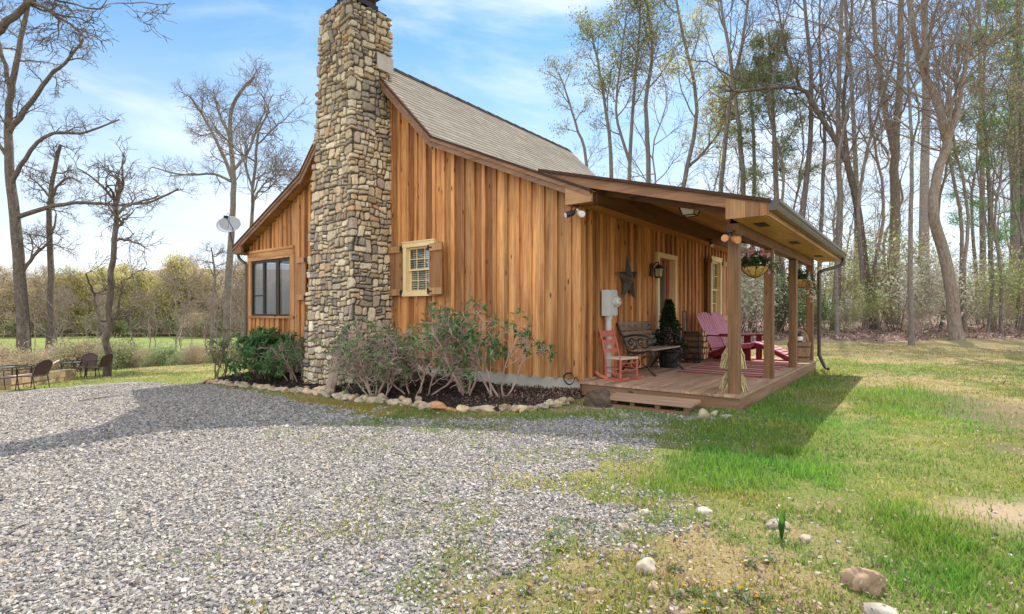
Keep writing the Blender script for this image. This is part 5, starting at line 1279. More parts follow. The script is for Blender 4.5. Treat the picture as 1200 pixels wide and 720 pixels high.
protos = [forest_proto(201, 21, 0.14, 'bare_tree', 'slender bare tree deep in the forest behind the lawn', GD, P=PG),
          forest_proto(202, 23, 0.17, 'bare_tree', 'slender bare tree deep in the forest behind the lawn', GD, P=PG, bk='bark_warm', fork=True),
          forest_proto(203, 18, 0.11, 'bare_tree', 'slender bare tree deep in the forest behind the lawn', GD, P=PG, bk='bark_warm'),
          forest_proto(204, 20, 0.12, 'bare_tree', 'slender bare tree deep in the forest behind the lawn', GD, P=PG, lean=0.09),
          forest_proto(205, 16, 0.09, 'budding_tree', 'slender tree with pale new leaves deep in the forest', 'budding trees deep in the forest', P=PG, leaf=buds(0.11, [(0.40, 0.42, 0.14), (0.30, 0.35, 0.11), (0.5, 0.48, 0.2)], 7, 0.35, prob=0.8))]
rf = random.Random(3); used = set()
def place_copy(i, proto, loc, rz, s):
    o = proto if i not in used else copy_tree(proto); used.add(i)
    o.location = loc; o.rotation_euler = (0, 0, rz); o.scale = (s, s, s * rf.uniform(0.9, 1.1)); return o
def lf(lat, f): return Vector((cs * lat - sn * f, sn * lat + cs * f, 0))
for k in range(52):
    f = rf.uniform(30, 74); lat = f * rf.uniform(0.08, 1.12)
    if k < 12: f = rf.uniform(25, 32); lat = f * rf.uniform(0.5, 1.1)
    p = lf(lat, f); p.z = float(gz(p.x, p.y)) - 0.05; i = rf.choice([0, 1, 2, 3, 4, 2, 4])
    place_copy(i, protos[i], p, rf.uniform(0, 6.28), rf.uniform(0.75, 1.15))

# ---- understory shrubs in the forest
def shrub_proto(seed, H, stems, name, label, group, leaf, bk='bark_pale', P=None, spread=0.5, cat='shrub', r0=0.02):
    T = Tree(seed); r = T.R
    P = P or dict(lv=2, n=[0, 7, 6], t0=[0, 0.25, 0.2], ang=[0, 45, 45], len=[0, H * 0.42, H * 0.2], r=[0, 0.012, 0.008], seg=[0, 4, 3], sides=[0, 3, 3], wob=[0, 0.2, 0.25], trop=[0, 0.04, 0.02], rmin=0.006, leaf=1, leafmid=True)
    for k in range(stems):
        a = r.uniform(0, 6.28); d = Vector((math.cos(a) * spread * r.random(), math.sin(a) * spread * r.random(), 1)).normalized()
        q, _ = path(r, Vector((r.gauss(0, 0.15), r.gauss(0, 0.15), -0.05)), d, H * r.uniform(0.7, 1.0), 6, 0.12, 0.03); qr = [r0 * (1 - 0.7 * j / 6) for j in range(7)]
        T.add(0, q, qr, 5); children(T, q, qr, 1, P)
    t = thing(name, (0, 0, 0), 0, label, cat, group)
    mb = MB(); T.mesh(0, mb); mb.build('stem', M[bk], t, True)
    mb = MB(); T.mesh(1, mb); c = mb.build('branch', M[bk], t, True)
    mb = MB(); leaf(mb, T); mb.build('leaves', M['leaf'], c)
    return t
WH = [(0.62, 0.62, 0.50), (0.48, 0.52, 0.33), (0.36, 0.41, 0.22), (0.70, 0.66, 0.56), (0.58, 0.50, 0.40)]
GU = 'pale leaved understory bushes along the forest edge'
us = [shrub_proto(301, 3.2, 7, 'understory_bush', 'pale leaved understory bush in front of the forest trunks', GU, buds(0.13, WH, 4, 0.28)),
      shrub_proto(302, 4.2, 5, 'understory_bush', 'pale leaved understory bush in front of the forest trunks', GU, buds(0.14, [(0.42, 0.48, 0.16), (0.32, 0.40, 0.12), (0.52, 0.54, 0.26), (0.24, 0.30, 0.10)], 5, 0.35)),
      shrub_proto(303, 2.2, 8, 'understory_bush', 'pale leaved understory bush in front of the forest trunks', GU, buds(0.12, [(0.2, 0.27, 0.10), (0.30, 0.36, 0.16), (0.14, 0.20, 0.07)], 5, 0.25)),
      shrub_proto(304, 4.5, 6, 'twiggy_bush', 'tall twiggy bush with hardly any leaves among the forest trunks', 'twiggy bushes among the forest trunks', buds(0.10, [(0.50, 0.36, 0.26), (0.42, 0.28, 0.22)], 2, 0.2, prob=0.6), bk='bark_dark'),
      shrub_proto(305, 4.0, 5, 'redbud_bush', 'understory bush dusted with pink blossom at the forest edge', 'pink flowering bushes', buds(0.10, [(0.50, 0.30, 0.34), (0.42, 0.26, 0.28), (0.42, 0.36, 0.28)], 3, 0.25))]
for k in range(88):
    f = rf.uniform(29, 58); lat = f * rf.uniform(0.12, 1.1)
    if k < 34: f = rf.uniform(26.5, 33); lat = f * (0.30 + 0.8 * (k + rf.random()) / 34)
    p = lf(lat, f); p.z = float(gz(p.x, p.y)) - 0.05; i = rf.choice([0, 1, 1, 2, 3, 3, 0, 4]) if k >= 34 else rf.choice([0, 0, 1, 2, 3, 3, 3])
    if i == 4 and lat / f < 0.85 and rf.random() < 0.6: i = 3
    place_copy(100 + i, us[i], p, rf.uniform(0, 6.28), rf.choice([0.55, 0.8, 1.0, 1.35]) * rf.uniform(0.85, 1.2))

# ---- left side: big trees by the drive
PL = dict(lv=4, n=[0, 9, 6, 5, 3], t0=[0, 0.4, 0.2, 0.2, 0.2], ang=[0, 52, 48, 45, 42], len=[0, 2.8, 1.5, 0.75, 0.38], r=[0, 0.05, 0.024, 0.013, 0.008], seg=[0, 7, 5, 4, 3], sides=[0, 6, 4, 3, 3], wob=[0, 0.22, 0.25, 0.28, 0.28], trop=[0, 0.03, 0.02, 0.02, 0.0], rmin=0.0075, leaf=3)
BUD = [(0.34, 0.33, 0.08), (0.28, 0.26, 0.07), (0.22, 0.17, 0.08)]
hero(401, [(30, 439), (25, 340), (18, 260), (11, 200), (9, 150), (13, 112), (19, 70), (30, 20), (42, -60)], 14, 'big leaning oak at the left border with long level limbs and small buds', name='oak_tree', P=PL, bk='bark_dark', leaf=buds(0.075, BUD, 1, 0.06, prob=0.22, mid=False), jit=0.03,
     limbs=[(7, (9, 150), (35, 122), (60, 88), (82, 68), (98, 45)), (6, (13, 215), (28, 188), (58, 158), (98, 156), (140, 140)), (6, (18, 256), (60, 242), (100, 238), (140, 240), (178, 236), (208, 222)), (6, (12, 115), (2, 60), (-15, 0)), (5, (10, 180), (-20, 150), (-70, 145)), (5, (24, 318), (40, 300), (58, 282), (66, 250))], top=0.25)
hero(402, [(57, 437), (60, 330), (57, 255), (63, 205), (70, 170)], 8, 'dark slim trunk with a broken top just right of the big oak', name='oak_tree', bk='bark_dark', P=dict(PL, n=[0, 9, 5, 4, 3], len=[0, 1.5, 0.9, 0.5, 0.3]), limbs=[(4, (57, 250), (66, 220), (82, 208), (96, 215)), (3, (58, 240), (44, 215), (30, 205))], top=0.45, jit=0.03)
hero(403, [(125, 441), (127, 385), (132, 310), (136, 250), (140, 207)], 8.5, 'dead snag with short broken limb stubs and twiggy crown', name='dead_tree', bk='bark_dark', P=dict(PL, n=[0, 4, 4, 3, 3], t0=[0, 0.74, 0.2, 0.2, 0.2], len=[0, 1.5, 0.9, 0.55, 0.3]),
     limbs=[(5, (136, 268), (144, 258), (153, 251)), (4, (135, 290), (148, 280), (157, 274)), (4, (138, 240), (131, 226), (128, 215)), (5, (126, 400), (116, 372), (108, 340), (100, 325)), (4, (128, 385), (140, 360), (143, 330))], top=0.5, jit=0.03)
hero(404, [(264, 424), (268, 330), (272, 260), (274, 210), (270, 165), (271, 130), (284, 105), (298, 90)], 9, 'spreading bare tree rising behind the satellite dish', name='bare_tree', bk='bark_oak', P=PL, scale=1.05,
     limbs=[(6, (272, 215), (258, 175), (240, 140), (222, 112)), (4, (272, 216), (250, 204), (215, 205), (178, 196)), (4, (270, 165), (256, 130), (250, 105)), (4, (274, 195), (290, 180), (302, 150), (312, 125))], top=0.3)
hero(405, [(291, 424), (293, 330), (296, 250), (298, 195), (305, 150), (316, 130)], 6, 'slimmer bare tree between the dish tree and the left eave', name='bare_tree', bk='bark_oak', P=PL, limbs=[(3, (296, 240), (310, 215), (322, 205)), (3, (297, 215), (284, 180), (280, 160))], top=0.3)
hero(406, [(247, 424), (249, 370), (252, 320), (247, 290)], 5, 'short thin bare tree left of the dish tree', name='bare_tree', bk='bark', P=dict(PL, len=[0, 1.8, 1.0, 0.6, 0.3]), top=0.3)
hero(407, [(-60, 425), (-52, 250), (-38, 110), (-14, 52), (8, 26), (34, 2), (58, -14)], 16, 'near oak standing outside the left border with limbs reaching into the top corner', name='oak_tree', bk='bark_dark', P=dict(PL, n=[0, 4, 4, 4, 3], t0=[0, 0.75, 0.3, 0.2, 0.2], len=[0, 1.2, 0.8, 0.5, 0.3]), D=11.5, top=0.3, leaf=buds(0.06, BUD, 1, 0.05, prob=0.2, mid=False), limbs=[(3, (40, -4), (78, 3), (112, 9), (142, 4), (205, 5)), (3, (34, 2), (62, 16), (74, 30))])

# ---- far tree line beyond the field (left)
PT = dict(PF, lv=3, n=[0, 28, 8, 6], t0=[0, 0.06, 0.2, 0.2], len=[0, 5.0, 2.3, 1.1], rmin=0.028, leaf=2, leafmid=True, wob=[0, .15, .2, .2], r=[0, 0.10, 0.05, 0.03])
FT = 'trees on the far hillside'
far = [forest_proto(501, 15, 0.22, 'budding_tree', 'yellow green budding tree beyond the far field', 'yellow green trees beyond the field', P=PT, leaf=buds(0.36, [(0.60, 0.53, 0.19), (0.52, 0.47, 0.18), (0.66, 0.58, 0.26)], 3, 0.7)),
       forest_proto(502, 17, 0.22, 'bare_tree', 'grey brown bare tree beyond the far field', 'bare trees beyond the field', P=PT, leaf=buds(0.32, [(0.50, 0.39, 0.25), (0.43, 0.34, 0.21), (0.56, 0.45, 0.28)], 3, 0.7), bk='bark_warm'),
       forest_proto(503, 13, 0.18, 'budding_tree', 'olive budding tree beyond the far field', 'olive trees beyond the field', P=PT, leaf=buds(0.34, [(0.46, 0.38, 0.15), (0.52, 0.42, 0.17), (0.40, 0.34, 0.15)], 3, 0.7))]
for k in range(104):
    f = rf.uniform(98, 150); r_ = -1.2 + 0.95 * ((k * 0.618034) % 1.0)
    if k % 2: f = rf.uniform(90, 105)
    p = lf(r_ * f, f); p.z = float(gz(p.x, p.y)) - 0.1; i = rf.choice([0, 1, 2, 0, 2, 0])
    if r_ < -0.86 and rf.random() < 0.4: i = 1
    if -0.80 < r_ < -0.66 and rf.random() < 0.7: i = 0
    place_copy(200 + i, far[i], p, rf.uniform(0, 6.28), rf.uniform(0.44, 0.80) * (1.12 if -0.8 < r_ < -0.6 else 0.95))
# thin trees on the near side of the field
mt = [forest_proto(511, 7.5, 0.07, 'young_bare_tree', 'thin bare young tree on the brushy bank before the field', 'young bare trees on the bank', P=dict(PF, lv=3, n=[0, 9, 5, 4], len=[0, 1.7, 0.9, 0.45], rmin=0.010, t0=[0, .3, .2, .2]), bk='bark'),
      forest_proto(512, 6.0, 0.06, 'young_bare_tree', 'thin bare young tree on the brushy bank before the field', 'young bare trees on the bank', P=dict(PF, lv=3, n=[0, 9, 5, 4], len=[0, 1.7, 0.9, 0.45], rmin=0.010, t0=[0, .25, .2, .2]), bk='bark_warm', fork=True)]
for k in range(26):
    f = rf.uniform(30, 62); r_ = rf.uniform(-1.05, -0.5); p = lf(r_ * f, f); p.z = float(gz(p.x, p.y)) - 0.1; i = k % 2
    place_copy(300 + i, mt[i], p, rf.uniform(0, 6.28), rf.uniform(0.7, 1.2))
# brush on the bank
GB = 'brush bushes on the bank left of the cabin'
bs = [shrub_proto(521, 2.0, 10, 'brush_bush', 'scrubby brush bush on the bank behind the patio chairs', GB, buds(0.09, [(0.26, 0.32, 0.11), (0.36, 0.36, 0.18), (0.18, 0.24, 0.08), (0.42, 0.38, 0.24)], 4, 0.15), spread=0.9),
      shrub_proto(522, 2.2, 10, 'brush_bush', 'scrubby brush bush on the bank behind the patio chairs', GB, buds(0.08, [(0.50, 0.39, 0.26), (0.42, 0.32, 0.2), (0.34, 0.30, 0.15)], 3, 0.15), spread=0.9),
      shrub_proto(523, 1.8, 10, 'brush_bush', 'scrubby brush bush on the bank behind the patio chairs', GB, buds(0.09, [(0.2, 0.31, 0.1), (0.30, 0.38, 0.15), (0.42, 0.46, 0.28)], 4, 0.15), spread=0.9)]
for k in range(74):
    x = -10 + 300 * (k + rf.random()) / 74; f = rf.uniform(22.5, 29); r_ = (x - CX) / F; p = lf(r_ * f, f)
    p.z = float(gz(p.x, p.y)) - 0.1; i = rf.choice([0, 1, 1, 2]) if x < 130 else rf.choice([0, 2, 2, 1])
    place_copy(400 + i, bs[i], p, rf.uniform(0, 6.28), rf.uniform(0.45, 0.75) * (1.0 if x > 150 else 1.45))

for k in range(60):
    f = rf.uniform(90, 100); r_ = -1.15 + 0.9 * (k + rf.random()) / 60; p = lf(r_ * f, f); p.z = float(gz(p.x, p.y)) - 0.2; i = k % 3
    o = copy_tree(bs[i]); o.location = p; o.rotation_euler = (0, 0, rf.uniform(0, 6.28)); q_ = rf.uniform(1.3, 2.4); o.scale = (q_ * 1.3, q_ * 1.3, q_); tag(o, 'scrubby bush along the far edge of the field', 'shrub', 'bushes along the far edge of the field')
# ---- rhododendrons in the mulch bed
def whorl_leaves(mb, tips, L, n, cols, droop=0.25, asp=0.32):
    C = np.array([tuple(p) for p, _ in tips]); D = unit(np.array([tuple(d) for _, d in tips])); N = len(C)
    C = np.repeat(C, n, 0); D = np.repeat(D, n, 0); perp = unit(np.cross(D, rng.normal(size=(N * n, 3)))); d = unit(perp * 0.95 + D * rng.uniform(-0.15, 0.6, (N * n, 1)) + np.array([0, 0, -droop]))
    leaves(mb, C, L, asp, cols, D=d, up=1.0, fold=0.25)
RH = [(0.06, 0.15, 0.045), (0.09, 0.21, 0.065), (0.13, 0.27, 0.09), (0.18, 0.30, 0.12)]
def rhodo(seed, base, stems, H, spread, label, leafp, P=None, cols=RH, toward=None, bk='bark_pale', LL=0.085, nl=7, r0=0.016, extra=0):
    T = Tree(seed); r = T.R
    P = P or dict(lv=3, n=[0, 5, 4, 3], t0=[0, 0.35, 0.3, 0.3], ang=[0, 42, 45, 45], len=[0, H * 0.45, H * 0.25, H * 0.13], r=[0, 0.010, 0.006, 0.004], seg=[0, 5, 4, 3], sides=[0, 5, 4, 3], wob=[0, 0.28, 0.3, 0.3], trop=[0, 0.07, 0.08, 0.08], rmin=0.0035, leaf=2)
    for k in range(stems):
        a = r.uniform(0, 6.28); d = Vector((math.cos(a) * spread[0], math.sin(a) * spread[1] - 0.1, 0.75)).normalized()
        q, _ = path(r, Vector((math.cos(a) * 0.12 + r.gauss(0, .08), math.sin(a) * 0.06, -0.05)), d, H * r.uniform(0.75, 1.1), 9, 0.17, 0.09); qr = [r0 * (1 - 0.65 * j / 9) for j in range(10)]
        T.add(0, q, qr, 6); children(T, q, qr, 1, P)
    t = thing('rhododendron_shrub', base, 0, label, 'shrub')
    mb = MB(); T.mesh(0, mb); mb.build('stem', M['bark_pale' if bk == 'bark_pale' else bk], t, True)
    mb = MB(); T.mesh(1, mb); c = mb.build('branch', M[bk], t, True)
    tips = [s_ for s_ in T.tips if r.random() < leafp(s_[0])]
    mb = MB(); whorl_leaves(mb, tips, LL, nl, cols); mb.build('leaves', M['leaf'], c)
    return t
# ================================================================== GROUND
def poly_w(px): return np.array([(at_g(*p).x, at_g(*p).y) for p in px])
def sdist(poly, x, y):
    """signed distance, positive inside"""
    x = np.asarray(x, float); y = np.asarray(y, float); d2 = np.full(x.shape, 1e9); ins = np.zeros(x.shape, bool); n = len(poly)
    for i in range(n):
        ax, ay = poly[i]; bx, by = poly[(i + 1) % n]; ex, ey = bx - ax, by - ay
        t = np.clip(((x - ax) * ex + (y - ay) * ey) / (ex * ex + ey * ey + 1e-12), 0, 1)
        d2 = np.minimum(d2, (x - ax - t * ex) ** 2 + (y - ay - t * ey) ** 2)
        c = ((ay > y) != (by > y)); ins ^= c & (x < (bx - ax) * (y - ay) / (by - ay + 1e-12) + ax)
    return np.where(ins, 1, -1) * np.sqrt(d2)
def vnoise(x, y, f, seed=0):
    r = np.random.default_rng(seed); G = r.random((256, 256)); x = np.asarray(x) * f + 1000; y = np.asarray(y) * f + 1000
    i = np.floor(x).astype(int); j = np.floor(y).astype(int); u = x - i; v = y - j; u = u * u * (3 - 2 * u); v = v * v * (3 - 2 * v)
    g = lambda a, b: G[a % 256, b % 256]
    return (g(i, j) * (1 - u) + g(i + 1, j) * u) * (1 - v) + (g(i, j + 1) * (1 - u) + g(i + 1, j + 1) * u) * v
def fbm(x, y, f, seed=0, o=4): return sum(vnoise(x, y, f * 2 ** k, seed + k) * 0.5 ** k for k in range(o)) / (2 - 0.5 ** (o - 1))

GRAVEL = poly_w([(-400, 475), (-60, 466), (20, 459), (100, 452), (160, 447.5), (240, 452), (300, 460), (350, 472), (420, 487), (480, 493), (560, 492), (650, 486), (720, 478), (800, 482), (836, 488), (800, 496), (760, 504), (775, 520), (742, 545), (728, 575), (690, 610), (655, 650), (615, 700), (600, 760)])
GRAVEL = np.concatenate([GRAVEL, [(-1.0, 1.2), (-0.9, -4), (-14, -6), (-20, -1)]])
EDGE_PX = [(231, 451), (243, 449.5), (254, 450), (268, 452), (282, 453.5), (299, 455), (324, 458.5), (353, 461), (368, 462.5), (384, 463), (395, 467), (407, 469), (422, 470.5), (442, 472), (467, 474.5), (487, 477), (504, 479.5), (518, 481), (535, 482.5), (552, 482.5), (577, 483), (595, 482), (610, 483), (627, 480.5), (641, 479.5), (654, 476.5), (668, 473)]
EDGE = poly_w(EDGE_PX)
BED = np.concatenate([EDGE, [(-4.05, 6.3), (-4.06, 6.98), (-14.4, 6.98), (-14.9, 6.6)]])
MOSS = poly_w([(285, 459), (330, 463), (390, 470), (450, 476), (470, 481), (450, 488), (400, 487), (350, 476), (300, 466)])
MUD = poly_w([(1105, 462), (1165, 470), (1215, 490), (1215, 530), (1165, 520), (1130, 490)])
THIN = poly_w([(560, 640), (640, 600), (745, 575), (860, 578), (985, 585), (1010, 640), (1075, 705), (1120, 790), (520, 790)])
DIRT = poly_w([(1110, 585), (1160, 590), (1215, 600), (1215, 630), (1170, 612), (1120, 602)])
LUSH = [poly_w([(742, 548), (800, 523), (930, 535), (965, 560), (930, 578), (820, 572), (745, 575)]), poly_w([(1010, 600), (1060, 590), (1140, 620), (1195, 655), (1180, 690), (1120, 690), (1060, 650)]),
        poly_w([(1000, 455), (1060, 452), (1110, 470), (1090, 490), (1020, 485)]), poly_w([(880, 450), (960, 440), (990, 450), (950, 500), (870, 520), (790, 515), (800, 500)])]

def zones(x, y):
    x = np.asarray(x, float); y = np.asarray(y, float); f = -sn * x + cs * y; lat = cs * x + sn * y
    n1 = fbm(x, y, 1.7, 3) - 0.5; n2 = fbm(x, y, 6.0, 9) - 0.5
    sd = sdist(GRAVEL, x, y); soft = np.where(lat > -2.0, 0.75, 0.22)
    g = sstep(-soft, soft * 0.6, sd + n1 * soft * 2.0 + n2 * 0.25)
    # worn strip in front of the bed and step: gravel thinned by weeds
    weeds = sstep(-0.2, 0.3, sdist(poly_w([(430, 480), (560, 486), (700, 478), (830, 488), (760, 500), (560, 494), (440, 490)]), x, y) + n2 * 0.5)
    right = sstep(3.4, -1.2, sd) * sstep(-2.6, 0.0, lat + 0.25 * f)
    g = g * (1 - 0.5 * weeds) * (1 - 0.85 * right * sstep(0.38, 0.62, fbm(x, y, 3.2, 21)))
    bed = sstep(-0.05, 0.05, sdist(BED, x, y))
    moss = sstep(-0.25, 0.2, sdist(MOSS, x, y) + n2 * 0.7)
    fe = 22.6 + 1.2 * np.sin(lat * 0.7) + 3 * n1
    litter = np.maximum(sstep(-0.3, 0.8, f - fe) * sstep(-4, 2, lat), sstep(98, 110, f))
    lbank = sstep(-0.3, 1.5, f - 22.5 - n1 * 2) * (1 - sstep(-4, 2, lat)) * (1 - sstep(38, 46, f + 4 * n1))
    dry = sstep(0.45, 0.65, fbm(x, y, 0.55, 31) + 0.45 * sstep(11, 17, f) * sstep(0, 3, lat) + 0.02 * (1 - sstep(3.0, 5.5, f)) + 0.35 * n2)
    dirt = sstep(-0.35, 0.2, sdist(DIRT, x, y) + n1 * 0.8)
    lush = np.zeros(x.shape)
    for i_, P_ in enumerate(LUSH): lush = np.maximum(lush, (1, 0.95, 0.65, 0.5)[i_] * sstep(-0.35, 0.3, sdist(P_, x, y) + n1 * 1.1 + n2 * 1.0))
    thin = sstep(-0.25, 0.35, sdist(THIN, x, y) + n1 * 0.6 + n2 * 0.8); dry = np.maximum(dry, thin * np.clip(0.22 + 1.7 * n2, 0, 1))
    mud = 0.65 * sstep(-0.5, 0.3, sdist(MUD, x, y) + n1 * 1.6 + n2 * 0.6)
    far = sstep(44, 54, f) * (1 - sstep(-4, 2, lat)) * (1 - sstep(96, 108, f))
    return dict(g=g * (1 - bed), bed=bed, moss=moss * (1 - bed), litter=litter, bank=lbank, dry=dry, dirt=dirt, lush=lush, far=far, weeds=weeds, mud=mud, thin=thin)

def ground():
    N = 330; u = np.linspace(-1, 1, N); k = 6.6; c = 330 * np.sinh(k * u) / math.sinh(k)
    xs = c - 2.5; ys = c + 6.0; X, Y = np.meshgrid(xs, ys, indexing='ij'); x, y = X.ravel(), Y.ravel(); z = gz(x, y)
    Zn = zones(x, y)
    z = z - 0.06 * sstep(-0.1, 0.2, sdist(BED, x, y))
    idx = np.arange(N * N).reshape(N, N); Fq = np.stack([idx[:-1, :-1], idx[1:, :-1], idx[1:, 1:], idx[:-1, 1:]], -1).reshape(-1, 4)
    mb = MB(); mb.add(np.stack([x, y, z], 1), [Fq])
    n = NT('yard_ground'); g = n.attr('gc').outputs['Vector']; A = n.n('ShaderNodeSeparateColor', {0: n.attr('zoneA').outputs['Color']}); B = n.n('ShaderNodeSeparateColor', {0: n.attr('zoneB').outputs['Color']}); D_ = n.n('ShaderNodeSeparateColor', {0: n.attr('zoneC').outputs['Color']})
    fine = n.noise(g, 42, 8, 0.85).outputs[0]; med = n.noise(g, 3.5, 5, 0.65).outputs[0]; big = n.noise(g, 0.7, 4, 0.6).outputs[0]
    green = n.ramp(fine, [(0.3, (0.03, 0.045, 0.012)), (0.5, (0.15, 0.185, 0.045)), (0.68, (0.32, 0.34, 0.095))])
    straw = n.ramp(fine, [(0.32, (0.10, 0.07, 0.03)), (0.5, (0.33, 0.25, 0.105)), (0.68, (0.56, 0.46, 0.20))])
    soil = n.ramp(n.noise(g, 95, 6, 0.9).outputs[0], [(0.34, (0.10, 0.07, 0.04)), (0.5, (0.30, 0.235, 0.14)), (0.7, (0.45, 0.37, 0.24))]); straw = n.mix(straw, soil, 0.3)
    gr = n.mix(green, straw, n.ramp(n.math('ADD', n.math('MULTIPLY', B.outputs[0], 0.33), n.math('ADD', n.math('MULTIPLY', med, 0.55), n.math('MULTIPLY', n.noise(g, 11, 5, 0.75).outputs[0], 0.35))), [(0.44, (0.05, 0.05, 0.05)), (0.68, (0.95, 0.95, 0.95))]))
    lush = n.ramp(fine, [(0.3, (0.03, 0.085, 0.012)), (0.7, (0.10, 0.22, 0.04))])
    gr = n.mix(gr, lush, n.math('MULTIPLY', B.outputs[1], 0.85))
    dirt = n.ramp(fine, [(0.3, (0.30, 0.205, 0.12)), (0.7, (0.56, 0.44, 0.29))]); gr = n.mix(gr, dirt, B.outputs[2])
    moss = n.ramp(fine, [(0.3, (0.13, 0.10, 0.018)), (0.7, (0.40, 0.31, 0.06))]); gr = n.mix(gr, moss, A.outputs[2])
    field = n.ramp(n.noise(g, 0.25, 4, 0.7).outputs[0], [(0.3, (0.13, 0.175, 0.045)), (0.7, (0.235, 0.265, 0.085))]); gr = n.mix(gr, field, D_.outputs[1])
    lit = n.ramp(n.noise(g, 14, 6, 0.8).outputs[0], [(0.3, (0.10, 0.065, 0.05)), (0.55, (0.30, 0.21, 0.165)), (0.75, (0.45, 0.34, 0.28))]); gr = n.mix(gr, lit, A.outputs[1])
    mud = n.ramp(fine, [(0.3, (0.06, 0.048, 0.035)), (0.7, (0.24, 0.18, 0.12))]); gr = n.mix(gr, mud, D_.outputs[2])
    bank = n.ramp(n.noise(g, 5, 6, 0.8).outputs[0], [(0.3, (0.07, 0.06, 0.03)), (0.55, (0.22, 0.18, 0.10)), (0.72, (0.17, 0.21, 0.07))]); gr = n.mix(gr, bank, D_.outputs[0])
    v = n.n('ShaderNodeTexVoronoi', {'Vector': g, 'Scale': 46.0}); vs = n.n('ShaderNodeSeparateColor', {0: v.outputs['Color']})
    st = n.ramp(vs.outputs[0], [(0.0, (0.15, 0.14, 0.135)), (0.35, (0.27, 0.25, 0.23)), (0.7, (0.40, 0.37, 0.335)), (1.0, (0.52, 0.475, 0.41))])
    st = n.mix(st, (0.09, 0.085, 0.08), n.ramp(v.outputs['Distance'], [(0.45, (0, 0, 0)), (0.75, (0.8, 0.8, 0.8))]))
    gf = n.ramp(n.math('ADD', A.outputs[0], n.math('MULTIPLY', n.math('SUBTRACT', fine, 0.5), 0.8)), [(0.35, (0, 0, 0)), (0.55, (1, 1, 1))])
    base = n.mix(gr, st, gf)
    hgt = n.math('ADD', fine, n.math('MULTIPLY', v.outputs['Distance'], n.math('MULTIPLY', A.outputs[0], -1.0)))
    mat = n.finish(base, 0.95, hgt, 0.02, 0.8, spec=0.1)
    o = mb.build('ground', mat, None, True); me = o.data
    for nm, keys in (('zoneA', ('g', 'litter', 'moss')), ('zoneB', ('dry', 'lush', 'dirt')), ('zoneC', ('bank', 'far', 'mud'))):
        C4 = np.ones((N * N, 4), np.float32)
        for i, kk in enumerate(keys): C4[:, i] = Zn[kk]
        me.attributes.new(nm, 'FLOAT_COLOR', 'POINT').data.foreach_set('color', C4.ravel())
    tag(o, kind='structure'); return o
ground()

# ---- gravel stones
def gravel():
    Rr = np.random.default_rng(77); out = []
    for (d0, d1, dens, s0, s1) in ((1.2, 3.6, 4800, 0.0052, 0.0108), (3.6, 6.5, 3000, 0.0062, 0.0122), (6.5, 17.0, 1000, 0.009, 0.016)):
        A = (d1 ** 2 - d0 ** 2) * 0.5 * 2.3; n_ = int(A * dens); d = np.sqrt(Rr.uniform(d0 ** 2, d1 ** 2, n_)); a = Rr.uniform(-1.25, 1.05, n_)
        lat, f = d * np.sin(a), d * np.cos(a); x = cs * lat - sn * f; y = sn * lat + cs * f
        z_ = zones(x, y); keep = Rr.random(n_) < z_['g'] * 1.05 + 0.004 * (lat > -4) ; x, y = x[keep], y[keep]; s = Rr.uniform(s0, s1, len(x)) * np.exp(Rr.normal(0, 0.22, len(x)))
        out.append((x, y, s))
    x = np.concatenate([o[0] for o in out]); y = np.concatenate([o[1] for o in out]); s = np.concatenate([o[2] for o in out]); N = len(x)
    C8 = np.array([(-1, -1, -1), (1, -1, -1), (1, 1, -1), (-1, 1, -1), (-1, -1, 1), (1, -1, 1), (1, 1, 1), (-1, 1, 1)], float)
    V = C8[None] * Rr.uniform(0.45, 1.05, (N, 8, 3)) * (np.stack([Rr.uniform(0.8, 1.35, N), Rr.uniform(0.55, 1.0, N), Rr.uniform(0.35, 0.7, N)], 1))[:, None, :]
    a = Rr.uniform(0, 2 * PI, N); t1 = Rr.normal(0, 0.45, N); t2 = Rr.normal(0, 0.45, N)
    ca, sa = np.cos(a), np.sin(a); c1, s1_ = np.cos(t1), np.sin(t1); c2, s2 = np.cos(t2), np.sin(t2); Z0 = np.zeros(N); O = np.ones(N)
    Rz = np.stack([np.stack([ca, -sa, Z0], 1), np.stack([sa, ca, Z0], 1), np.stack([Z0, Z0, O], 1)], 1)
    Rx = np.stack([np.stack([O, Z0, Z0], 1), np.stack([Z0, c1, -s1_], 1), np.stack([Z0, s1_, c1], 1)], 1)
    Ry = np.stack([np.stack([c2, Z0, s2], 1), np.stack([Z0, O, Z0], 1), np.stack([-s2, Z0, c2], 1)], 1)
    V = np.einsum('nij,nkj->nki', Rz @ Rx @ Ry, V) * s[:, None, None]
    V += np.stack([x, y, gz(x, y) + s * Rr.uniform(0.0, 0.5, N)], 1)[:, None, :]
    pal = np.array([(0.27, 0.253, 0.235), (0.365, 0.34, 0.312), (0.45, 0.415, 0.37), (0.16, 0.152, 0.148), (0.51, 0.465, 0.40), (0.45, 0.355, 0.25), (0.345, 0.29, 0.245)])
    c = pal[Rr.choice(7, N, p=[.22, .24, .19, .10, .11, .06, .08])] * Rr.uniform(0.8, 1.2, (N, 1))
    Fq = (np.array(CUBEF)[None] + (np.arange(N) * 8)[:, None, None]).reshape(-1, 4)
    mb = MB(); mb.add(V.reshape(-1, 3), [Fq], np.repeat(c, 8, 0))
    o = mb.build('gravel', plain('crushed_stone', (1, 1, 1), 0.85, 0.22, 60, spec=0.2)); tag(o, kind='stuff', label='loose grey crushed stone covering the driveway', cat='gravel'); return o
gravel()

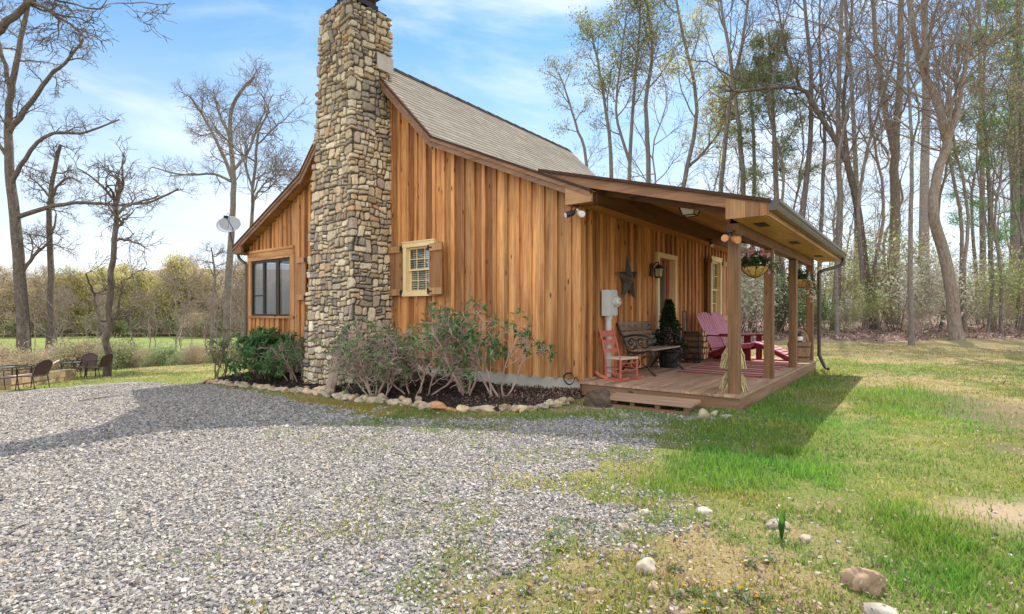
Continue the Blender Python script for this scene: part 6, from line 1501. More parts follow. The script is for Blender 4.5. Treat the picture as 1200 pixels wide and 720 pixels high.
# ---- grass
def blades(mb, x, y, h, w, col, lean=0.5):
    N = len(x); a = rng.uniform(0, 2 * PI, N); b = rng.uniform(0, 2 * PI, N); L = h * lean * rng.uniform(0.2, 1.4, N); z = gz(x, y) - 0.005
    wx, wy = w * np.cos(a), w * np.sin(a); lx, ly = L * np.cos(b), L * np.sin(b)
    V = np.stack([np.stack([x - wx, y - wy, z], 1), np.stack([x + wx, y + wy, z], 1), np.stack([x - wx * .7 + lx * .35, y - wy * .7 + ly * .35, z + h * .6], 1), np.stack([x + wx * .7 + lx * .35, y + wy * .7 + ly * .35, z + h * .6], 1), np.stack([x + lx, y + ly, z + h], 1)], 1).reshape(-1, 3)
    o = np.arange(N)[:, None] * 5; mb.add(V, [o + np.array([[0, 1, 3, 2]]), o + np.array([[2, 3, 4]])], np.repeat(col, 5, 0))
def grass():
    mb = MB(); X = []; Rr = rng
    for (d0, d1, dens, hs) in ((1.3, 4.0, 5200, 1.0), (4.0, 8.0, 2300, 1.05), (8.0, 15.0, 620, 1.25), (15.0, 24.0, 200, 1.5)):
        A = (d1 ** 2 - d0 ** 2) * 0.5 * 2.2; n_ = int(A * dens); d = np.sqrt(Rr.uniform(d0 ** 2, d1 ** 2, n_)); a = Rr.uniform(-1.2, 1.0, n_)
        lat, f = d * np.sin(a), d * np.cos(a); x = cs * lat - sn * f; y = sn * lat + cs * f
        Z = zones(x, y); tuft = fbm(x, y, 5.0, 61, 3); p = (1 - np.clip(Z['g'] * 1.1, 0, 1)) * (1 - Z['bed']) * (1 - 0.85 * Z['litter']) * (1 - 0.92 * Z['dirt']) * (1 - 0.8 * Z['mud']) * (1 - 0.93 * Z['moss'])
        p = p * (1 - 0.05 * Z['thin']) * np.clip(0.30 + 1.7 * sstep(0.38, 0.66, tuft) * (1 - 0.30 * Z['dry']) + 1.2 * Z['lush'], 0, 1.3) + 0.018 * sstep(0.60, 0.68, fbm(x, y, 1.3, 71, 3)) * (tuft > 0.5)
        inh = (x < -1.7) & (x > -14.4) & (y > 6.93) & (y < 14.9); p[inh] = 0
        k = Rr.random(n_) < p / 1.1; x, y = x[k], y[k]; Zl, Zd = Z['lush'][k], Z['dry'][k]
        h = Rr.uniform(0.018, 0.042, len(x)) * hs * (1 + 1.35 * Zl) * (1 - 0.25 * Zd); w = Rr.uniform(0.0016, 0.003, len(x)) * (1 + 0.16 * d[k]) 
        c0 = np.array([(0.24, 0.33, 0.06), (0.34, 0.40, 0.085), (0.17, 0.26, 0.045)])[Rr.integers(0, 3, len(x))]; cl = np.array([(0.17, 0.33, 0.04), (0.23, 0.40, 0.055), (0.12, 0.26, 0.035)])[Rr.integers(0, 3, len(x))]; cd = np.array([(0.50, 0.40, 0.17), (0.38, 0.33, 0.13), (0.58, 0.46, 0.22)])[Rr.integers(0, 3, len(x))]
        pick = (Rr.random(len(x)) < 0.15 + 0.5 * Zd)[:, None]; c = np.where(pick, cd, c0); c = c * (1 - Zl[:, None]) + cl * Zl[:, None]; pt = fbm(x, y, 0.9, 91)[:, None]; c = c * (0.55 + 0.9 * pt) * (1 + (vnoise(x, y, 1.9, 93)[:, None] - 0.5) * np.array([[0.7, 0.1, 0.2]])) * Rr.uniform(0.75, 1.25, (len(x), 1)); blades(mb, x, y, h, w, c)
    o = mb.build('grass', M['leaf']); tag(o, 'patchy green and straw coloured grass of the lawn', 'grass', kind='stuff')
grass()

# ---- leaf litter
def litter():
    n_ = 42000; f = 21 + rng.gamma(1.5, 6.0, n_); lat = f * rng.uniform(0.05, 1.12, n_); x = cs * lat - sn * f; y = sn * lat + cs * f; k = rng.random(n_) < zones(x, y)['litter']; x, y = x[k], y[k]
    n2 = 20000; f = 2.0 + 17 * rng.random(n2) ** 2.0; lat = f * rng.uniform(-0.15, 1.0, n2); x2 = cs * lat - sn * f; y2 = sn * lat + cs * f; Z = zones(x2, y2); k = (Z['bed'] < .1) & (rng.random(n2) < 0.2 + 0.4 * Z['dry'] * (Z['g'] < 0.5) + 0.6 * Z['thin']) & ((x2 > -1.65) | (y2 < 6.6)); x = np.concatenate([x, x2[k]]); y = np.concatenate([y, y2[k]])
    C = np.stack([x, y, gz(x, y) + 0.012 + rng.uniform(0, 0.03, len(x))], 1); mb = MB(); near = np.hypot(x, y) < 12
    leaves(mb, C, np.where(near, rng.uniform(0.008, 0.028, len(x)), np.where(zones(x, y)['litter'] > 0.4, 0.12, 0.045)), 0.6, [(0.36, 0.24, 0.19), (0.46, 0.33, 0.27), (0.25, 0.15, 0.11), (0.52, 0.40, 0.34), (0.17, 0.10, 0.075)], up=1.4)
    o = mb.build('leaf_litter', M['leaf']); tag(o, 'fallen brown leaves on the forest floor and lawn', 'leaves', kind='stuff')
litter()

# ---- mulch bed: mound between edging stones and wall
def mulch():
    n_, m_ = 150, 22; t = np.linspace(0, 1, n_); seg = np.concatenate([[0], np.cumsum(np.hypot(*np.diff(EDGE, axis=0).T))]); seg /= seg[-1]
    ex = np.interp(t, seg, EDGE[:, 0]); ey = np.interp(t, seg, EDGE[:, 1]); wx = np.interp(t, [0, 1], [-14.6, -4.06]); wx = ex * 0.4 + wx * 0.6; wx = np.clip(wx, -14.6, -4.06); wy = np.full(n_, 6.98)
    S = np.linspace(-0.05, 1, m_); X = ex[:, None] + (wx - ex)[:, None] * S; Y = ey[:, None] + (wy - ey)[:, None] * S
    zw = np.interp(wx, [-14.6, -12.2, -10, -7.5, -5.5, -4.0], [-0.42, -0.26, -0.12, 0.07, 0.0, 0.05]); ze = gz(ex, ey) + 0.015
    q = np.clip(S, 0, 1) ** 0.8; Z = ze[:, None] * (1 - q) + zw[:, None] * q + 0.025 * (fbm(X, Y, 3, 5) - 0.5) + 0.04 * np.sin(np.clip(S, 0, 1) * PI)[None]; Z[:, 0] -= 0.12
    idx = np.arange(n_ * m_).reshape(n_, m_); Fq = np.stack([idx[:-1, :-1], idx[1:, :-1], idx[1:, 1:], idx[:-1, 1:]], -1).reshape(-1, 4); mb = MB(); mb.add(np.stack([X, Y, Z], -1).reshape(-1, 3), [Fq])
    o = mb.build('mulch_bed', plain('dark_mulch', (0.042, 0.030, 0.024), 0.95, 0.5, 40, 0.8, 60), None, True); tag(o, kind='structure')
    # chips and fallen leaves
    k = 15000; i = rng.uniform(0, n_ - 1.01, k); j = rng.uniform(0.6, m_ - 1.01, k); a = i.astype(int); b = j.astype(int); u, v = i - a, j - b
    lerp = lambda Q: (Q[a, b] * (1 - u) + Q[a + 1, b] * u) * (1 - v) + (Q[a, b + 1] * (1 - u) + Q[a + 1, b + 1] * u) * v
    C = np.stack([lerp(X), lerp(Y), lerp(Z) + rng.uniform(0, 0.02, k)], 1); mb = MB(); red = sstep(-5.6, -4.6, C[:, 0])
    cols = np.array([(0.03, 0.02, 0.016), (0.055, 0.038, 0.03), (0.10, 0.07, 0.055), (0.02, 0.015, 0.012)])[rng.integers(0, 4, k)]; lf_ = rng.random(k) < 0.07 + 0.5 * red; cols[lf_] = np.array([(0.30, 0.19, 0.14), (0.38, 0.27, 0.2), (0.22, 0.13, 0.1)])[rng.integers(0, 3, lf_.sum())]
    leaves(mb, C, 0.05, 0.4, cols, up=0.5); o = mb.build('mulch_chips', M['leaf']); tag(o, 'dark bark chips and fallen leaves in the planting bed', 'mulch', kind='stuff')
    return lambda x, y: None
mulch()

# ---- edging stones
M['fieldstone'] = plain('buff_fieldstone', (0.46, 0.36, 0.24), 0.9, 0.35, 9, 0.6, 25)
def edging():
    seg = np.concatenate([[0], np.cumsum(np.hypot(*np.diff(EDGE, axis=0).T))]); L = seg[-1]; s = 0.1; k = 0
    rr = random.Random(8)
    while s < L - 0.05:
        x, y = np.interp(s, seg, EDGE[:, 0]), np.interp(s, seg, EDGE[:, 1]); x2, y2 = np.interp(s + 0.1, seg, EDGE[:, 0]), np.interp(s + 0.1, seg, EDGE[:, 1]); an = math.atan2(y2 - y, x2 - x)
        l = rr.choice([0.15, 0.19, 0.23, 0.32, 0.18, 0.26]); w = rr.uniform(0.13, 0.2); h = rr.uniform(0.085, 0.15); red = False; nm, lb, gp = 'edging_stone', 'buff fieldstone in the row edging the dark mulch bed', 'fieldstones edging the mulch bed'
        if abs(x + 8.6) < 0.35 and l < 0.5: l = 0.46; w = 0.26; h = 0.2
        if -5.45 < x < -4.9 and k == 0: l = 0.62; w = 0.2; h = 0.12; k = 1; red = True; lb = 'long flat reddish stone in the row edging the mulch bed'; gp = None
        col = (1.15, 0.72, 0.52) if red else tint(0.28, (1, 1, 1), 0.18)
        mb = MB(); rock(mb, (0, 0, 0), (l, w, h), rr.randint(0, 9999), 0.55, an, col, ICO3)
        o = mb.build(nm, M['fieldstone'], None, False, (x + rr.gauss(0, .025), y + rr.gauss(0, .03), float(gz(x, y)) + h * 0.30)); tag(o, lb, 'stone', gp)
        if rr.random() < 0.3:
            mb = MB(); rock(mb, (0, 0, 0), (l * .6, w * .7, h * .8), rr.randint(0, 9999), 0.3, an, tint(0.28, (1, 1, 1), 0.18), ICO2); o = mb.build('edging_stone', M['fieldstone'], None, False, (x + 0.05, y + 0.07, float(gz(x, y)) + h * 0.75)); tag(o, 'buff fieldstone in the row edging the dark mulch bed', 'stone', 'fieldstones edging the mulch bed')
        s += l * 0.74
edging()

# ---- rocks in the yard
M['rock'] = plain('pale_rock', (0.42, 0.36, 0.285), 0.9, 0.38, 9, 0.7, 26)
def yard_rock(px, py, wpx, hpx, label, col=(1, 1, 1), rough=0.25, sink=0.3, ic=None, dep=0.8, mat=None, name='yard_rock', group=None):
    b = at_g(px, py); k = fwd(b) / F; w, h = wpx * k * 0.82, hpx * k * 0.8; mb = MB(); rock(mb, (0, 0, 0), (w * 0.95, w * 0.9 * dep, h * 1.5), int(px * 7 + py), rough, TH + R.uniform(-0.4, 0.4), col, ic or ICO3)
    o = mb.build(name, mat or M['rock'], None, rough < 0.22, (b.x, b.y, b.z + h * 0.55 - h * 1.5 * sink)); tag(o, label, 'rock', group)
yard_rock(757, 669, 32, 22, 'largest pale rounded rock in the weedy ground at the gravel edge', (1.15, 1.1, 1.05), 0.15, 0.25)
yard_rock(739, 644, 22, 11, 'buff rock embedded just above the largest pale rounded rock')
yard_rock(731, 622, 18, 11, 'grey buff rock at the gravel edge, below the pair of flat stones', (0.95, 0.95, 0.95))
yard_rock(741, 608, 16, 9, 'left one of the pair of flat stones at the gravel edge')
yard_rock(755, 602, 18, 7, 'right one of the pair of flat stones at the gravel edge', (1.05, 1, 0.95))
yard_rock(825, 601, 28, 10, 'wide flat pale stone sunk in the grass below the lush strip')
yard_rock(829, 617, 14, 8, 'small buff stone just below the wide flat pale stone', (0.95, 0.9, 0.85))
yard_rock(911, 617, 36, 13, 'flat buff stone behind the green sprout')
yard_rock(945, 634, 24, 10, 'sandy stone right of the green sprout', (1.05, 0.95, 0.85))
yard_rock(766, 692, 18, 16, 'tan upright stone right below the largest pale rounded rock', (0.95, 0.85, 0.7))
ICO4 = ico(5); ICO4 = (ICO4[0] * (1 + 0.10 * np.sin(ICO4[0][:, [0]] * 7 + 1) * np.sin(ICO4[0][:, [1]] * 6 + 2) + 0.07 * np.sin(ICO4[0][:, [2]] * 13) * np.sin(ICO4[0][:, [0]] * 15 + 1) - 0.09 * np.maximum(0, np.sin(ICO4[0][:, [0]] * 11 + ICO4[0][:, [2]] * 9) * np.sin(ICO4[0][:, [1]] * 12)) ), ICO4[1])
yard_rock(1013, 690, 54, 32, 'rugged brown pitted rock near the bottom right corner', (0.80, 0.64, 0.50), 0.45, 0.2, ic=ICO4)
yard_rock(1032, 720, 52, 16, 'flat grey stone at the bottom edge below the rugged brown rock', (0.9, 0.92, 0.95), 0.2, 0.3)
yard_rock(793, 719, 30, 11, 'brownish slab cut off by the bottom edge', (0.75, 0.62, 0.55), 0.2)
yard_rock(694, 694, 18, 8, 'tan stone chip lying in the gravel edge', (0.95, 0.8, 0.62), 0.2)
yard_rock(825, 490, 17, 13, 'round pale rock right of the wooden step', (1.2, 1.1, 0.9), 0.15, 0.15)
yard_rock(836, 489, 11, 9, 'smaller pale rock against the deck beside the round one', (1.2, 1.12, 0.95), 0.15, 0.15)
yard_rock(851, 490, 22, 6, 'low grey slab leaning by the deck corner', (0.9, 0.88, 0.85), 0.2, 0.2)
def log_chunk():
    b = at_g(690, 477); k = fwd(b) / F; mb = MB(); V, Fs = ICO3; r = np.random.default_rng(4); V = V.copy()
    for _ in range(8):
        n_ = r.normal(size=3); n_ /= np.linalg.norm(n_); V = V - np.outer(np.maximum(V @ n_ - r.uniform(0.45, 0.75), 0) * 0.95, n_)
    V = V * (1 + 0.08 * np.sin(V[:, [1]] * 22 + V[:, [2]] * 9)); V = V * [0.27, 0.19, 0.20]; c_, s_ = math.cos(-0.35), math.sin(-0.35); V = V @ np.array([[c_, s_, 0], [-s_, c_, 0], [0, 0, 1]])
    mb.add(V, [Fs], tint(0.05, (0.55, 0.5, 0.46)), V[:, [1, 2, 0]]); o = mb.build('wood_chunk', M['weathered'], None, False, (b.x + 0.02, b.y + 0.12, b.z + 0.10)); tag(o, 'dark weathered chunk of wood between the mulch bed and the step', 'wood chunk')
M['weathered'] = wood('weathered_dark_wood', (0.28, 0.21, 0.155), (0.055, 0.04, 0.032), 0.7, 0.85, False, 0.3)
M['driftwood'] = wood('driftwood', (0.42, 0.31, 0.215), (0.17, 0.11, 0.075), 0.8, 0.85, False, 0.4)
log_chunk()
def leaning_log():
    mb = MB(); p0 = on_y(385, 457, 5.62); p1 = on_y(394, 420, 5.92); p0.z -= 0.06; c = (p0 + p1) / 2; o_ = p0.copy()
    d = p1 - p0; pts = smooth_path([p0 - o_, p0 + d * 0.35 + Vector((0.02, 0, 0)) - o_, p0 + d * 0.7 + Vector((-0.02, 0, 0)) - o_, p1 - o_], 14)
    n_ = 14; a = np.arange(n_) * 2 * PI / n_; r0 = 0.115 * (1 + 0.22 * np.cos(2 * a + 0.5) + 0.13 * np.sin(5 * a)); V = []
    for i, p in enumerate(pts):
        k = (1 - 0.15 * i / 14) * (1 + 0.05 * math.sin(i * 1.9)); tw = 0.03 * i
        for q in range(n_): V.append((p[0] + r0[q] * k * math.cos(a[q] + tw), p[1] + r0[q] * k * math.sin(a[q] + tw) * 0.7, p[2] + (0.05 * math.sin(a[q] * 3) if i == 14 else 0)))
    idx = np.arange(15 * n_).reshape(15, n_); nx = np.roll(idx, -1, 1); mb.add(V, [np.stack([idx[:-1], nx[:-1], nx[1:], idx[1:]], -1).reshape(-1, 4), idx[-1:]], (1, 1, 1))
    o = mb.build('leaning_log', M['driftwood'], None, False, o_); tag(o, 'weathered grey brown log leaning upright against the chimney foot', 'log')
leaning_log()

# ---- dandelions and sprout
def flower(px, py, label, n_=3, s=1.0):
    b = at_g(px, py + 5); t = thing('dandelion', b, R.uniform(0, 6), label, 'dandelion', 'yellow dandelions in the weedy ground'); mb = MB(); mbs = MB(); mbl = MB()
    for k in range(n_):
        x, y, h = R.gauss(0, 0.03), R.gauss(0, 0.03), R.uniform(0.03, 0.06) * s; tube(mbs, [(x * .4, y * .4, 0), (x, y, h)], 0.002, 5, (0.15, 0.2, 0.06)); m_ = 26; a = rng.uniform(0, 2 * PI, m_)
        leaves(mb, np.repeat([[x, y, h]], m_, 0), 0.017 * s, 0.35, [(0.75, 0.52, 0.02), (0.7, 0.42, 0.015)], D=np.stack([np.cos(a), np.sin(a), rng.uniform(0.0, 0.7, m_)], 1))
    a = rng.uniform(0, 2 * PI, 16); leaves(mbl, np.zeros((16, 3)) + [0, 0, 0.006], 0.075 * s, 0.25, [(0.10, 0.17, 0.05), (0.14, 0.21, 0.08)], D=np.stack([np.cos(a), np.sin(a), rng.uniform(0.1, 0.6, 16)], 1), up=1)
    mb.build('flower_head', M['petal'], t); mbs.build('stem', M['leaf'], t); mbl.build('leaves', M['leaf'], t)
DL = 'small clump of yellow dandelions in the thin grass'
for (x, y, n_) in ((881, 660, 2), (869, 692, 4), (875, 702, 3), (894, 698, 2), (842, 700, 2), (812, 691, 2), (791, 694, 2), (827, 712, 3), (917, 717, 2), (791, 664, 2), (902, 655, 1), (660, 640, 2), (648, 625, 2), (672, 606, 2), (700, 588, 2), (615, 690, 1)):
    flower(x, y, DL, max(1, n_ - 1), 0.62)
def sprout():
    b = at_g(916, 632); mb = MB(); n_ = 12; a = np.linspace(0, 2 * PI, n_, endpoint=False); t = thing('green_sprout', b, 0, 'single bright green sprout standing in front of the flat buff stone', 'plant')
    for k in range(5):
        q = k * 2.4; w = 0.018; H_ = R.uniform(0.12, 0.19); l = R.uniform(0.01, 0.05); P_ = [(0, 0, 0), (l * .2 * math.cos(q), l * .2 * math.sin(q), H_ * .5), (l * math.cos(q), l * math.sin(q), H_)]
        V = []
        for i, p in enumerate(P_):
            ww = (0.006, w, 0.002)[i]; V += [(p[0] - ww * math.sin(q), p[1] + ww * math.cos(q), p[2]), (p[0] + ww * math.sin(q), p[1] - ww * math.cos(q), p[2])]
        mb.add(V, [(0, 1, 3, 2), (2, 3, 5, 4)], tint(0.15, (0.09, 0.22, 0.04)))
    mb.build('leaves', M['leaf'], t)
sprout()

# ---- shrubs
fP = lambda p: Vector(p)
def bedpt(px, py, z): return on_z(px, py, z)
green_hi = lambda p: 0.9
b = bedpt(312, 446, -0.36)
rhodo(601, b, 15, 1.10, (0.85, 0.45), 'dense green rhododendron left of the chimney', lambda p: 0.85, nl=8, LL=0.12, bk='bark_shrub')
b = bedpt(347, 449, -0.30)
rhodo(602, b, 9, 0.95, (0.6, 0.35), 'twiggy brown shrub with few leaves between the green rhododendron and the chimney', lambda p: 0.28, nl=6, LL=0.09)
b = bedpt(257, 446, -0.45)
rhodo(606, b, 5, 1.05, (0.35, 0.3), 'thin dark stemmed shrub at the left end of the mulch bed', lambda p: 0.25, bk='bark_shrub', LL=0.07, r0=0.02)
SG = [(0.15, 0.25, 0.09), (0.22, 0.32, 0.13), (0.32, 0.37, 0.20), (0.10, 0.22, 0.06)]
PD = dict(lv=3, n=[0, 7, 4, 4], t0=[0, 0.25, 0.3, 0.3], ang=[0, 45, 50, 48], len=[0, 0.55, 0.34, 0.20], r=[0, 0.010, 0.0075, 0.0055], seg=[0, 6, 5, 4], sides=[0, 5, 4, 3], wob=[0, 0.32, 0.36, 0.36], trop=[0, 0.06, 0.07, 0.08], rmin=0.0048, leaf=2)
b = bedpt(440, 463, -0.1)
rhodo(603, b, 9, 1.05, (0.75, 0.40), 'wide tangled grey twigged shrub beside the chimney below the gable window', lambda p: 0.30, P=PD, cols=SG, LL=0.085, nl=6)
b = bedpt(487, 462, -0.05)
rhodo(604, b, 6, 1.10, (0.70, 0.35), 'tangled twiggy shrub between the wide grey one and the open bare one', lambda p: 0.34, P=PD, cols=SG, LL=0.085, nl=6)
PO = dict(lv=3, n=[0, 4, 4, 3], t0=[0, 0.4, 0.3, 0.3], ang=[0, 42, 45, 45], len=[0, 0.5, 0.3, 0.16], r=[0, 0.010, 0.006, 0.004], seg=[0, 5, 4, 3], sides=[0, 5, 4, 3], wob=[0, 0.3, 0.3, 0.3], trop=[0, 0.07, 0.08, 0.08], rmin=0.004, leaf=2)
b = bedpt(545, 462, 0.0)
rhodo(605, b, 6, 1.35, (0.48, 0.3), 'open shrub with crooked bare stems and leafy tips in front of the concrete foundation', lambda p: 0.30, P=PO, LL=0.10, nl=8, r0=0.019, cols=SG)
b = bedpt(588, 466, 0.0)
rhodo(607, b, 5, 1.0, (0.34, 0.3), 'smaller bare stemmed shrub nearest the cabin corner', lambda p: 0.30, P=PO, LL=0.10, nl=8, r0=0.017)

# ---- porch set up
rz_ = 0.0
p = on_z(776, 425, 0.2); potted((-3.74, 9.70, 0.2))
log_cart((-3.68, 11.02, 0.2), 0.0)
adirondack((-3.22, 11.74, 0.2), rad(-16), 'nearer of two pink slatted lounge chairs with maroon frames on the porch')
adirondack((-3.17, 12.56, 0.2), rad(-12), 'farther of two pink slatted lounge chairs, standing under the side window')
footrest((-2.52, 12.62, 0.2), rad(-8))
straw((-1.95, 7.38, 0.2)); bucket((-2.02, 12.68, 0.2))
wall_star(); wall_lantern(); meter_box(); ceiling_light(); dish(); step(); wire_coil(); spot(); faucet_cover()
flood_light((-4.03, 6.80, 2.835), 'security_light', 'black twin floodlight with white head under the cornice at the cabin corner', [((-0.06, -0.05, -0.12), (-0.5, -0.7, -0.3), M['black']), ((0.10, -0.06, -0.14), (0.6, -0.6, -0.25), M['lampwhite'])], M['black'], M['lampwhite'])
p = on_x(866, 283, -1.80); q = on_y(860, 281, 7.0)
flood_light((-1.90, 7.01, 2.255), 'post_lamp', 'copper coloured twin lamp clamped to the top of the nearest post', [((-0.02, -0.10, -0.08), (0.05, -1, -0.05), M['copper']), ((0.085, -0.10, -0.10), (0.75, -0.65, -0.3), M['copper'])], M['black'], M['copper'], cat='lamp', hl=0.07, r=0.043)
p = on_x(830, 272, -3.70)
flood_light((-3.66, p.y, 2.83), 'porch_spotlight', 'small black spotlight under the inner eave near the ceiling lantern', [((0.04, -0.05, -0.10), (0.4, -0.8, -0.3), M['black'])], M['black'], M['lampwhite'])
flower_basket((-1.87, 8.17, 1.90), 0.185, 'nearer hanging coir basket of pink flowers between the first two posts', [(0.75, 0.38, 0.42), (0.80, 0.52, 0.55), (0.65, 0.26, 0.32)])
flower_basket((-1.87, 11.95, 1.90), 0.20, 'farther hanging coir basket with trailing white flowers near the last post', [(0.75, 0.72, 0.62), (0.7, 0.5, 0.45), (0.7, 0.68, 0.45)], trail=True)

# ---- patio corner at the left
def patio_chair(loc, rz, label):
    t = thing('patio_chair', loc, rz, label, 'chair', 'brown patio chairs at the left edge of the drive'); t.scale = (0.78, 0.78, 0.78)
    for s in (-1, 1):
        for x, lean in ((-0.24, -0.08), (0.24, 0.05)):
            mb = MB(); tube(mb, [(x + lean, s * 0.26, 0), (x, s * 0.26, 0.42)], 0.014, 6); mb.build('leg', M['dark_frame'], t)
        mb = MB(); tube(mb, smooth_path([(0.24, s * 0.26, 0.42), (0.24, s * 0.27, 0.62), (0.0, s * 0.28, 0.66), (-0.26, s * 0.27, 0.66)], 10), 0.014, 6); mb.build('armrest', M['dark_frame'], t)
    mb = MB(); hexa(mb, [(-0.26, -0.26, 0.40), (0.27, -0.26, 0.41), (0.27, 0.26, 0.41), (-0.26, 0.26, 0.40), (-0.26, -0.26, 0.425), (0.27, -0.26, 0.44), (0.27, 0.26, 0.44), (-0.26, 0.26, 0.425)]); mb.build('seat', M['wicker'], t)
    mb = MB(); n_ = 9; A = []; B_ = []
    for i in range(n_):
        u = -1 + 2 * i / (n_ - 1); A.append((-0.25 - 0.05 * (1 - u * u), u * 0.27, 0.44)); B_.append((-0.40 - 0.06 * (1 - u * u), u * 0.27, 0.80 + 0.12 * (1 - u * u)))
    V = A + B_ + [(x - 0.02, y, z) for x, y, z in A] + [(x - 0.02, y, z) for x, y, z in B_]
    mb.add(V, [(i, i + 1, n_ + i + 1, n_ + i) for i in range(n_ - 1)] + [(2 * n_ + i, 3 * n_ + i, 3 * n_ + i + 1, 2 * n_ + i + 1) for i in range(n_ - 1)]); mb.build('backrest', M['wicker'], t)
    mb = MB(); tube(mb, [A[0]] + B_ + [A[-1]], 0.014, 6); mb.build('back_frame', M['dark_frame'], t)
M['wicker'] = plain('brown_wicker', (0.085, 0.05, 0.04), 0.7, 0.35, 60, 0.4)
M['tan_stone'] = plain('tan_wall_block', (0.44, 0.32, 0.19), 0.9, 0.3, 7, 0.5, 20)
def glass_table(px, py, label, s=1.0):
    b = at_g(px, py); t = thing('patio_table', b, 0.5, label, 'table')
    for a in range(4):
        q = a * PI / 2 + 0.78; mb = MB(); tube(mb, [(0.30 * s * math.cos(q), 0.30 * s * math.sin(q), 0), (0.34 * s * math.cos(q), 0.34 * s * math.sin(q), 0.5 * s)], 0.014, 6); mb.build('leg', M['dark_frame'], t)
    mb = MB(); lathe(mb, [(0.40 * s, 0.50 * s), (0.42 * s, 0.505 * s), (0.42 * s, 0.52 * s), (0.40 * s, 0.525 * s)], n=24, caps=False); mb.build('rim', M['dark_frame'], t)
    mb = MB(); lathe(mb, [(0.0, 0.512 * s), (0.40 * s, 0.512 * s)], n=24, caps=False); mb.build('table_top', plain('green_table_glass', (0.10, 0.17, 0.13), 0.08, 0.05, 3, spec=0.8), t)
fdir = -TH
patio_chair(at_g(2, 459), TH + rad(80), 'brown patio chair cut off by the left border')
patio_chair(at_g(38, 456), TH + rad(180), 'brown patio chair turned sideways in front of the low stone wall')
patio_chair(at_g(98, 443), TH + rad(-80), 'brown patio chair facing the field beside the small table')
patio_chair(at_g(114, 443), TH + rad(180), 'brown patio chair half hidden by the dead snag')
glass_table(17, 452, 'round glass patio table between the two leftmost chairs')
glass_table(87, 442, 'small glass patio table left of the pair of chairs by the snag', 0.9)
def low_wall():
    a = at_g(5, 457); b = at_g(77, 446); d = b - a; L = d.length; an = math.atan2(d.y, d.x); rr = random.Random(5)
    t = thing('low_stone_wall', a, an, 'low tan stone block wall behind the patio chairs', 'wall')
    for row in range(2):
        x = 0.0
        mb = MB()
        while x < L:
            l = rr.uniform(0.3, 0.5); rock_h = 0.2; sl = d.z / L
            hexa(mb, [(x, -0.16, row * 0.2 - 0.08 + x * sl), (x + l - 0.012, -0.16, row * 0.2 - 0.08 + (x + l) * sl), (x + l - 0.012, 0.16, row * 0.2 - 0.08 + (x + l) * sl), (x, 0.16, row * 0.2 - 0.08 + x * sl), (x + 0.01, -0.15 + rr.uniform(-.02, .02), row * 0.2 + 0.115 + x * sl), (x + l - 0.02, -0.15 + rr.uniform(-.02, .02), row * 0.2 + 0.115 + (x + l) * sl), (x + l - 0.02, 0.15, row * 0.2 + 0.115 + (x + l) * sl), (x + 0.01, 0.15, row * 0.2 + 0.115 + x * sl)], tint(0.2))
            x += l
        mb.build('block_course', M['tan_stone'], t)
low_wall()
def fallen_branch():
    T = Tree(9); a = at_g(48, 443); b = at_g(92, 421); r = T.R; pts = [a + Vector((0, 0, 0.1)), a.lerp(b, 0.3) + Vector((0, 0, 0.5)), a.lerp(b, 0.7) + Vector((0, 0, 0.5)), b + Vector((0, 0, 0.2)), b + Vector((0.6, 1.5, 0.5))]; pts = [p - a for p in pts]
    q, qr = limb(T, pts, 0.045, 0.015, 6, 0, 12, 0.05); children(T, q, qr, 1, dict(PL, lv=2, n=[0, 7, 4], len=[0, 1.0, 0.5], t0=[0, .3, .2]))
    t = thing('fallen_branch', a, 0, 'pale fallen branch lying in the brush behind the low stone wall', 'branch'); mb = MB(); T.mesh(0, mb); T.mesh(1, mb); mb.build('limb', M['bark_pale'], t, True)
fallen_branch()
def stick():
    a = at_g(92, 471); b = at_g(142, 463.5); mb = MB(); tube(mb, smooth_path([(0, 0, 0.012), tuple((b - a) * 0.4 + Vector((0, 0.12, 0.02))), tuple(b - a + Vector((0, 0, 0.012)))], 8), [0.012] * 9, 6); o = mb.build('fallen_stick', M['bark_dark'], None, True, a); tag(o, 'long thin dark stick lying on the gravel near the shadow', 'stick')
stick()

# ================================================================== SKY, SUN, CAMERA
w = bpy.data.worlds.new('World'); SC.world = w; w.use_nodes = True; nt = w.node_tree; nt.nodes.clear()
SUNV = Vector((-0.165, 0.70, 1.0)).normalized(); el = math.asin(SUNV.z); az_ = math.atan2(SUNV.x, SUNV.y)
out = nt.nodes.new('ShaderNodeOutputWorld'); bg = nt.nodes.new('ShaderNodeBackground'); sky = nt.nodes.new('ShaderNodeTexSky'); sky.sky_type = 'NISHITA'; sky.sun_disc = False; sky.sun_elevation = el; sky.sun_rotation = az_; sky.air_density = 1.0; sky.dust_density = 0.35; sky.ozone_density = 2.5; sky.altitude = 300

def wn(t, **k):
    nd = nt.nodes.new(t)
    for kk, v in k.items(): setattr(nd, kk, v)
    return nd
def wmath(op, a, b, c=None):
    nd = wn('ShaderNodeMath', operation=op)
    for i, v in enumerate((a, b, c)):
        if v is None: continue
        if isinstance(v, bpy.types.NodeSocket): nt.links.new(v, nd.inputs[i])
        else: nd.inputs[i].default_value = v
    return nd.outputs[0]
def wmix(a, b, f):
    nd = wn('ShaderNodeMix', data_type='RGBA')
    for k, v in ((0, f), (6, a), (7, b)):
        if isinstance(v, bpy.types.NodeSocket): nt.links.new(v, nd.inputs[k])
        else: nd.inputs[k].default_value = v
    return nd.outputs[2]
def wmap(v, lo, hi):
    nd = wn('ShaderNodeMapRange', interpolation_type='SMOOTHSTEP'); nt.links.new(v, nd.inputs[0]); nd.inputs[1].default_value = lo; nd.inputs[2].default_value = hi; return nd.outputs[0]
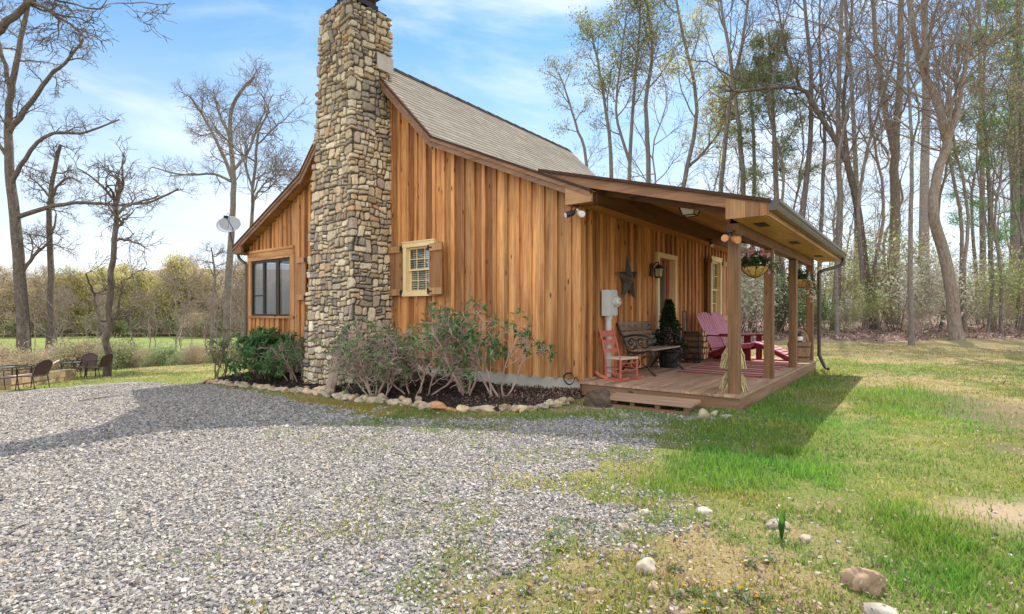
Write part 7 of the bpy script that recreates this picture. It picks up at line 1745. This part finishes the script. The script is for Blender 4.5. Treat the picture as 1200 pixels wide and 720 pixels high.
tc = wn('ShaderNodeTexCoord'); mp = wn('ShaderNodeMapping'); mp.inputs['Scale'].default_value = (1.2, 1.2, 4.0); nt.links.new(tc.outputs['Generated'], mp.inputs[0])
nz = wn('ShaderNodeTexNoise'); nt.links.new(mp.outputs[0], nz.inputs['Vector'])
for k_, v_ in (('Scale', 1.7), ('Detail', 7), ('Roughness', 0.55), ('Distortion', 0.5)): nz.inputs[k_].default_value = v_
# thin wisps over the blue, and an unseen bright cloud deck behind the camera, added as fill light
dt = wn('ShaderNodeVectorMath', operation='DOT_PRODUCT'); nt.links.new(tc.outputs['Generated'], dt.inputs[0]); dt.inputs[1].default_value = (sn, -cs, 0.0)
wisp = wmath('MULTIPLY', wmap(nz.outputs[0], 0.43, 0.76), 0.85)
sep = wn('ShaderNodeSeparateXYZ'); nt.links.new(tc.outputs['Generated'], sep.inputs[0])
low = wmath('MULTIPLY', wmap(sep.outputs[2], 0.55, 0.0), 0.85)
fill_clouds = wmap(wmath('ADD', dt.outputs['Value'], wmath('MULTIPLY', wmath('SUBTRACT', nz.outputs[0], 0.5), 1.2)), -0.12, 0.30)
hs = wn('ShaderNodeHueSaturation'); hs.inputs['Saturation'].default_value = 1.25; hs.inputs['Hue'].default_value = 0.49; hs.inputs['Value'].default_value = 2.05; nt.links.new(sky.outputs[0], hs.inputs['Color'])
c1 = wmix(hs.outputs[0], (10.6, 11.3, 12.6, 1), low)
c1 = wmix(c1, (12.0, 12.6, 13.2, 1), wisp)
c1 = wmix(c1, (17.0, 17.8, 19.2, 1), fill_clouds)
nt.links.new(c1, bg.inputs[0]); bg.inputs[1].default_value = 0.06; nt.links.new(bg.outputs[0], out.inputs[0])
sd_ = bpy.data.lights.new('sun', 'SUN'); sd_.energy = 4.2; sd_.angle = rad(0.5); sd_.color = (1.0, 0.94, 0.84); so = bpy.data.objects.new('sun', sd_); COL.objects.link(so); so.location = (0, 0, 30); so.rotation_euler = (-SUNV).to_track_quat('-Z', 'Y').to_euler()
cam = bpy.data.cameras.new('camera'); co = bpy.data.objects.new('camera', cam); COL.objects.link(co); co.location = (0, 0, EYE); co.rotation_euler = (PI / 2, 0, TH); cam.sensor_width = 36; cam.lens = F / 1200 * 36; cam.shift_y = (HY - 360) / 1200; cam.clip_end = 2000; cam.clip_start = 0.05; SC.camera = co
SC.view_settings.view_transform = 'Standard'; SC.view_settings.look = 'None'; SC.view_settings.exposure = 0.74; SC.view_settings.gamma = 1.0
SC.cycles.max_bounces = 8; SC.cycles.diffuse_bounces = 6; SC.cycles.transparent_max_bounces = 16; SC.cycles.use_denoising = True
